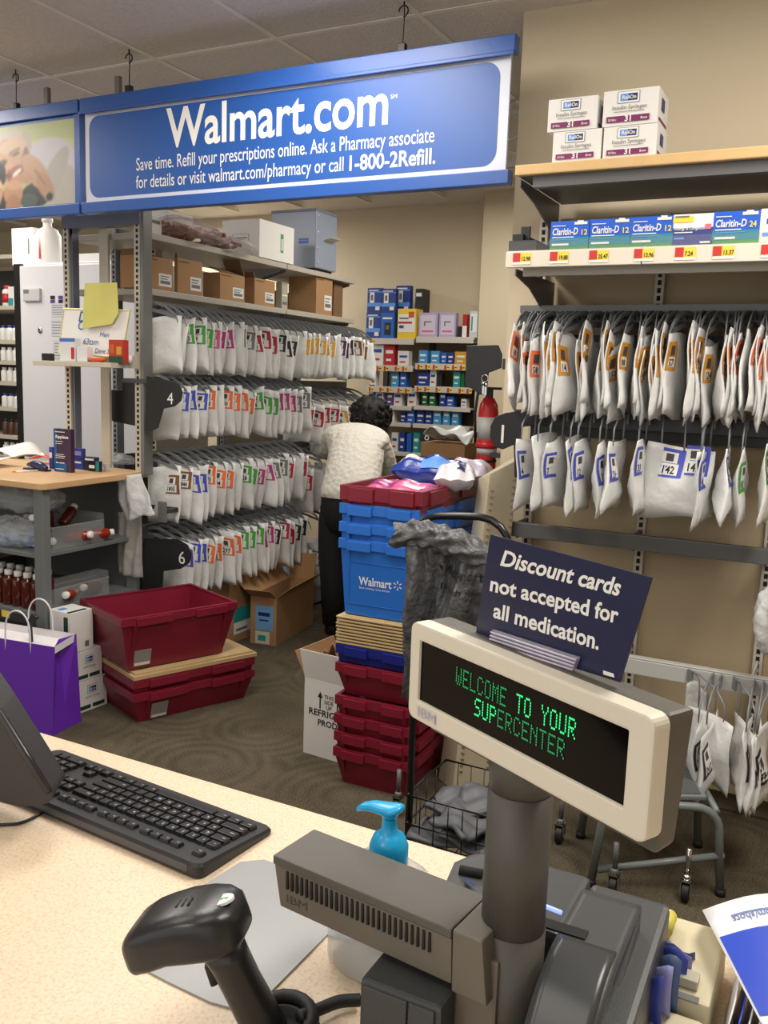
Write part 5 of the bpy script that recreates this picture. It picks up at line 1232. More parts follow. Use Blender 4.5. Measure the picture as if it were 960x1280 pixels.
a = P(48, 576, 'Z', DZ+.02); b = B(); b.sheet(lambda u, v: (a.x-.1+.16*u, a.y+.03+.06*v, DZ+.02+.02*math.sin(3*u)), 6, 3, .004)
tag(obj('red_packet', b, mat('red_white_packet', (214, 60, 40), .4)), 'red and white packet lying behind the navy stapler', 'packet')
for (q0, q1, lab, sd) in ((( -10, 583), (28, 566), 'creased white paper sheet at the left end of the desk', 1), ((27, 572), (62, 562), 'peaked white paper sheet standing up behind the stapler', 2)):
    a, c = P(q0[0], q0[1], 'Z', DZ+.01), P(q1[0], q1[1], 'Z', DZ+.01)
    b = B(); b.sheet(lambda u, v: (a.x+(c.x-a.x)*u, a.y+.16*v, DZ+.006+(.05 if sd == 1 else .07)*abs(math.sin(3.2*u+1.2*sd+v*.8))*(.4+.6*v)), 10, 6, .0015); tag(obj('paper_sheet', b, WHITE), lab, 'paper')
a = P(147, 582, 'Z', DZ)
cbag('small crumpled clear wrapper at the right end of the desk', (a.x-.05, a.y+.06, DZ+.022), (.09, .06, .03), 31, .7)
# small shelf, board and notes on the frame
hy0, hy1, hz = 3.02, 3.20, 1.478
t = fr; hx0, hx1 = -3.42, -2.93
obj('small_shelf', B().box(hx0, hy0, hz-.022, hx1, hy1, hz), M_PUTTY, t, bevel=.002)
b = B(); b.prism([(hx1, hy0+.01, hz-.022), (hx1, hy1, hz-.022), (hx1, hy1, hz+.05), (hx1, hy0+.06, hz+.004)], (.004, 0, 0)); obj('shelf_bracket', b, M_PUTTY, t)
yb = 3.15
pw = pxpoly([(80, 386), (162, 388), (152, 447), (73, 441)], yb)
t = thing('whiteboard', 'small whiteboard with pale yellow frame leaning on the putty shelf, blue handwriting', 'whiteboard', (pw[3][0], yb, pw[3][1]))
b = B(); b.prism([(x, yb, z) for x, z in pw[::-1]], (0, .008, 0)); obj('board', b, WHITE, t)
b = B(); b.tube([(x, yb, z) for x, z in pw], .005, 5, closed=True); obj('frame', b, mat('pale_yellow_frame', (226, 222, 150), .5), t)
b = B(); INKB = mat('blue_marker_ink', (60, 100, 170), .5)
for s_, px_, py_, sz in (('D', 97, 402, .07), ('O', 96, 412, .06), ('Hen', 124, 421, .035), ('63tsm', 103, 430, .04), ('Dave Sent', 118, 441, .032)):
    q = P(px_, py_, 'Y', yb-.002); put_text(b, s_, q, (1, 0, -.03), (0, 0, 1), sz, INKB, shear=.3)
obj('handwriting', b, None, t)
pw = pxpoly([(106, 354), (146, 353), (148, 391), (140, 405), (103, 411)], 3.13)
tag(obj('note_sheet', B().prism([(x, 3.13, z) for x, z in pw[::-1]], (0, .002, 0)), mat('yellow_legal_paper', (206, 200, 112), .7, var=.05, vscale=10)), 'yellow handwritten legal sheet stuck over the whiteboard top', 'note')
def hs_box(pl, pr, pt, col, lab, prints=(), y=3.06, d=.035, cat='box', nm='product_box'):
    xa, xb = P(pl, 448, 'Y', y).x, P(pr, 448, 'Y', y).x; h = P(pr, pt, 'Y', y).z-hz
    t = box_at(nm, lab, cat, (xb, y, hz+.001), xb-xa, d, h, 0, mat('hs_'+str(col), col, .5)); 
    if prints: fprint(t, 'f', prints, 'front_print')
    return t
hs_box(75, 94, 423, (214, 214, 214), 'white and blue carton standing on the small putty shelf', [(0, .85, 1, 1, mat('case_label_blue', (0, 0, 0))), (.75, .1, .95, .6, REDP)])
hs_box(96, 109, 434, (216, 214, 216), 'short white carton on the small putty shelf left of the orange dish')
hs_box(136, 154, 425, (180, 50, 36), 'red and green patterned carton at the right of the small putty shelf', [(0, 0, 1, .28, mat('dark_green_print', (0, 0, 0))), (.1, .4, .4, .8, mat('amber_butterfly', (190, 90, 40), .5)), (.55, .35, .9, .7, pm('amber'))])
hs_box(52, 62, 442, (24, 24, 26), 'small black clip box at the left end of the putty shelf', y=3.04, d=.03)
p = P(121, 450, 'Y', 3.07); b = B(); b.lathe([(.03, hz+.001), (.05, hz+.012), (.052, hz+.022), (.046, hz+.022), (.03, hz+.006)], (p.x, 3.075, 0), 16, sx=1, sy=.6); tag(obj('small_dish', b, mat('orange_dish', (224, 96, 50), .4)), 'shallow orange dish on the small putty shelf', 'dish')
p = P(158, 448, 'Y', 3.1); b = B(); b.lathe([(.012, hz+.001), (.012, hz+.035)], (p.x, 3.12, 0), 12); tag(obj('pill_cup', b, WHITE), 'small white cup beside the red and green carton', 'cup')
# ================================================================ REFRIGERATOR AND FAR LEFT SHELVES
FY = 4.3
xl_, xr_ = P(27, 450, 'Y', FY).x, -3.95
M_FRG = mat('white_fridge_enamel', (214, 213, 216), .25)
fg = thing('refrigerator', 'tall white refrigerator with dark edge, lock and taped notes behind the frame', 'refrigerator', ((xl_+xr_)/2, FY+.35, 0))
ft = P(60, 327, 'Y', FY).z
obj('cabinet', B().box(xl_, FY+.03, .03, xr_, FY+.7, ft), M_FRG, fg, bevel=.01)
obj('door', B().box(xl_, FY, .05, xr_, FY+.028, ft-.02), M_FRG, fg, bevel=.008)
obj('dark_edge', B().box(xl_-.07, FY+.01, .0, xl_, FY+.7, ft-.005), mat('black_gasket', (20, 20, 22), .4), fg, bevel=.004)
def fq(px, py): return P(px, py, 'Y', FY-.002)
p = fq(50, 413); b = B(); b.lathe([(.018, 0), (.02, .004), (.014, .008)], (0, 0, 0), 14); b.v = [(p.x+x, FY-z, p.z+y) for x, y, z in b.v]; obj('lock', b, mat('chrome', (200, 200, 200), .2, metal=1.), fg)
p = fq(31, 377); obj('temperature_display', B().box(p.x, FY-.02, p.z, p.x+.155, FY, p.z+.085), mat('grey_display_case', (190, 190, 190), .4), fg, bevel=.008)
b = B(); quad(b, (p.x+.01, FY-.0205, p.z+.05), (1, 0, 0), (0, 0, 1), .05, .025, M_GREYINK)
for i, (dx, dz, m_) in enumerate(((63, 374, BLACK), (73, 374, mat('pack_purple', C_['purple'], .4)), (63, 379, mat('pack_purple', (0, 0, 0))), (73, 379, BLACK))):
    q = fq(dx, dz); quad(b, (q.x, FY-.003, q.z), (1, 0, 0), (0, 0, 1), .04, .022, m_)
obj('small_labels', b, None, fg)
b = B()
for px_, py_, w_, h_ in ((64, 396, .12, .09), (64, 420, .12, .11), (67, 448, .11, .12)):
    q = fq(px_, py_); quad(b, (q.x, FY-.003, q.z), (1, 0, 0), (0, 0, 1), w_, h_, mat('notice_paper', (196, 196, 202), .6))
    for j in range(5): quad(b, (q.x+.01, FY-.0035, q.z+h_*(.15+.16*j)), (1, 0, 0), (0, 0, 1), w_*.8, .004, M_GREYINK)
obj('taped_notices', b, None, fg)
ftz = ft+.001
def top_box(pl, pr, pt, lab, col=(236, 234, 232), y=FY+.12, d=.22, prints=()):
    xa, xb = P(pl, 310, 'Y', y).x, P(pr, 310, 'Y', y).x; h = P(pr, pt, 'Y', y).z-ftz
    t = box_at('white_carton', lab, 'box', (xb, y, ftz), xb-xa, d, h, 0, mat('top_'+str(col), col, .6)); 
    if prints: fprint(t, 'f', prints, 'front_print')
top_box(15, 42, 284, 'white carton at the left on top of the refrigerator', prints=[(.75, .3, .8, .7, M_GREYINK)])
top_box(86, 128, 316, 'flat white carton with red corner on top of the refrigerator, right side', prints=[(.1, .3, .3, .7, REDP)], y=FY+.05)
yj = FY+.14; p = P(60, 318, 'Y', yj); t = thing('jug', 'white plastic jug with red mark and short neck on top of the refrigerator', 'jug', (p.x, yj, ftz))
hj = P(60, 284, 'Y', yj).z-ftz; hn = P(60, 274, 'Y', yj).z-ftz
b = B(); b.lathe([(.10, 0), (.105, .01), (.105, hj*.75), (.08, hj*.92), (.035, hj), (.033, hn-.01)], (p.x, yj, ftz), 20, sx=.95, sy=.7); obj('jug_body', b, M_CAP, t)
b = B(); b.lathe([(.036, hn-.02), (.036, hn+.005)], (p.x, yj, ftz), 14); obj('cap', b, M_CAP, t)
b = B(); b.use(REDP); b.add([(p.x+.0, yj-.078, ftz+.03), (p.x+.016, yj-.078, ftz+.03), (p.x+.006, yj-.078, ftz+.19)], [(0, 1, 2)]); obj('red_mark', b, None, t)
# far left shelving
SYF = 4.75
ls = thing('shelving_unit', 'putty shelving of medicine bottles at the far left edge', 'shelving', (-6.2, 5.0, 0))
lx1 = P(19, 450, 'Y', SYF).x
M_PUTTY2 = M_PUTTY
lz = [P(10, y, 'Y', SYF).z for y in (382, 425, 451, 477, 509, 544, 570)]
for z in lz+[P(10, 318, 'Y', SYF).z]:
    obj('shelf', B().box(-7.2, SYF, z-.03, lx1, SYF+.4, z), M_PUTTY2, ls, bevel=.003)
obj('back_panel', B().box(-7.2, SYF+.4, 0, lx1, SYF+.42, 2.2), mat('dark_grey_panel', (70, 70, 70), .7), ls)
for x in (lx1-.02, -6.5): obj('post', B().box(x, SYF+.36, 0, x+.03, SYF+.40, 2.25), M_STEEL, ls)
LBG = 'bottles on the far left shelves'
caps = [M_CAP, mat('blue_cap', (40, 60, 140), .4), M_CAP]
lvl = ['top', 'second', 'third', 'fourth', 'fifth', 'sixth', 'lowest']
for j, z in enumerate(lz[1:]):
    for i in range(3):
        cp = [mat('blue_cap', (0, 0, 0)), M_CAP, M_CAP, mat('blue_cap', (0, 0, 0)), mat('black_cap', (30, 30, 32), .5), M_CAP][j]
        body = M_CAP if j != 4 else mat('smoke_bottle', (86, 60, 50), .3)
        bottle('medicine_bottle', '%s bottle, %s from the right on the %s far left shelf' % ('white' if j != 4 else 'dark brown', ORD[i], lvl[j+1]), (lx1-.045-.066*i, SYF+.05, z+.001), .026, [.11, .10, .105, .10, .12, .10][j], body, LBG, cap=cp)
z = lz[0]
bottle('medicine_bottle', 'white bottle with red cap and red label on the top far left shelf', (lx1-.13, SYF+.05, z+.001), .032, .15, M_CAP, LBG, cap=REDP, lab=REDP)
t = box_at('product_box', 'white, teal and green box beside the red-capped bottle on the far left shelf', 'box', (lx1-.005, SYF+.03, z+.001), .085, .05, .14, 0, WHITE); fprint(t, 'f', [(0, 0, .6, .4, pm('teal')), (.85, 0, 1, 1, mat('lime_print', (150, 190, 60), .5))], 'front_print')
# bright fluorescent fixture seen through the gap between the two overhead signs
p = P(108, 195, 'Y', 5.6)
t = thing('ceiling_fixture', 'bright fluorescent fixture glimpsed in the gap between the overhead signs', 'lamp', (p.x, 5.6, p.z-.2))
obj('housing', B().box(p.x-.14, 5.62, p.z-.22, p.x+.16, 5.70, p.z+.22), mat('fixture_white', (220, 220, 220), .5), t)
obj('tube_panel', B().box(p.x-.12, 5.60, p.z-.20, p.x+.14, 5.62, p.z+.20), mat('fluorescent_glow', (255, 250, 240), .5, emit=3.), t)
obj('suspension', B().box(p.x, 5.64, p.z+.22, p.x+.01, 5.66, CEIL+.02), M_WIRE, t)
# white truss behind the right end of the sign
t = thing('metal_truss', 'pale metal truss glimpsed between the sign end and the beige wall', 'truss', (-1.3, 3.9, 2.2))
M_TR = mat('truss_white', (186, 184, 178), .5)
p0, p1 = P(632, 60, 'Y', 3.9), P(650, 235, 'Y', 3.9); xa, xb = p0.x-.05, p1.x+.12
for z in (P(640, 72, 'Y', 3.9).z, P(640, 140, 'Y', 3.9).z, P(640, 205, 'Y', 3.9).z): obj('chord', B().box(xa, 3.9, z-.012, xb, 3.925, z+.012), M_TR, t)
b = B(); z0, z1 = P(640, 205, 'Y', 3.9).z, P(640, 60, 'Y', 3.9).z
n = 6
for i in range(n):
    xx = (xa+.02, xb-.02) if i % 2 else (xb-.02, xa+.02)
    b.tube([(xx[0], 3.91, z0+(z1-z0)*i/n), (xx[1], 3.91, z0+(z1-z0)*(i+1)/n)], .006, 5)
obj('lacing', b, M_TR, t); obj('hanger_rod', B().box(xa+.05, 3.905, z1-.05, xa+.065, 3.92, CEIL+.02), M_TR, t)
# ================================================================ COUNTER AND THINGS ON IT
CZ = .82
def counter_mat():
    m = bpy.data.materials.new('speckled_cream_laminate'); m.use_nodes = True; nt = m.node_tree; N = nt.nodes.new; L = nt.links.new
    b = nt.nodes['Principled BSDF']; b.inputs['Roughness'].default_value = .45
    tc = N('ShaderNodeTexCoord'); n = N('ShaderNodeTexNoise'); n.inputs['Scale'].default_value = 260; n.inputs['Detail'].default_value = 2
    cr = N('ShaderNodeValToRGB'); e = cr.color_ramp.elements; e[0].position = .33; e[0].color = rgb(204, 182, 154); e[1].position = .46; e[1].color = rgb(220, 198, 170)
    x = cr.color_ramp.elements.new(.7); x.color = rgb(226, 206, 180)
    L(tc.outputs['Object'], n.inputs['Vector']); L(n.outputs['Fac'], cr.inputs[0]); L(cr.outputs[0], b.inputs['Base Color']); return m
ct = thing('counter', 'long cream speckled laminate service counter in the foreground', 'counter', (-.6, .7, 0))
obj('worktop', B().box(-3.2, .28, CZ-.03, 1.4, 1.055, CZ), counter_mat(), ct, bevel=.004)
obj('cabinet_base', B().box(-3.1, .36, 0, 1.3, .98, CZ-.03), mat('counter_base_grey', (120, 112, 104), .6), ct)
# ---- keyboard, facing the staff side
M_KB = mat('black_keyboard_plastic', (34, 34, 37), .38, bump=.05, bscale=400); M_KEY = mat('black_key_plastic', (26, 26, 29), .33); M_KBE = mat('grey_keyboard_edge', (70, 70, 74), .35)
kr = Vector((-.652, .975, CZ)); ang = math.atan2(.036, -.465)
kb = thing('keyboard', 'black full-size computer keyboard on the cream counter, facing away', 'keyboard', tuple(kr), ang)
KW, KD = .452, .150
def kz(y): return .009+.011*(y/KD)
b = B()
out = rrect(0, 0, KW, KD, .012, 5); n = len(out)
vs = [(x, y, .002) for x, y in out]+[(x, y, kz(y)-.004) for x, y in out]+[(KW/2+(x-KW/2)*.988, KD/2+(y-KD/2)*.965, kz(y)) for x, y in out]
b.add(vs, [tuple(range(n-1, -1, -1)), tuple(range(2*n, 3*n))]+[(i+k*n, (i+1) % n+k*n, (i+1) % n+(k+1)*n, i+(k+1)*n) for k in (0, 1) for i in range(n)])
obj('case', b, M_KB, kb, local=True)
obj('edge_strip', B().hexa([(.02, KD-.006, .008), (KW-.02, KD-.006, .006), (KW-.02, KD+.001, .006), (.02, KD+.001, .006)], [(.02, KD-.008, .0195), (KW-.02, KD-.008, .0195), (KW-.02, KD+.0005, .015), (.02, KD+.0005, .015)]), M_KBE, kb, local=True, bevel=.001)
_km = {}
def key_mesh(w, d):
    k = (round(w, 4), round(d, 4))
    if k not in _km:
        b = B(); g = .0006; i = .0022
        b.hexa([(g, g, 0), (w-g, g, 0), (w-g, d-g, 0), (g, d-g, 0)], [(i, i, .0065), (w-i, i, .0065), (w-i, d-i, .0065), (i, d-i, .0065)])
        _km[k] = b.mesh('key', M_KEY, bevel=.0007, seg=1)
    return _km[k]
leg = B(); tl_ = math.atan2(.011, KD); U = .0186
M_LEG = mat('key_legend_white', (206, 206, 208), .5)
def key(x, y, w, s='', d=.0172):
    o = link('key', key_mesh(w, d), kb, (x, y, kz(y)-.001)); o.rotation_euler = (tl_, 0, 0)
    if s:
        up_ = Vector((0, math.cos(tl_), math.sin(tl_))); c = Vector((x, y, kz(y)-.001))+up_*(d*.45)+Vector((.0042, 0, .0071))
        put_text(leg, s, c, (1, 0, 0), up_, .0062 if len(s) == 1 else .0038, M_LEG, bold=.01, res=1)
X0k, Y0k = .014, .018
rows_k = [(0, [('Ctrl', 1.25), ('Win', 1.25), ('Alt', 1.25), ('', 6.25), ('Alt', 1.25), ('Fn', 1.25), ('=', 1.25), ('Ctrl', 1.25)]),
          (1, [('Shift', 2.25)]+[(c, 1) for c in 'ZXCVBNM,./']+[('Shift', 2.75)]), (2, [('Caps', 1.75)]+[(c, 1) for c in "ASDFGHJKL;'"]+[('Enter', 2.25)]),
          (3, [('Tab', 1.5)]+[(c, 1) for c in 'QWERTYUIOP[]']+[('|', 1.5)]), (4, [(c, 1) for c in '~1234567890-=']+[('Bksp', 2)])]
for r_i, ks in rows_k:
    x = X0k
    for s, wk in ks: key(x, Y0k+r_i*.0180, wk*U, s); x += wk*U
yF = Y0k+5*.0180+.0105
key(X0k, yF, U, 'Esc', .014)
for g in range(3):
    for i in range(4): key(X0k+U*(2.1+4.45*g+i), yF, U, 'F%d' % (4*g+i+1), .014)
nx = X0k+15.25*U
for i, s in enumerate(('Prt', 'Scr', 'Brk')): key(nx+i*U, yF, U, s, .014)
for j, rw in enumerate((('Del', 'End', 'PgDn'), ('Ins', 'Home', 'PgUp'))):
    for i, s in enumerate(rw): key(nx+i*U, Y0k+(3+j)*.018, U, s)
for i, s in enumerate('<v>'): key(nx+i*U, Y0k, U, s)
key(nx+U, Y0k+.018, U, '^')
px_ = nx+3.35*U
for j, rw in enumerate((('0', '', '.'), ('1', '2', '3'), ('4', '5', '6'), ('7', '8', '9'), ('Num', '/', '*'))):
    if j == 0: key(px_, Y0k, 2*U, '0'); key(px_+2*U, Y0k, U, '.')
    else:
        for i, s in enumerate(rw): key(px_+i*U, Y0k+j*.018, U, s)
key(px_+3*U, Y0k, U, '', .0352); key(px_+3*U, Y0k+2*.018, U, '+', .0352); key(px_+3*U, Y0k+4*.018, U, '-')
obj('key_legends', leg, None, kb, local=True, kind='stuff')
# ---- cable
def cable(name, lab, pts, r, m=BLACK):
    # smooth through points
    P_ = [Vector(p) for p in pts]; out = []
    for i in range(len(P_)-1):
        p0, p1, p2, p3 = P_[max(i-1, 0)], P_[i], P_[i+1], P_[min(i+2, len(P_)-1)]
        for k in range(6):
            t = k/6; out.append(.5*((2*p1)+(-p0+p2)*t+(2*p0-5*p1+4*p2-p3)*t*t+(-p0+3*p1-3*p2+p3)*t**3))
    out.append(P_[-1]); return tag(obj(name, B().tube(out, r, 6), m), lab, 'cable')
q = [P(x, y, 'Z', CZ+.003) for x, y in ((-90, 1035), (0, 1031), (28, 1028), (52, 1016))]
cable('cable', 'thin black cable running under the keyboard at the left', q, .0022)
# ---- monitor corner at the left edge
M_MON = mat('dark_grey_monitor', (44, 42, 45), .4, bump=.04, bscale=300); M_MON2 = mat('monitor_bezel_gloss', (44, 42, 46), .25)
my = .80
mn = thing('monitor', 'lower corner of a dark grey monitor leaning over the keyboard', 'monitor', (-1.25, my, CZ))
pl = [P(x, y, 'Y', my) for x, y in ((-230, 560), (-40, 830), (0, 890), (30, 938), (62, 990), (66, 998), (60, 1005), (42, 1009), (20, 1009), (0, 1004), (-120, 960), (-330, 880), (-480, 700))]
b = B(); b.prism([p for p in pl[::-1]], Vector((-.028, .05, .006))); obj('rear_shell', b, M_MON, mn, bevel=.004)
p2 = [p+Vector((.0, -.003, 0)) for p in pl]
b = B(); b.tube([pl[1]+Vector((0, -.001, 0)), pl[2]+Vector((0, -.001, 0)), pl[3]+Vector((0, -.001, 0)), pl[4]+Vector((0, -.001, 0))], .006, 6); obj('bezel_edge', b, M_MON2, mn)
sx_ = P(-300, 900, 'Y', my+.03).x; obj('stand', B().box(sx_-.04, my+.03, CZ, sx_+.04, my+.07, 1.0), M_MON, mn, bevel=.004); obj('stand_foot', B().box(sx_-.12, my-.05, CZ, sx_+.12, my+.12, CZ+.012), M_MON, mn, bevel=.004)
# ---- grey pad under the scanner
pp = [(156, 1187), (170, 1174), (232, 1122), (300, 1079), (330, 1076), (420, 1108), (470, 1150), (440, 1180), (409, 1170), (340, 1240), (312, 1262), (290, 1262), (262, 1254), (210, 1229), (170, 1208), (158, 1196)]
pq = [P(x, y, 'Z', CZ+.0005) for x, y in pp]
tag(obj('counter_pad', B().prism([tuple(p) for p in pq[::-1]], (0, 0, .002)), mat('grey_vinyl_pad', (150, 152, 152), .3, var=.03, vscale=9)), 'thin grey plastic pad lying on the counter under the scanner', 'pad')
# ---- hand scanner in its cradle
M_SCN = mat('black_scanner_plastic', (34, 34, 37), .3, bump=.04, bscale=500); M_SCR = mat('black_rubber', (24, 24, 25), .6)
sc = thing('barcode_scanner', 'black handheld barcode scanner standing in its cradle, oval sticker on head', 'scanner', (-.41, .62, CZ))
def loft(b, secs, n=20, ex=2.6, cap=True):
    """sections (centre, half-width vector, half-height vector)"""
    vs = []
    for c, a, h in secs:
        c = Vector(c); a = Vector(a); h = Vector(h)
        for j in range(n):
            t = 2*math.pi*j/n; cc, ss = math.cos(t), math.sin(t)
            vs.append(c+a*(abs(cc)**(2/ex)*(1 if cc >= 0 else -1))+h*(abs(ss)**(2/ex)*(1 if ss >= 0 else -1)))
    k = len(secs); fs = [(i*n+j, i*n+(j+1) % n, (i+1)*n+(j+1) % n, (i+1)*n+j) for i in range(k-1) for j in range(n)]
    if cap: fs += [tuple(range(n-1, -1, -1)), tuple(range((k-1)*n, k*n))]
    return b.add(vs, fs, True)
hd = []
for px, py, Y, hw, hh in ((175, 1176, .588, .030, .017), (180, 1174, .589, .0325, .0195), (196, 1167, .592, .034, .0215), (215, 1160, .596, .033, .022), (240, 1155, .602, .034, .0235), (264, 1152, .608, .034, .0235), (284, 1150, .614, .032, .022), (298, 1149, .618, .026, .018), (306, 1149, .620, .015, .010)):
    c = P(px, py, 'Y', Y); hd.append((c, (.012*hw/.034, hw, 0), (.0, 0, hh*1.02)))
ax_ = (Vector(hd[-1][0])-Vector(hd[0][0])).normalized()
side = Vector((-ax_.y, ax_.x, 0)).normalized(); upv = ax_.cross(side); upv = upv if upv.z > 0 else -upv
hd = [(c, side*Vector(a).length, upv*Vector(h).length) for c, a, h in hd]
b = B(); loft(b, hd, 32, 4.2); obj('head', b, M_SCN, sc)
b = B(); c, a, h = hd[0]; loft(b, [(Vector(c)-ax_*.0015, a*.82, h*.72), (Vector(c)+ax_*.001, a*.82, h*.72)], 20, 3); obj('window', b, mat('scanner_window', (14, 10, 14), .1), sc)
def topat(i, f=0, s=0.): c, a, h = hd[i]; return Vector(c)+Vector(h)*1.0+ax_*f+side*s
hp = [(276, 1178, .614, .020, .017), (288, 1200, .620, .0185, .0165), (302, 1228, .628, .018, .0165), (318, 1258, .637, .019, .017), (334, 1290, .648, .0195, .018), (346, 1316, .656, .018, .017)]
hs = []
for px, py, Y, hw, hh in hp: hs.append((P(px, py, 'Y', Y), side*hh*1.15, ax_*hw))
b = B(); loft(b, hs, 20, 2.4); obj('grip', b, M_SCN, sc)
tc_ = Vector(hs[1][0])-ax_*.019; b = B(); loft(b, [(tc_+Vector((0, 0, .016)), side*.006, ax_*.004), (tc_, side*.007, ax_*.007), (tc_+Vector((.004, 0, -.018)), side*.006, ax_*.004)], 12); obj('trigger', b, M_SCR, sc)
p = topat(6, .002, -.002)-upv*.0012; b = B(); n_ = 20; uu, vv = ax_, side
b.use(WHITE); b.add([p+uu*.0125*math.cos(2*math.pi*i/n_)+vv*.009*math.sin(2*math.pi*i/n_)+upv*.0006 for i in range(n_)]+[p+uu*.0125*math.cos(2*math.pi*i/n_)+vv*.009*math.sin(2*math.pi*i/n_)-upv*.002 for i in range(n_)], [tuple(range(n_))]+[(i, (i+1) % n_, (i+1) % n_+n_, i+n_) for i in range(n_)])
put_text(b, 'Metro', p-uu*.0085-vv*.0015+upv*.0010, uu, vv, .0062, GREENP, bold=.02); obj('sticker', b, None, sc)
b = B()
for i in range(3): q = topat(4, -.004+.006*i, -.004); b.tube([q-side*.006-upv*.0005, q+side*.006-upv*.0005], .0012, 5)
obj('vent', b, BLACK, sc)
cz_ = P(352, 1300, 'Z', CZ); b = B(); b.lathe([(.040, 0), (.040, .005), (.030, .008), (.025, .016), (.024, .020), (.021, .020), (.021, .010)], (cz_.x, cz_.y, CZ), 24); obj('cradle', b, M_SCR, sc)
b = B(); hc = P(352, 1262, 'Y', .655); b.tube([hc+Vector((.03*math.cos(t*.35), .03*math.sin(t*.35), -.012+.004*math.sin(t*.35))) for t in range(18)], .007, 8, closed=True); obj('cradle_ring', b, M_SCR, sc)
cable('cable', 'thick black ribbed cable plug lying right of the scanner cradle', [P(374, 1271, 'Z', CZ+.02), P(398, 1262, 'Z', CZ+.014), P(424, 1252, 'Z', CZ+.012), P(450, 1250, 'Z', CZ+.01)], .0062, M_SCR)
# ---- clear bottle with blue pump
pb = thing('pump_bottle', 'clear sanitizer bottle with bright blue pump behind the grey arm', 'bottle', (-.397, .80, CZ))
bx, by = -.397, .80
M_BOT = film('clear_bottle_plastic', (222, 226, 228), .45, .12, .15, 20); M_PUMP = mat('bright_blue_plastic', (24, 160, 214), .3)
b = B(); b.lathe([(.05, 0), (.056, .006), (.057, .09), (.052, .106), (.034, .118), (.019, .122), (.019, .128)], (bx, by, CZ), 28, sx=1.05, sy=.8); obj('bottle_body', b, M_BOT, pb)
b = B(); b.lathe([(.05, .002), (.052, .07)], (bx, by, CZ), 24, sx=1., sy=.76); obj('gel', b, film('clear_gel', (214, 220, 224), .3, .1, 0), pb)
qx = P(486, 1060, 'Y', .8).x
b = B(); b.lathe([(.0205, .118), (.021, .122), (.021, .140), (.017, .150), (.012, .153), (.0085, .158), (.0078, .172), (.0095, .176)], (qx, by, CZ), 24); obj('pump_collar', b, M_PUMP, pb)
n0 = P(448, 1008, 'Y', .80); n1 = P(503, 1014, 'Y', .80)
b = B(); secs = []
for f, hw, hh, dz in ((0, .005, .003, -.002), (.12, .0065, .0045, .001), (.35, .0085, .0055, .0025), (.6, .011, .006, .001), (.8, .013, .0065, 0), (.93, .011, .005, .001), (1, .006, .003, .002)):
    secs.append((n0.lerp(n1, f)+Vector((0, 0, dz)), (0, hw, 0), (0, 0, hh)))
loft(b, secs, 16, 2.2); obj('pump_nozzle', b, M_PUMP, pb)
b = B(); b.tube([(qx, by, CZ+.170), (qx, by, n1.z+.0)], [.008, .0105], 12); obj('pump_stem', b, M_PUMP, pb)
# ---- customer display on its pole
M_DGR = mat('dark_taupe_plastic', (74, 71, 66), .5, bump=.08, bscale=600); M_CRM = mat('cream_bezel_plastic', (214, 207, 190), .45, bump=.05, bscale=600); M_SCRN = mat('black_display_glass', (4, 5, 4), .08, spec=.12)
PXc, PYc = -.2235, .72
po = thing('pole', 'dark taupe round pole carrying the customer display and the vented arm', 'pole', (PXc, PYc, CZ))
b = B(); b.lathe([(.0295, 0), (.0295, .148)], (PXc, PYc, CZ), 32); obj('lower_tube', b, M_DGR, po)
zc1 = P(650, 1004, 'Y', .692).z-CZ
b = B(); b.lathe([(.0285, .1485), (.0288, zc1)], (PXc, PYc, CZ), 32); obj('middle_tube', b, M_DGR, po)
b = B(); b.lathe([(.0280, zc1+.0008), (.0290, zc1+.02), (.0305, .312)], (PXc, PYc, CZ), 32); obj('upper_tube', b, M_DGR, po)
b = B(); b.box(PXc-.04, PYc-.034, CZ, PXc+.0, PYc-.01, CZ+.13); obj('side_plate', b, mat('taupe_plate', (106, 98, 88), .5), po, bevel=.003)
obj('base_plate', B().box(PXc-.06, PYc-.05, CZ, PXc+.06, PYc+.06, CZ+.01), M_DGR, po, bevel=.003)
L_ = Vector((-.351, .752, 0)); R_ = Vector((-.098, .616, 0)); dx = (R_-L_).normalized(); dyv = Vector((-dx.y, dx.x, 0)); ZB, ZT = 1.128, 1.223; DW = (R_-L_).length; DH = ZT-ZB
ds = thing('customer_display', 'cream framed customer display with green dot lettering on a pole', 'display', (L_.x, L_.y, ZB), math.atan2(dx.y, dx.x))
def dhit(px, py, off=0.):
    """local x,z on the display plane at depth off"""
    d = CR*((px-480)/FPX)+CD*((py-640)/FPX)+CF; o = Vector((0, 0, CAM_H)); c = Vector((L_.x, L_.y, ZB))+dyv*off
    t = (c-o).dot(dyv)/d.dot(dyv); p = o+d*t; return (p-Vector((L_.x, L_.y, ZB))).dot(dx), p.z-ZB, p
def frame_ring(b, outer, inner, y0, y1):
    n = len(outer); vs = [(x, y0, z) for x, z in outer]+[(x, y0, z) for x, z in inner]+[(x, y1, z) for x, z in outer]+[(x, y1, z) for x, z in inner]
    fs = []
    for i in range(n):
        j = (i+1) % n; fs += [(i, j, n+j, n+i), (2*n+i, 3*n+i, 3*n+j, 2*n+j), (i, 2*n+i, 2*n+j, j), (n+i, n+j, 3*n+j, 3*n+i)]
    return b.add(vs, fs)
s0 = dhit(515, 803); s1 = dhit(512, 880); s2 = dhit(793, 908); s3 = dhit(783, 1018)
ix0, ix1, iz0, iz1 = .0145, DW-.0225, .020, DH-.0165
b = B(); frame_ring(b, rrect(0, 0, DW, DH, .009), rrect(ix0, iz0, ix1, iz1, .001), 0, .018); obj('bezel', b, M_CRM, ds, local=True, bevel=.0022)
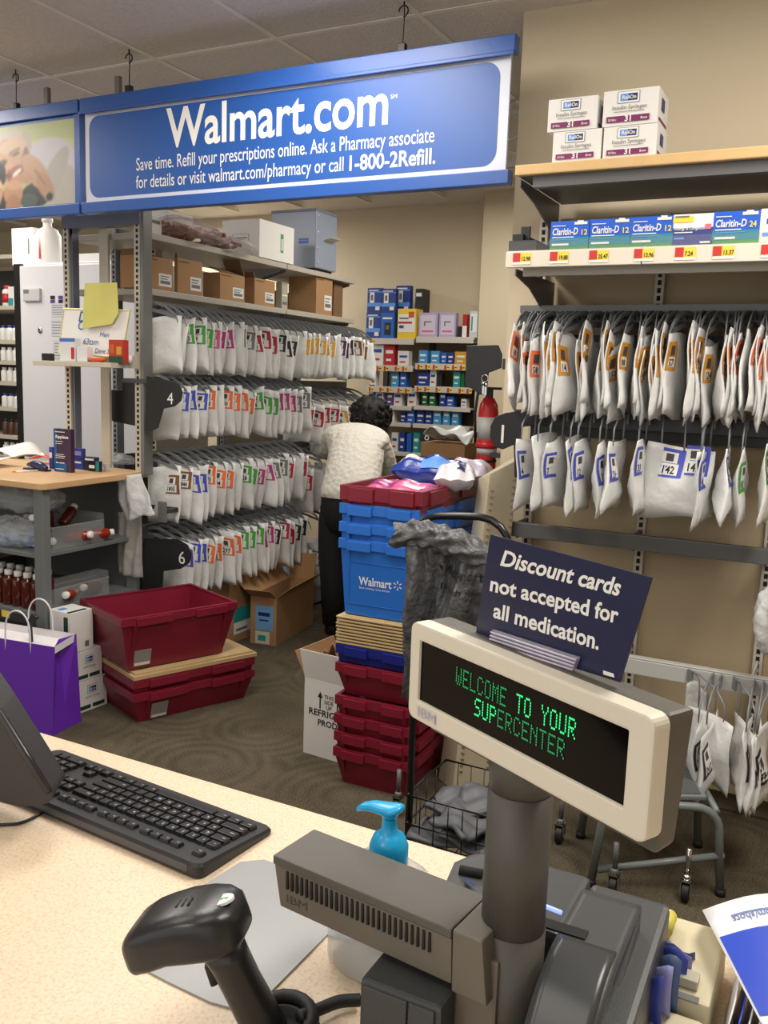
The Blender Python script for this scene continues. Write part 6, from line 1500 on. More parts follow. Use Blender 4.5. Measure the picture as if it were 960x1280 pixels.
obj('screen', B().box(ix0-.002, .003, iz0-.002, ix1+.002, .010, iz1+.002), M_SCRN, ds, local=True)
b = B(); b.hexa([(.012, .018, -.014), (DW-.004, .018, -.014), (DW-.004, .040, -.010), (.012, .040, -.010)], [(.002, .018, DH-.001), (DW-.001, .018, DH-.001), (DW-.001, .046, DH-.001), (.002, .046, DH-.001)])
obj('housing', b, mat('taupe_housing', (86, 82, 75), .5, bump=.06, bscale=600), ds, local=True, bevel=.004)
DOTS = {'W': '1000110001100011010110101101010101001010', 'E': 0}
F57 = dict(W=['10001', '10001', '10001', '10101', '10101', '10101', '01010'], E=['11111', '10000', '10000', '11110', '10000', '10000', '11111'], L=['10000']*6+['11111'], C=['01110', '10001', '10000', '10000', '10000', '10001', '01110'],
           O=['01110', '10001', '10001', '10001', '10001', '10001', '01110'], M=['10001', '11011', '10101', '10101', '10001', '10001', '10001'], T=['11111']+['00100']*6, Y=['10001', '10001', '01010', '00100', '00100', '00100', '00100'],
           U=['10001']*6+['01110'], R=['11110', '10001', '10001', '11110', '10100', '10010', '10001'], S=['01111', '10000', '10000', '01110', '00001', '00001', '11110'], P=['11110', '10001', '10001', '11110', '10000', '10000', '10000'],
           N=['10001', '11001', '10101', '10011', '10001', '10001', '10001'])
MG1 = mat('green_dots_bright', (40, 230, 130), .5, emit=1.0); MG2 = mat('green_dots_dim', (20, 150, 90), .5, emit=.45)
def dots(s, xa, xb, zb, ch, bright):
    b = B(); n = len(s); cw = (xb-xa)/(n-.2); ps = cw*.8/5; pz = ch/7
    for i, c in enumerate(s):
        if c == ' ': continue
        b.use(MG1 if i in bright else MG2)
        for r, row in enumerate(F57[c]):
            for k, v in enumerate(row):
                if v == '1': x = xa+i*cw+k*ps; z = zb+(6-r)*pz; b.add([(x, .0022, z), (x+ps*.72, .0022, z), (x+ps*.72, .0022, z+pz*.72), (x, .0022, z+pz*.72)], [(0, 1, 2, 3)], False)
    return b
a = dhit(567, 861); e = dhit(717, 919); h1 = dhit(567, 838)
obj('display_text', dots('WELCOME TO YOUR', a[0], e[0], (a[1]+e[1])/2, h1[1]-a[1], range(8, 15)), None, ds, local=True)
a = dhit(590, 901); e = dhit(703, 943); h1 = dhit(590, 878)
obj('display_text', dots('SUPERCENTER', a[0], e[0], (a[1]+e[1])/2, h1[1]-a[1], range(0, 3)), None, ds, local=True)
a = dhit(521, 913); e = dhit(543, 921); b = B()
M_LAVL = mat('lavender_logo', (146, 144, 200), .4)
put_text(b, 'IBM', (a[0], -.0006, .0055), (1, 0, 0), (0, 0, 1), .0135, M_LAVL, bold=0., width=e[0]-a[0], res=2)
for i in range(7): quad(b, (a[0]-.001, -.0009, .0063+.0013*i), (1, 0, 0), (0, 0, 1), e[0]-a[0]+.002, .0005, M_CRM)
obj('logo', b, None, ds, local=True)
# ---- navy card standing on the display
off = .030
cc = [dhit(x, y, off)[2] for x, y in ((594, 797), (775, 853), (815, 722), (613, 668))]
cd_ = thing('notice_card', 'dark navy card with white message about discount cards above the display', 'card', tuple(cc[0]))
b = B(); b.prism([tuple(p) for p in cc], dyv*.0012); obj('card', b, mat('navy_gloss_card', (24, 30, 66), .32, coat=.1), cd_)
b = B()
def card_line(s, pa, pb_, cap_px, bold, shear=0.):
    vs, fs = text_data(s, bold, shear, 0., 'LEFT', 3, 1.); xs = [v[0] for v in vs]; x0, x1 = min(xs), max(xs)
    wpx = math.hypot(pb_[0]-pa[0], pb_[1]-pa[1]); sc_ = wpx/(x1-x0)
    def fn(x, y):
        f = (x-x0)/(x1-x0); pxx = pa[0]+(pb_[0]-pa[0])*f+.13*y/.7*cap_px; pyy = pa[1]+(pb_[1]-pa[1])*f-y/.7*cap_px*(1+.12*f)
        return dhit(pxx, pyy, off-.0006)[2]
    b.use(WHITE); b.add([fn(v[0], v[1]) for v in vs], fs, False)
card_line('Discount cards', (625, 706), (775, 745), 19, .025, .22)
card_line('not accepted for', (612, 738), (772, 779), 18, .025)
card_line('all medication.', (616, 771), (748, 812), 18, .025)
def pquad(pts, m): b.use(m); b.add([dhit(x, y, off-.0008)[2] for x, y in pts], [(0, 1, 2, 3)], False)
pquad([(754, 838), (767, 842), (768, 847), (754, 843)], WHITE)
obj('lettering', b, None, cd_)
hc = [dhit(x, y, off-.004)[2] for x, y in ((612, 806), (716, 840), (722, 822), (615, 787))]
b = B(); b.prism([tuple(p) for p in hc], dyv*.003); obj('clear_holder', b, film('holder_plastic', (206, 206, 220), .35, .15, 0), cd_)
b = B()
for f in (.15, .4, .62, .85):
    a_, e_ = hc[0].lerp(hc[3], f), hc[1].lerp(hc[2], f); b.tube([a_-dyv*.001, e_-dyv*.001], .0009, 5)
obj('holder_ribs', b, mat('pale_lilac', (0, 0, 0)), cd_)
# ---- vented arm under the display
a0_ = Vector((-.467, .699, .920)); adx = Vector((.201, -.023, 0)).normalized(); aang = math.atan2(adx.y, adx.x)
ar = thing('card_reader', 'long taupe arm-shaped register unit with a row of vent slots below the display', 'reader', tuple(a0_), aang)
M_TAU = mat('taupe_shell', (104, 98, 88), .5, bump=.08, bscale=700); AL_, AD_, AH_ = .204, .064, .055
b = B(); b.hexa([(.006, .003, 0), (AL_, .003, 0), (AL_, AD_, 0), (.006, AD_, 0)], [(.0, .0, AH_-.010), (AL_, .0, AH_-.010), (AL_, AD_, AH_-.010), (.0, AD_, AH_-.010)]); obj('shell', b, M_TAU, ar, local=True, bevel=.0015)
obj('cover', B().box(-.001, -.0015, AH_-.0095, AL_, AD_+.001, AH_), mat('taupe_cover', (84, 80, 74), .5, bump=.08, bscale=700), ar, local=True, bevel=.0018)
b = B(); b.hexa([(AL_+.001, .002, -.006), (AL_+.036, .002, -.006), (AL_+.036, AD_-.004, -.006), (AL_+.001, AD_-.004, -.006)], [(AL_+.001, -.001, AH_), (AL_+.030, -.001, AH_), (AL_+.030, AD_, AH_), (AL_+.001, AD_, AH_)]); obj('end_block', b, M_TAU, ar, local=True, bevel=.002)
for i in range(28):
    x = .016+.0061*i; b = B(); b.box(x, -.0008, .024, x+.0024, .004, .043)
    o = obj('vent_slot', b, mat('slot_dark', (18, 18, 18), .8), ar, local=True)
b = B(); put_text(b, 'IBM', (.014, .0018, .0085), (1, 0, 0), (0, 0, 1), .0125, mat('dark_logo', (58, 54, 50), .5), bold=0., width=.026)
obj('logo', b, None, ar, local=True)
# ---- dark base unit beneath the arm
xa = P(450, 1230, 'Y', .655).x
rb_ = thing('register_base', 'dark grey base unit with recessed panels under the vented arm', 'register', ((xa-.24)/2, .69, CZ))
M_DRK = mat('dark_slate_plastic', (58, 60, 61), .5, bump=.05, bscale=400)
obj('base_body', B().box(xa, .655, CZ, -.262, .735, .912), M_DRK, rb_, bevel=.004)
b = B(); xm = P(512, 1230, 'Y', .655).x
for (x0, x1, z0, z1) in ((xa+.004, xm-.001, CZ+.042, .908), (xm+.001, -.268, CZ+.042, .908), (xa+.004, xm-.001, CZ+.004, CZ+.039), (xm+.001, -.268, CZ+.004, CZ+.039)):
    obj('panel', B().box(x0, .652, z0, x1, .656, z1), M_DRK, rb_, bevel=.001)
# ---- receipt printer
pr_ = thing('receipt_printer', 'dark grey receipt printer with glossy curved cover behind the pole', 'printer', (-.22, .76, CZ))
PRX0, PRX1, PRY0, PRY1, PRZ = -.345, -.112, .615, .895, .928
M_PR = mat('slate_printer_plastic', (66, 68, 69), .42, bump=.05, bscale=500); M_PRG = mat('glossy_smoke_cover', (60, 62, 64), .3)
PXL = -.193
b = B(); b.hexa([(PXL, PRY0, CZ), (PRX1, PRY0, CZ), (PRX1, PRY1, CZ), (PXL, PRY1, CZ)], [(PXL, PRY0, PRZ-.03), (PRX1, PRY0, PRZ-.03), (PRX1, PRY1, PRZ), (PXL, PRY1, PRZ)]); obj('printer_case', b, M_PR, pr_, bevel=.006)
b = B(); rp = [(PRX0+.05, .775), (PXL, .775), (PXL, PRY1-.004), (PRX0+.06, PRY1-.004), (PRX0+.025, PRY1-.02), (PRX0+.012, PRY1-.05), (PRX0+.02, .80)]; b.prism([(x, y, CZ) for x, y in rp], (0, 0, PRZ-CZ+.008)); obj('rear_case', b, M_PR, pr_, bevel=.007)
xr_c = P(796, 1157, 'Z', .94).x
def cov(u, v):
    x = PXL+.002+(xr_c-PXL-.002)*u; y = PRY1-.055-.21*v
    z = .947 if v < .45 else .947-.06*((v-.45)/.55)**2
    return (x, y, z)
b = B(); b.sheet(cov, 8, 20, .006); obj('paper_cover', b, M_PR, pr_)
b = B(); b.hexa([(PXL+.002, PRY0+.02, .87), (xr_c, PRY0+.02, .87), (xr_c, PRY1-.055, .90), (PXL+.002, PRY1-.055, .90)], [(PXL+.002, PRY0+.11, .90), (xr_c, PRY0+.11, .90), (xr_c, PRY1-.055, .944), (PXL+.002, PRY1-.055, .944)]); obj('cover_side', b, M_PR, pr_)
def cov2(u, v):
    x, y, z = cov(.06+.88*u, .42+.5*v); return (x, y-.004, z+.006+.004*math.sin(math.pi*v))
b = B(); b.sheet(cov2, 8, 14, .003); obj('gloss_window', b, M_PRG, pr_)
b = B(); q0, q1 = P(681, 1150, 'Z', .951), P(733, 1170, 'Z', .951); b.box(q0.x, q1.y-.006, .9495, q1.x, q1.y+.008, .9515); obj('paper_slot', b, mat('slot_dark', (0, 0, 0)), pr_)
q0, q1 = P(677, 1131, 'Z', .951), P(702, 1141, 'Z', .951); b = B(); b.tube([q0, q1], .0022, 6); obj('status_light', b, mat('pale_blue_led', (150, 170, 255), .4, emit=1.2), pr_)
q = P(588, 1092, 'Z', .938); b = B(); b.tube([q+Vector((-.012, 0, .0)), q+Vector((.012, .004, 0))], .006, 8); obj('finger_notch', b, mat('slot_dark', (0, 0, 0)), pr_)
b = B(); k_ = P(586, 1101, 'Z', .940); b.prism([tuple(k_+Vector((-.007, .004, -.002))), tuple(k_+Vector((.009, -.004, -.002))), tuple(k_+Vector((-.003, -.006, .004)))], (0, .001, .001)); tag(obj('paper_scrap', b, mat('violet_blue_paper', (70, 80, 200), .5)), 'tiny blue paper corner sticking out of the printer lid', 'paper')
# ---- receipts and slips right of the printer
RGp = 'blue and violet slips standing beside the printer'
for i in range(6):
    p = P(806+6*i, 1250-8*i, 'Z', .86); h = .085-.005*i; a = -.5+.16*i
    b = B(); b.sheet(lambda u, v: (p.x-.025+.05*u*math.cos(a), p.y+.05*u*math.sin(a)+.006*math.sin(5*v+i), CZ+.002+h*v+.006*math.sin(7*u+i)), 8, 8, .0008)
    tag(obj('paper_slip', b, mat('slip_%d' % (i % 3), [(58, 74, 170), (150, 150, 206), (72, 92, 130)][i % 3], .5)), '%s slip, %s from the left, standing between printer and beige terminal' % (['deep blue', 'pale violet', 'slate blue'][i % 3], ORD[i]), 'slip', RGp)
# ---- beige terminal
bt_ = thing('card_terminal', 'beige plastic terminal with one large button at the right of the printer', 'terminal', (-.1, .9, CZ))
M_BEI = mat('beige_terminal_plastic', (206, 196, 164), .5, bump=.05, bscale=500)
b = B(); b.hexa([(-.20, .845, CZ), (-.062, .845, CZ), (-.060, .968, CZ), (-.20, .968, CZ)], [(-.20, .848, .862), (-.063, .848, .862), (-.061, .966, .874), (-.20, .966, .874)]); obj('terminal_case', b, M_BEI, bt_, bevel=.003)
b = B(); b.hexa([(-.20, .76, CZ), (-.06, .76, CZ), (-.06, .84, CZ), (-.20, .84, CZ)], [(-.20, .765, .845), (-.066, .765, .845), (-.066, .838, .852), (-.20, .838, .852)]); obj('lower_case', b, M_BEI, bt_, bevel=.004)
q0 = P(843, 1226, 'Z', .868); obj('button', B().box(q0.x, q0.y-.0, .864, q0.x+.022, q0.y+.018, .874), mat('grey_beige_button', (184, 178, 160), .4), bt_, bevel=.0015)
q0 = P(838, 1242, 'Z', .865); obj('label_plate', B().box(q0.x, q0.y, .8625, q0.x+.026, q0.y+.009, .8645), mat('satin_grey', (130, 132, 132), .35), bt_)
q0 = P(837, 1168, 'Z', .873); tag(obj('roll_end', B().cyl((q0.x-.004, q0.y-.01, .882), (q0.x-.004, q0.y+.02, .882), .008, 14), mat('yellow_roll', (214, 202, 90), .5)), 'small yellow paper roll end tucked beside the beige terminal', 'roll')
# ---- brochures
BRG = 'white and blue brochures piled at the right edge of the counter'
M_GLP = mat('gloss_white_paper', (232, 232, 234), .35); M_BRB = mat('brochure_blue', (40, 72, 190), .35)
for i in range(7):
    x = -.052+.008*i; b = B()
    b.sheet(lambda u, v: (x+.010*v+.002*math.sin(3*u), .80+.11*u, CZ+.002+.062*v+.001*math.sin(4*u+i)), 6, 4, .0012)
    tag(obj('brochure', b, M_BRB if i in (1, 4) else M_GLP), '%s standing brochure edge, %s from the left under the folded sheets' % ('blue' if i in (1, 4) else 'white', ORD[i]), 'brochure', BRG)
for i in range(4):
    z = .888+.004*i
    c_ = [P(x, y, 'Z', z) for x, y in ((881-1*i, 1141-1*i), (1010, 1120), (1060, 1290), (968-2*i, 1290))]
    b = B(); b.sheet(lambda u, v: tuple((c_[0].lerp(c_[1], u)).lerp(c_[3].lerp(c_[2], u), v)+Vector((0, 0, .010*math.sin(math.pi*u)*(1-v)-.006*v))), 8, 8, .0008)
    t = tag(obj('brochure', b, M_GLP), ['lowest folded white brochure of the fan at the right edge', 'second folded brochure from below in the fan', 'third folded brochure from below in the fan', 'topmost folded brochure with blue panel at the right edge'][i], 'brochure', BRG)
    if i == 3:
        b = B(); S = lambda u, v: c_[0].lerp(c_[1], u).lerp(c_[3].lerp(c_[2], u), v)+Vector((0, 0, .010*math.sin(math.pi*u)*(1-v)-.006*v+.0012))
        b.use(M_BRB); b.grid(lambda u, v: S(.02+.98*u, .26+.6*v), 8, 8)
        put_text(b, 'com/shots', (0, 0, 0), (1, 0, 0), (0, 1, 0), 1, mat('blue_grey_ink', (110, 130, 180), .5), bold=.01, fn=lambda x, y: S(.62-.10*x, .13+.09*y*1.), res=2)
        b.use(mat('blue_grey_ink', (0, 0, 0))); b.grid(lambda u, v: S(.2+.4*u, .12+.012*v), 3, 1)
        obj('front_print', b, None, t)
# ================================================================ SHOPPING CART WITH GREY BAGS
M_BLKM = mat('black_gloss_metal', (22, 22, 23), .25); CY = 2.05
ctt = thing('bag_cart', 'black tubular bag stand cart with bent handle behind the display', 'cart', (-.84, CY, .05))
LX, RX = P(513, 980, 'Y', CY).x, -.70
h0 = P(522, 660, 'Y', CY); tops = [P(x, y, 'Y', CY) for x, y in ((524, 656), (531, 649), (545, 645), (575, 645), (600, 646), (614, 650), (626, 659), (634, 671))]
b = B(); b.tube([(LX, CY, .12), (LX+.0, CY, .9), (tops[0].x-.006, CY, tops[0].z-.04)]+tops+[(RX+.01, CY, .95), (RX, CY, .12)], .0095, 10); obj('handle_frame', b, M_BLKM, ctt)
b = B(); z0, z1 = .20, .36; y0, y1 = CY-.02, CY+.24
for z in (z1, (z0+z1)/2, z0): b.tube([(LX, y0, z), (RX, y0, z), (RX, y1, z), (LX, y1, z)], .0035, 5, closed=True)
for i in range(7): x = LX+(RX-LX)*i/6; b.tube([(x, y0, z1), (x, y0, z0), (x, y1, z0), (x, y1, z1)], .0018, 4)
for i in range(1, 4): y = y0+(y1-y0)*i/4; b.tube([(LX, y, z1), (LX, y, z0), (RX, y, z0), (RX, y, z1)], .0018, 4)
obj('wire_basket', b, M_BLKM, ctt, kind='stuff')
for x, y in ((LX, CY), (RX, CY), (LX, CY+.22), (RX, CY+.22)):
    w_ = obj('caster', B().cyl((x-.01, y, .03), (x+.01, y, .03), .03, 14), M_SCR, ctt); obj('fork', B().box(x-.014, y-.012, .03, x+.014, y+.012, .2 if y > CY+.1 else .13), M_DKST, w_)
M_GBAG = mat('dark_grey_film', (90, 91, 94), .38, bump=1., bscale=44); M_GBAG2 = mat('folded_grey_film', (92, 94, 98), .5, bump=.4, bscale=14)
r_ = random.Random(9)
for i, (x, y, z, a, w_, d_, lab) in enumerate([(-.88, 2.12, .235, .15, .15, .18, 'bottom left of the wire basket'), (-.76, 2.12, .245, -.2, .13, .18, 'bottom right of the wire basket'), (-.87, 2.21, .275, .4, .16, .14, 'back left of the wire basket'), (-.78, 2.2, .30, .1, .15, .14, 'top of the pile in the wire basket'), (-.80, 2.09, .285, -.4, .14, .12, 'front of the wire basket')]):
    b = B(); ca, sa = math.cos(a), math.sin(a)
    def f(u, v, x=x, y=y, z=z, ca=ca, sa=sa, w_=w_, d_=d_, i=i):
        p, q = (u-.5)*w_*(1+.1*math.sin(5*v+i)), (v-.5)*d_*(1+.12*math.sin(6*u+2*i)); return (min(RX-.012, max(LX+.012, x+p*ca-q*sa)), y+p*sa+q*ca, z+.012+.010*math.sin(6*u+4*v+i)+.006*math.sin(13*v-5*u))
    b.sheet(f, 14, 14, .012); tag(obj('folded_bag', b, M_GBAG2), 'folded dark grey plastic bag bundle, ' + lab, 'bag', 'grey bag bundles in the wire basket')
# hanging mass of grey carrier bags
gb = thing('carrier_bags', 'bunch of dark grey plastic carrier bags draped over the cart handle', 'bag', (-.87, 1.98, .7))
tlp, trp = P(506, 690, 'Y', 1.98), P(618, 690, 'Y', 1.98); blp = P(503, 850, 'Y', 1.98)
def drape(u, v, dy=0., seed=0):
    w0 = trp.x-tlp.x; x = tlp.x+w0*(u-.0)+(.5-u)*.03*math.sin(math.pi*v)+.006*math.sin(9*v+3*seed); z = tlp.z+.03-(.40+.05*math.sin(5*u+seed))*v
    fold = .022*math.sin(11*u+2.2*v+seed)*(.4+v)+.008*math.sin(23*u-3*v+seed)+.004*math.sin(47*u+9*v)+.003*math.sin(31*v-22*u)+.012*math.sin(6*v+8*u)
    return (x, 1.985+dy-fold-.02*math.sin(math.pi*v), z)
for k in range(3):
    b = B(); b.sheet(lambda u, v: drape(.02+.96*u, v*(1-.08*k), .03*k, 1.7*k), 60, 30, .002); obj('bag_film', b, M_GBAG, gb)
def roll(u, v):
    a = 2*math.pi*v; x = tlp.x-.028+(trp.x-tlp.x+.03)*u; r = .032*(1+.2*math.sin(9*u+1)+.12*math.sin(23*u+5*a)+.10*math.sin(37*u-3*a)+.08*math.sin(9*a+14*u))*(.72+.4*math.sin(math.pi*min(1, u*1.1)))
    zc = tlp.z+.03+.02*math.sin(3.4*u+.4)-.012*u; return (x+.008*math.sin(3*a), 1.985+r*1.05*math.cos(a), zc+r*math.sin(a)*(1+.15*math.sin(15*u+2*a)))
b = B(); b.grid(roll, 110, 36); obj('gathered_top', b, M_GBAG, gb)
b = B(); M_GINK = mat('dark_bag_ink', (34, 34, 38), .5)
def on_drape(x0, z0, sz):
    def f(x, y):
        X, Z = x0+x*sz, z0+y*sz; u = (X-tlp.x)/(trp.x-tlp.x); v = (tlp.z+.03-Z)/.42; p = drape(u, v); return (X, p[1]-.009, Z)
    return f
a = P(549, 718, 'Y', 1.98); 
vs, fs_ = text_data('Walmart', .02, 0, 0, 'LEFT', 2, 1.); f = on_drape(a.x, a.z, .034); b.use(M_GINK); b.add([f(v[0], v[1]) for v in vs], fs_, False)
a = P(549, 736, 'Y', 1.98); vs, fs_ = text_data('Pay with your phone', .01, 0, 0, 'LEFT', 2, 1.); f = on_drape(a.x, a.z, .021); b.add([f(v[0], v[1]) for v in vs], fs_, False)
a = P(540, 776, 'Y', 1.98); vs, fs_ = text_data('PLEASE RETURN TO A PARTICIPATING', .01, 0, 0, 'LEFT', 1, 1.); f = on_drape(a.x, a.z, .010); b.add([f(v[0], v[1]) for v in vs], fs_, False)
obj('lettering', b, None, gb)
# caster seen beside the tote pile and others on the floor
def caster(px, py, lab):
    p = P(px, py, 'Z', 0); t = thing('caster_wheel', lab, 'wheel', (p.x, p.y, 0)); m2 = mat('chrome', (0, 0, 0))
    obj('tire', B().cyl((p.x-.010, p.y, .028), (p.x+.010, p.y, .028), .028, 18), M_SCR, t, bevel=.002)
    b = B(); b.box(p.x-.015, p.y-.014, .026, p.x-.012, p.y+.014, .066); b.box(p.x+.012, p.y-.014, .026, p.x+.015, p.y+.014, .066); b.box(p.x-.015, p.y-.014, .062, p.x+.015, p.y+.014, .067); obj('fork', b, m2, t)
    b = B(); b.lathe([(.012, .067), (.013, .075), (.009, .082)], (p.x, p.y, 0), 12); b.lathe([(.008, .08), (.008, .16)], (p.x, p.y, 0), 10); obj('stem', b, m2 if 'stem' in lab else M_DKST, t)
    return t
caster(497, 1018, 'black caster wheel at the foot of the tote pile')
caster(699, 1053, 'black caster wheel on the carpet just right of the display pole')
caster(766, 1118, 'caster wheel with chrome collar inside the left side of the step stool')
caster(856, 1126, 'black caster wheel with chrome stem inside the right side of the step stool')
# ================================================================ STEP STOOL
M_STL = mat('grey_stool_enamel', (118, 124, 124), .35)
st = thing('step_stool', 'grey tubular step stool with worn paint on the carpet by the wall', 'stool', (-.4, 2.6, 0))
F1 = P(738, 1106, 'Z', 0); F2 = P(900, 1119, 'Z', 0)
def arch(F1, F2, h, r=.07, inn=.02):
    d = (F2-F1); d.z = 0; L = d.length; d.normalize(); pts = [F1.copy()]
    a = F1+d*inn; c = F2-d*inn
    for k in range(7): t = math.radians(90*k/6); pts.append(a+d*(r-r*math.cos(t))+Vector((0, 0, h-r+r*math.sin(t))))
    for k in range(7): t = math.radians(90-90*k/6); pts.append(c-d*(r-r*math.cos(t))+Vector((0, 0, h-r+r*math.sin(t))))
    pts.append(F2.copy()); return pts
off_ = Vector((-.10, .26, 0))
obj('front_arch', B().tube(arch(F1, F2, .265), .0125, 10), M_STL, st)
obj('rear_arch', B().tube(arch(F1+off_, F2+off_, .32), .0125, 10), M_STL, st)
z1_ = .10
p0 = P(747, 1087, 'Y', F1.y+.005); p1 = P(905, 1069, 'Y', F2.y)
obj('cross_brace', B().tube([p0, p1], .0105, 10), M_STL, st)
obj('side_brace', B().tube([F1+Vector((.02, 0, .22)), F1+off_+Vector((.02, 0, .22))], .0105, 8), M_STL, st)
obj('side_brace', B().tube([F2+Vector((-.03, 0, .25)), F2+off_+Vector((-.03, 0, .25))], .0105, 8), M_STL, st)
q_ = [F1+Vector((.03, .0, .275)), F2+Vector((-.06, -.0, .275)), F2+off_+Vector((-.06, 0, .275)), F1+off_+Vector((.03, 0, .275))]
b = B(); b.hexa([tuple(p) for p in q_], [tuple(p+Vector((0, 0, .014))) for p in q_]); obj('tread', b, M_STL, st, bevel=.004)
b = B(); q2 = [p+Vector((0, 0, .0145)) for p in q_]; b.prism([tuple(q2[0].lerp(q2[2], .05)), tuple(q2[1].lerp(q2[3], .05)), tuple(q2[2].lerp(q2[0], .05)), tuple(q2[3].lerp(q2[1], .05))], (0, 0, .002)); obj('rubber_pad', b, mat('grey_rubber_pad', (84, 86, 86), .8, bump=.3, bscale=300), st)
for k, F in enumerate((F1, F2, F1+off_, F2+off_)): obj('rubber_foot', B().cyl((F.x, F.y, 0), (F.x, F.y, .02), .015, 12), M_SCR, st)
# clear bag hanging at the right edge
p = P(962, 775, 'Y', 2.8); b = B(); blob(b, (p.x+.01, 2.8, p.z), .055, .05, .10, 41, .2)
t = tag(obj('plastic_bag', b, film('milky_film', (226, 228, 226), .62)), 'rounded translucent plastic bag at the right picture edge between the rails', 'bag')
obj('hook', B().tube([(p.x+.01, 2.8, p.z+.09), (p.x+.01, 2.82, p.z+.14), (p.x+.01, 2.985, p.z+.15)], .003, 5), M_DKST, t)
q = P(868, 885, 'Y', 2.85); b = B(); b.sheet(lambda u, v: (q.x-.03+.07*u, 2.86+.02*math.sin(6*u), q.z+.07-.17*v+.01*math.sin(5*u)), 8, 10, .002)
tag(obj('plastic_bag', b, film('milky_film', (0, 0, 0), .62)), 'clear plastic bag hanging behind the black-tagged bags on the lowest right rail', 'bag')
# ================================================================ WOMAN BENDING AT THE RACK
def skin_mesh(name, nodes, edges, sub=2, root=0):
    me = bpy.data.meshes.new(name); me.from_pydata([n[0] for n in nodes], edges, [])
    o = bpy.data.objects.new(name, me); COL.objects.link(o)
    sk = o.modifiers.new('s', 'SKIN'); sk.use_smooth_shade = True
    for i, n in enumerate(nodes):
        v = me.skin_vertices[0].data[i]; r = n[1]; v.radius = r if isinstance(r, tuple) else (r, r); v.use_root = (i == root)
    sb = o.modifiers.new('d', 'SUBSURF'); sb.levels = sub; sb.render_levels = sub
    dg = bpy.context.evaluated_depsgraph_get(); m2 = bpy.data.meshes.new_from_object(o.evaluated_get(dg))
    vs = [tuple(v.co) for v in m2.vertices]; fs = [tuple(p.vertices) for p in m2.polygons]
    bpy.data.objects.remove(o); bpy.data.meshes.remove(me); bpy.data.meshes.remove(m2)
    return vs, fs
wm = thing('person', 'person in cream cable-knit sweater and black trousers bending toward the hanging bags', 'person', (-2.32, 4.35, 0))
def W(px, py, Y): return tuple(P(px, py, 'Y', Y))
hip = Vector(W(441, 618, 4.28)); hipL = hip+Vector((-.085, 0, -.02)); hipR = hip+Vector((.075, 0, -.02))
waist = Vector(W(442, 588, 4.40)); chest = Vector(W(447, 556, 4.56)); nk = Vector(W(455, 534, 4.70)); hdc = Vector(W(464, 522, 4.80))
shL = Vector(W(421, 540, 4.62)); shR = Vector(W(476, 556, 4.60)); elL = Vector(W(400, 566, 4.72)); elR = Vector(W(486, 592, 4.68)); haL = Vector(W(392, 545, 4.92)); haR = Vector(W(478, 612, 4.86))
knL = Vector((hipL.x-.02, 4.26, .50)); knR = Vector((hipR.x+.0, 4.30, .50)); anL = Vector((hipL.x-.02, 4.30, .09)); anR = Vector((hipR.x+.02, 4.40, .09))
toL = anL+Vector((-.03, .13, -.055)); toR = anR+Vector((.0, .14, -.055))
def bodynodes(k=1., part='all'):
    N_ = [(hip, (.085*k, .08*k)), (waist, (.085*k, .07*k)), (chest, (.12*k, .07*k)), (nk, .055), (hdc, (.075, .09)), (shL, .062*k), (elL, .046*k), (haL-(haL-elL)*.25, .030), (haL, .028), (shR, .062*k), (elR, .046*k), (haR-(haR-elR)*.25, .030), (haR, .028),
          (hipL, .07*k), (knL, .06*k), (anL, .045), (toL, .035), (hipR, .07*k), (knR, .06*k), (anR, .045), (toR, .035)]
    return [(tuple(a), r) for a, r in N_]
E_ = [(0, 1), (1, 2), (2, 3), (3, 4), (2, 5), (5, 6), (6, 7), (7, 8), (2, 9), (9, 10), (10, 11), (11, 12), (0, 13), (13, 14), (14, 15), (15, 16), (0, 17), (17, 18), (18, 19), (19, 20)]
M_SKIN = mat('brown_skin', (112, 74, 54), .5)
vs, fs_ = skin_mesh('b', bodynodes(.86), E_); b = B(); b.add(vs, fs_, True); obj('body', b, M_SKIN, wm)
def kn():
    m = mat('cream_cable_knit', (236, 231, 219), .85)
    nt = m.node_tree; tc = nt.nodes.new('ShaderNodeTexCoord'); wv = nt.nodes.new('ShaderNodeTexVoronoi'); wv.inputs['Scale'].default_value = 34
    bp = nt.nodes.new('ShaderNodeBump'); bp.inputs['Strength'].default_value = .5; bp.inputs['Distance'].default_value = .015
    nt.links.new(tc.outputs['Object'], wv.inputs['Vector']); nt.links.new(wv.outputs['Distance'], bp.inputs['Height']); nt.links.new(bp.outputs['Normal'], nt.nodes['Principled BSDF'].inputs['Normal']); return m
sw_n = [(tuple(waist), (.15, .125)), (tuple(chest), (.172, .13)), (tuple(nk.lerp(chest, .25)), (.085, .075)), (tuple(shL), .080), (tuple(elL), .064), (tuple(elL.lerp(haL, .75)), .05), (tuple(shR), .080), (tuple(elR), .064), (tuple(elR.lerp(haR, .75)), .05)]
vs, fs_ = skin_mesh('s', sw_n, [(0, 1), (1, 2), (1, 3), (3, 4), (4, 5), (1, 6), (6, 7), (7, 8)]); b = B(); b.add(vs, fs_, True)
tn_ = Vector((0, .72, .69)); fw = Vector((0, .69, -.72))
loft(b, [(hip+Vector((0, -.02, -.02)), (.176, 0, 0), (0, .135, -.01)), (hip+Vector((0, -.0, .0)), (.184, 0, 0), (0, .14, -.04)), (hip.lerp(waist, .45), (.178, 0, 0), fw*.135), (waist, (.170, 0, 0), fw*.125), (waist.lerp(chest, .5), (.172, 0, 0), fw*.118), (chest, (.175, 0, 0), fw*.105), (chest.lerp(nk, .5), (.13, 0, 0), fw*.085)], 24, 2.2)
obj('sweater', b, kn(), wm)
b = B(); V0 = Vector
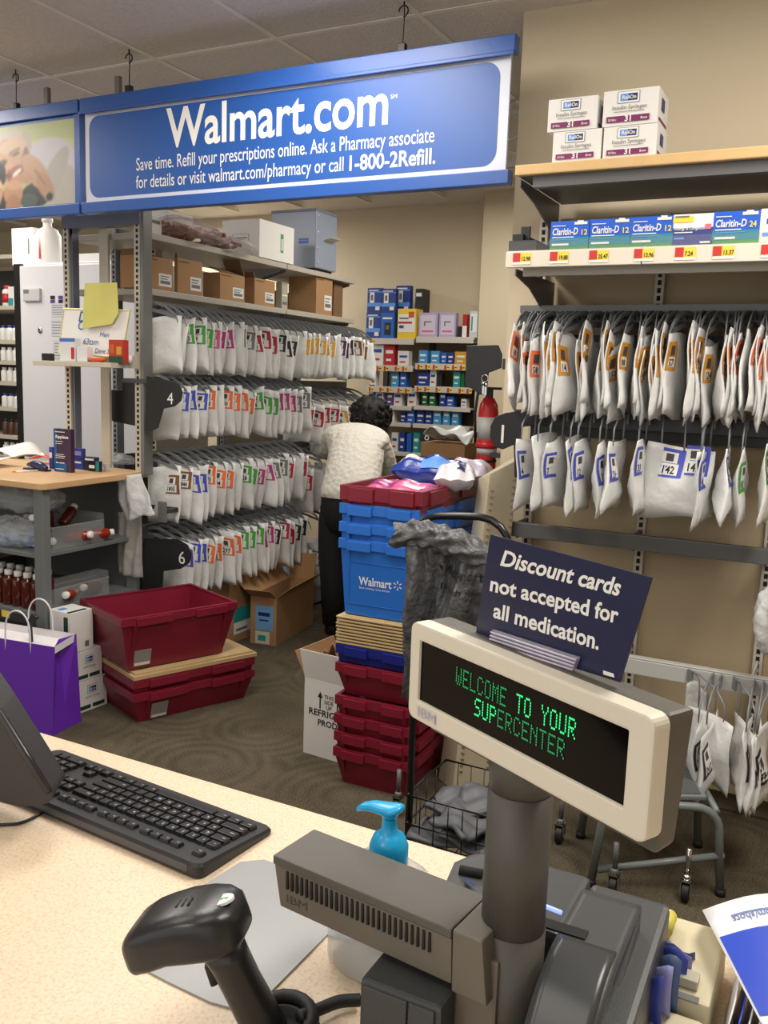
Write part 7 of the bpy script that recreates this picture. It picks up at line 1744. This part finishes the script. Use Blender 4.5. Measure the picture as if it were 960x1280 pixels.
loft(b, [(hip+V0((0, .02, .05)), (.160, 0, 0), (0, .125, 0)), (hip+V0((0, 0, .0)), (.178, 0, 0), (0, .14, 0)), (hip+V0((0, -.01, -.10)), (.180, 0, 0), (0, .145, 0)), (hip+V0((0, 0, -.2)), (.165, 0, 0), (0, .125, 0))], 20, 2.2)
for hp_, kn_, an_ in ((hipL, knL, anL), (hipR, knR, anR)):
    loft(b, [(hp_+V0((0, 0, -.10)), (.10, 0, 0), (0, .12, 0)), (hp_.lerp(kn_, .5), (.094, 0, 0), (0, .105, 0)), (kn_, (.080, 0, 0), (0, .088, 0)), (kn_.lerp(an_, .5), (.074, 0, 0), (0, .08, 0)), (an_+V0((0, 0, -.03)), (.066, 0, 0), (0, .075, 0))], 18, 2.2)
obj('trousers', b, mat('black_trouser_cloth', (18, 18, 20), .8), wm)
r_ = random.Random(12); b = B(); blob(b, tuple(hdc+Vector((0, -.01, .015))), .118, .12, .118, 51, .07, 26, 14)
for i in range(150):
    th, ph = r_.uniform(0, 6.28), math.acos(r_.uniform(-.75, 1)); d = Vector((math.sin(ph)*math.cos(th), math.sin(ph)*math.sin(th), math.cos(ph)))
    c = hdc+Vector((0, -.01, .015))+d*.112; rr = r_.uniform(.012, .022)
    b.tube([c-d*.01, c+d*.008+Vector((r_.uniform(-.01, .01), 0, -.008)), c+d*.014+Vector((r_.uniform(-.012, .012), 0, -.02))], [rr, rr*.9, rr*.4], 6)
obj('hair', b, mat('black_curly_hair', (14, 12, 12), .7), wm)
for a, t_ in ((anL, toL), (anR, toR)):
    b = B(); loft(b, [(a+Vector((0, -.06, -.05)), (.03, 0, 0), (0, 0, .035)), (a+Vector((0, 0, -.045)), (.042, 0, 0), (0, 0, .045)), (t_+Vector((0, 0, .0)), (.045, 0, 0), (0, 0, .034)), (t_+Vector((0, .06, -.005)), (.03, 0, 0), (0, 0, .02))], 14); obj('shoe', b, BLACK, wm)
def hand(c, dr, up_, s=1.):
    """palm with five separate bent fingers"""
    dr = Vector(dr).normalized(); sd = dr.cross(Vector(up_)).normalized(); u = sd.cross(dr); nodes = [(tuple(c), (.026*s, .016*s)), (tuple(c+dr*.05*s), (.036*s, .014*s))]; ed = [(0, 1)]
    b = B(); vs, fs_ = skin_mesh('h', nodes, ed, 2); b.add(vs, fs_, True)
    for k, (o, ln) in enumerate(((-.028, .050), (-.010, .060), (.009, .062), (.027, .052))):
        p = c+dr*.066*s+sd*o*s; b.tube([p, p+dr*ln*.45*s-u*.006, p+dr*ln*.75*s-u*.022, p+dr*ln*.85*s-u*.04], [.0095*s, .0088*s, .008*s, .006*s], 8)
    p = c+dr*.02*s-sd*.026*s; b.tube([p, p-sd*.025*s+dr*.02*s, p-sd*.03*s+dr*.045*s-u*.015], [.011*s, .010*s, .007*s], 8)
    return b
obj('hand', hand(haL, (haL-elL), (0, 0, 1)), M_SKIN, wm); obj('hand', hand(haR, (haR-elR), (0, 0, 1)), M_SKIN, wm)
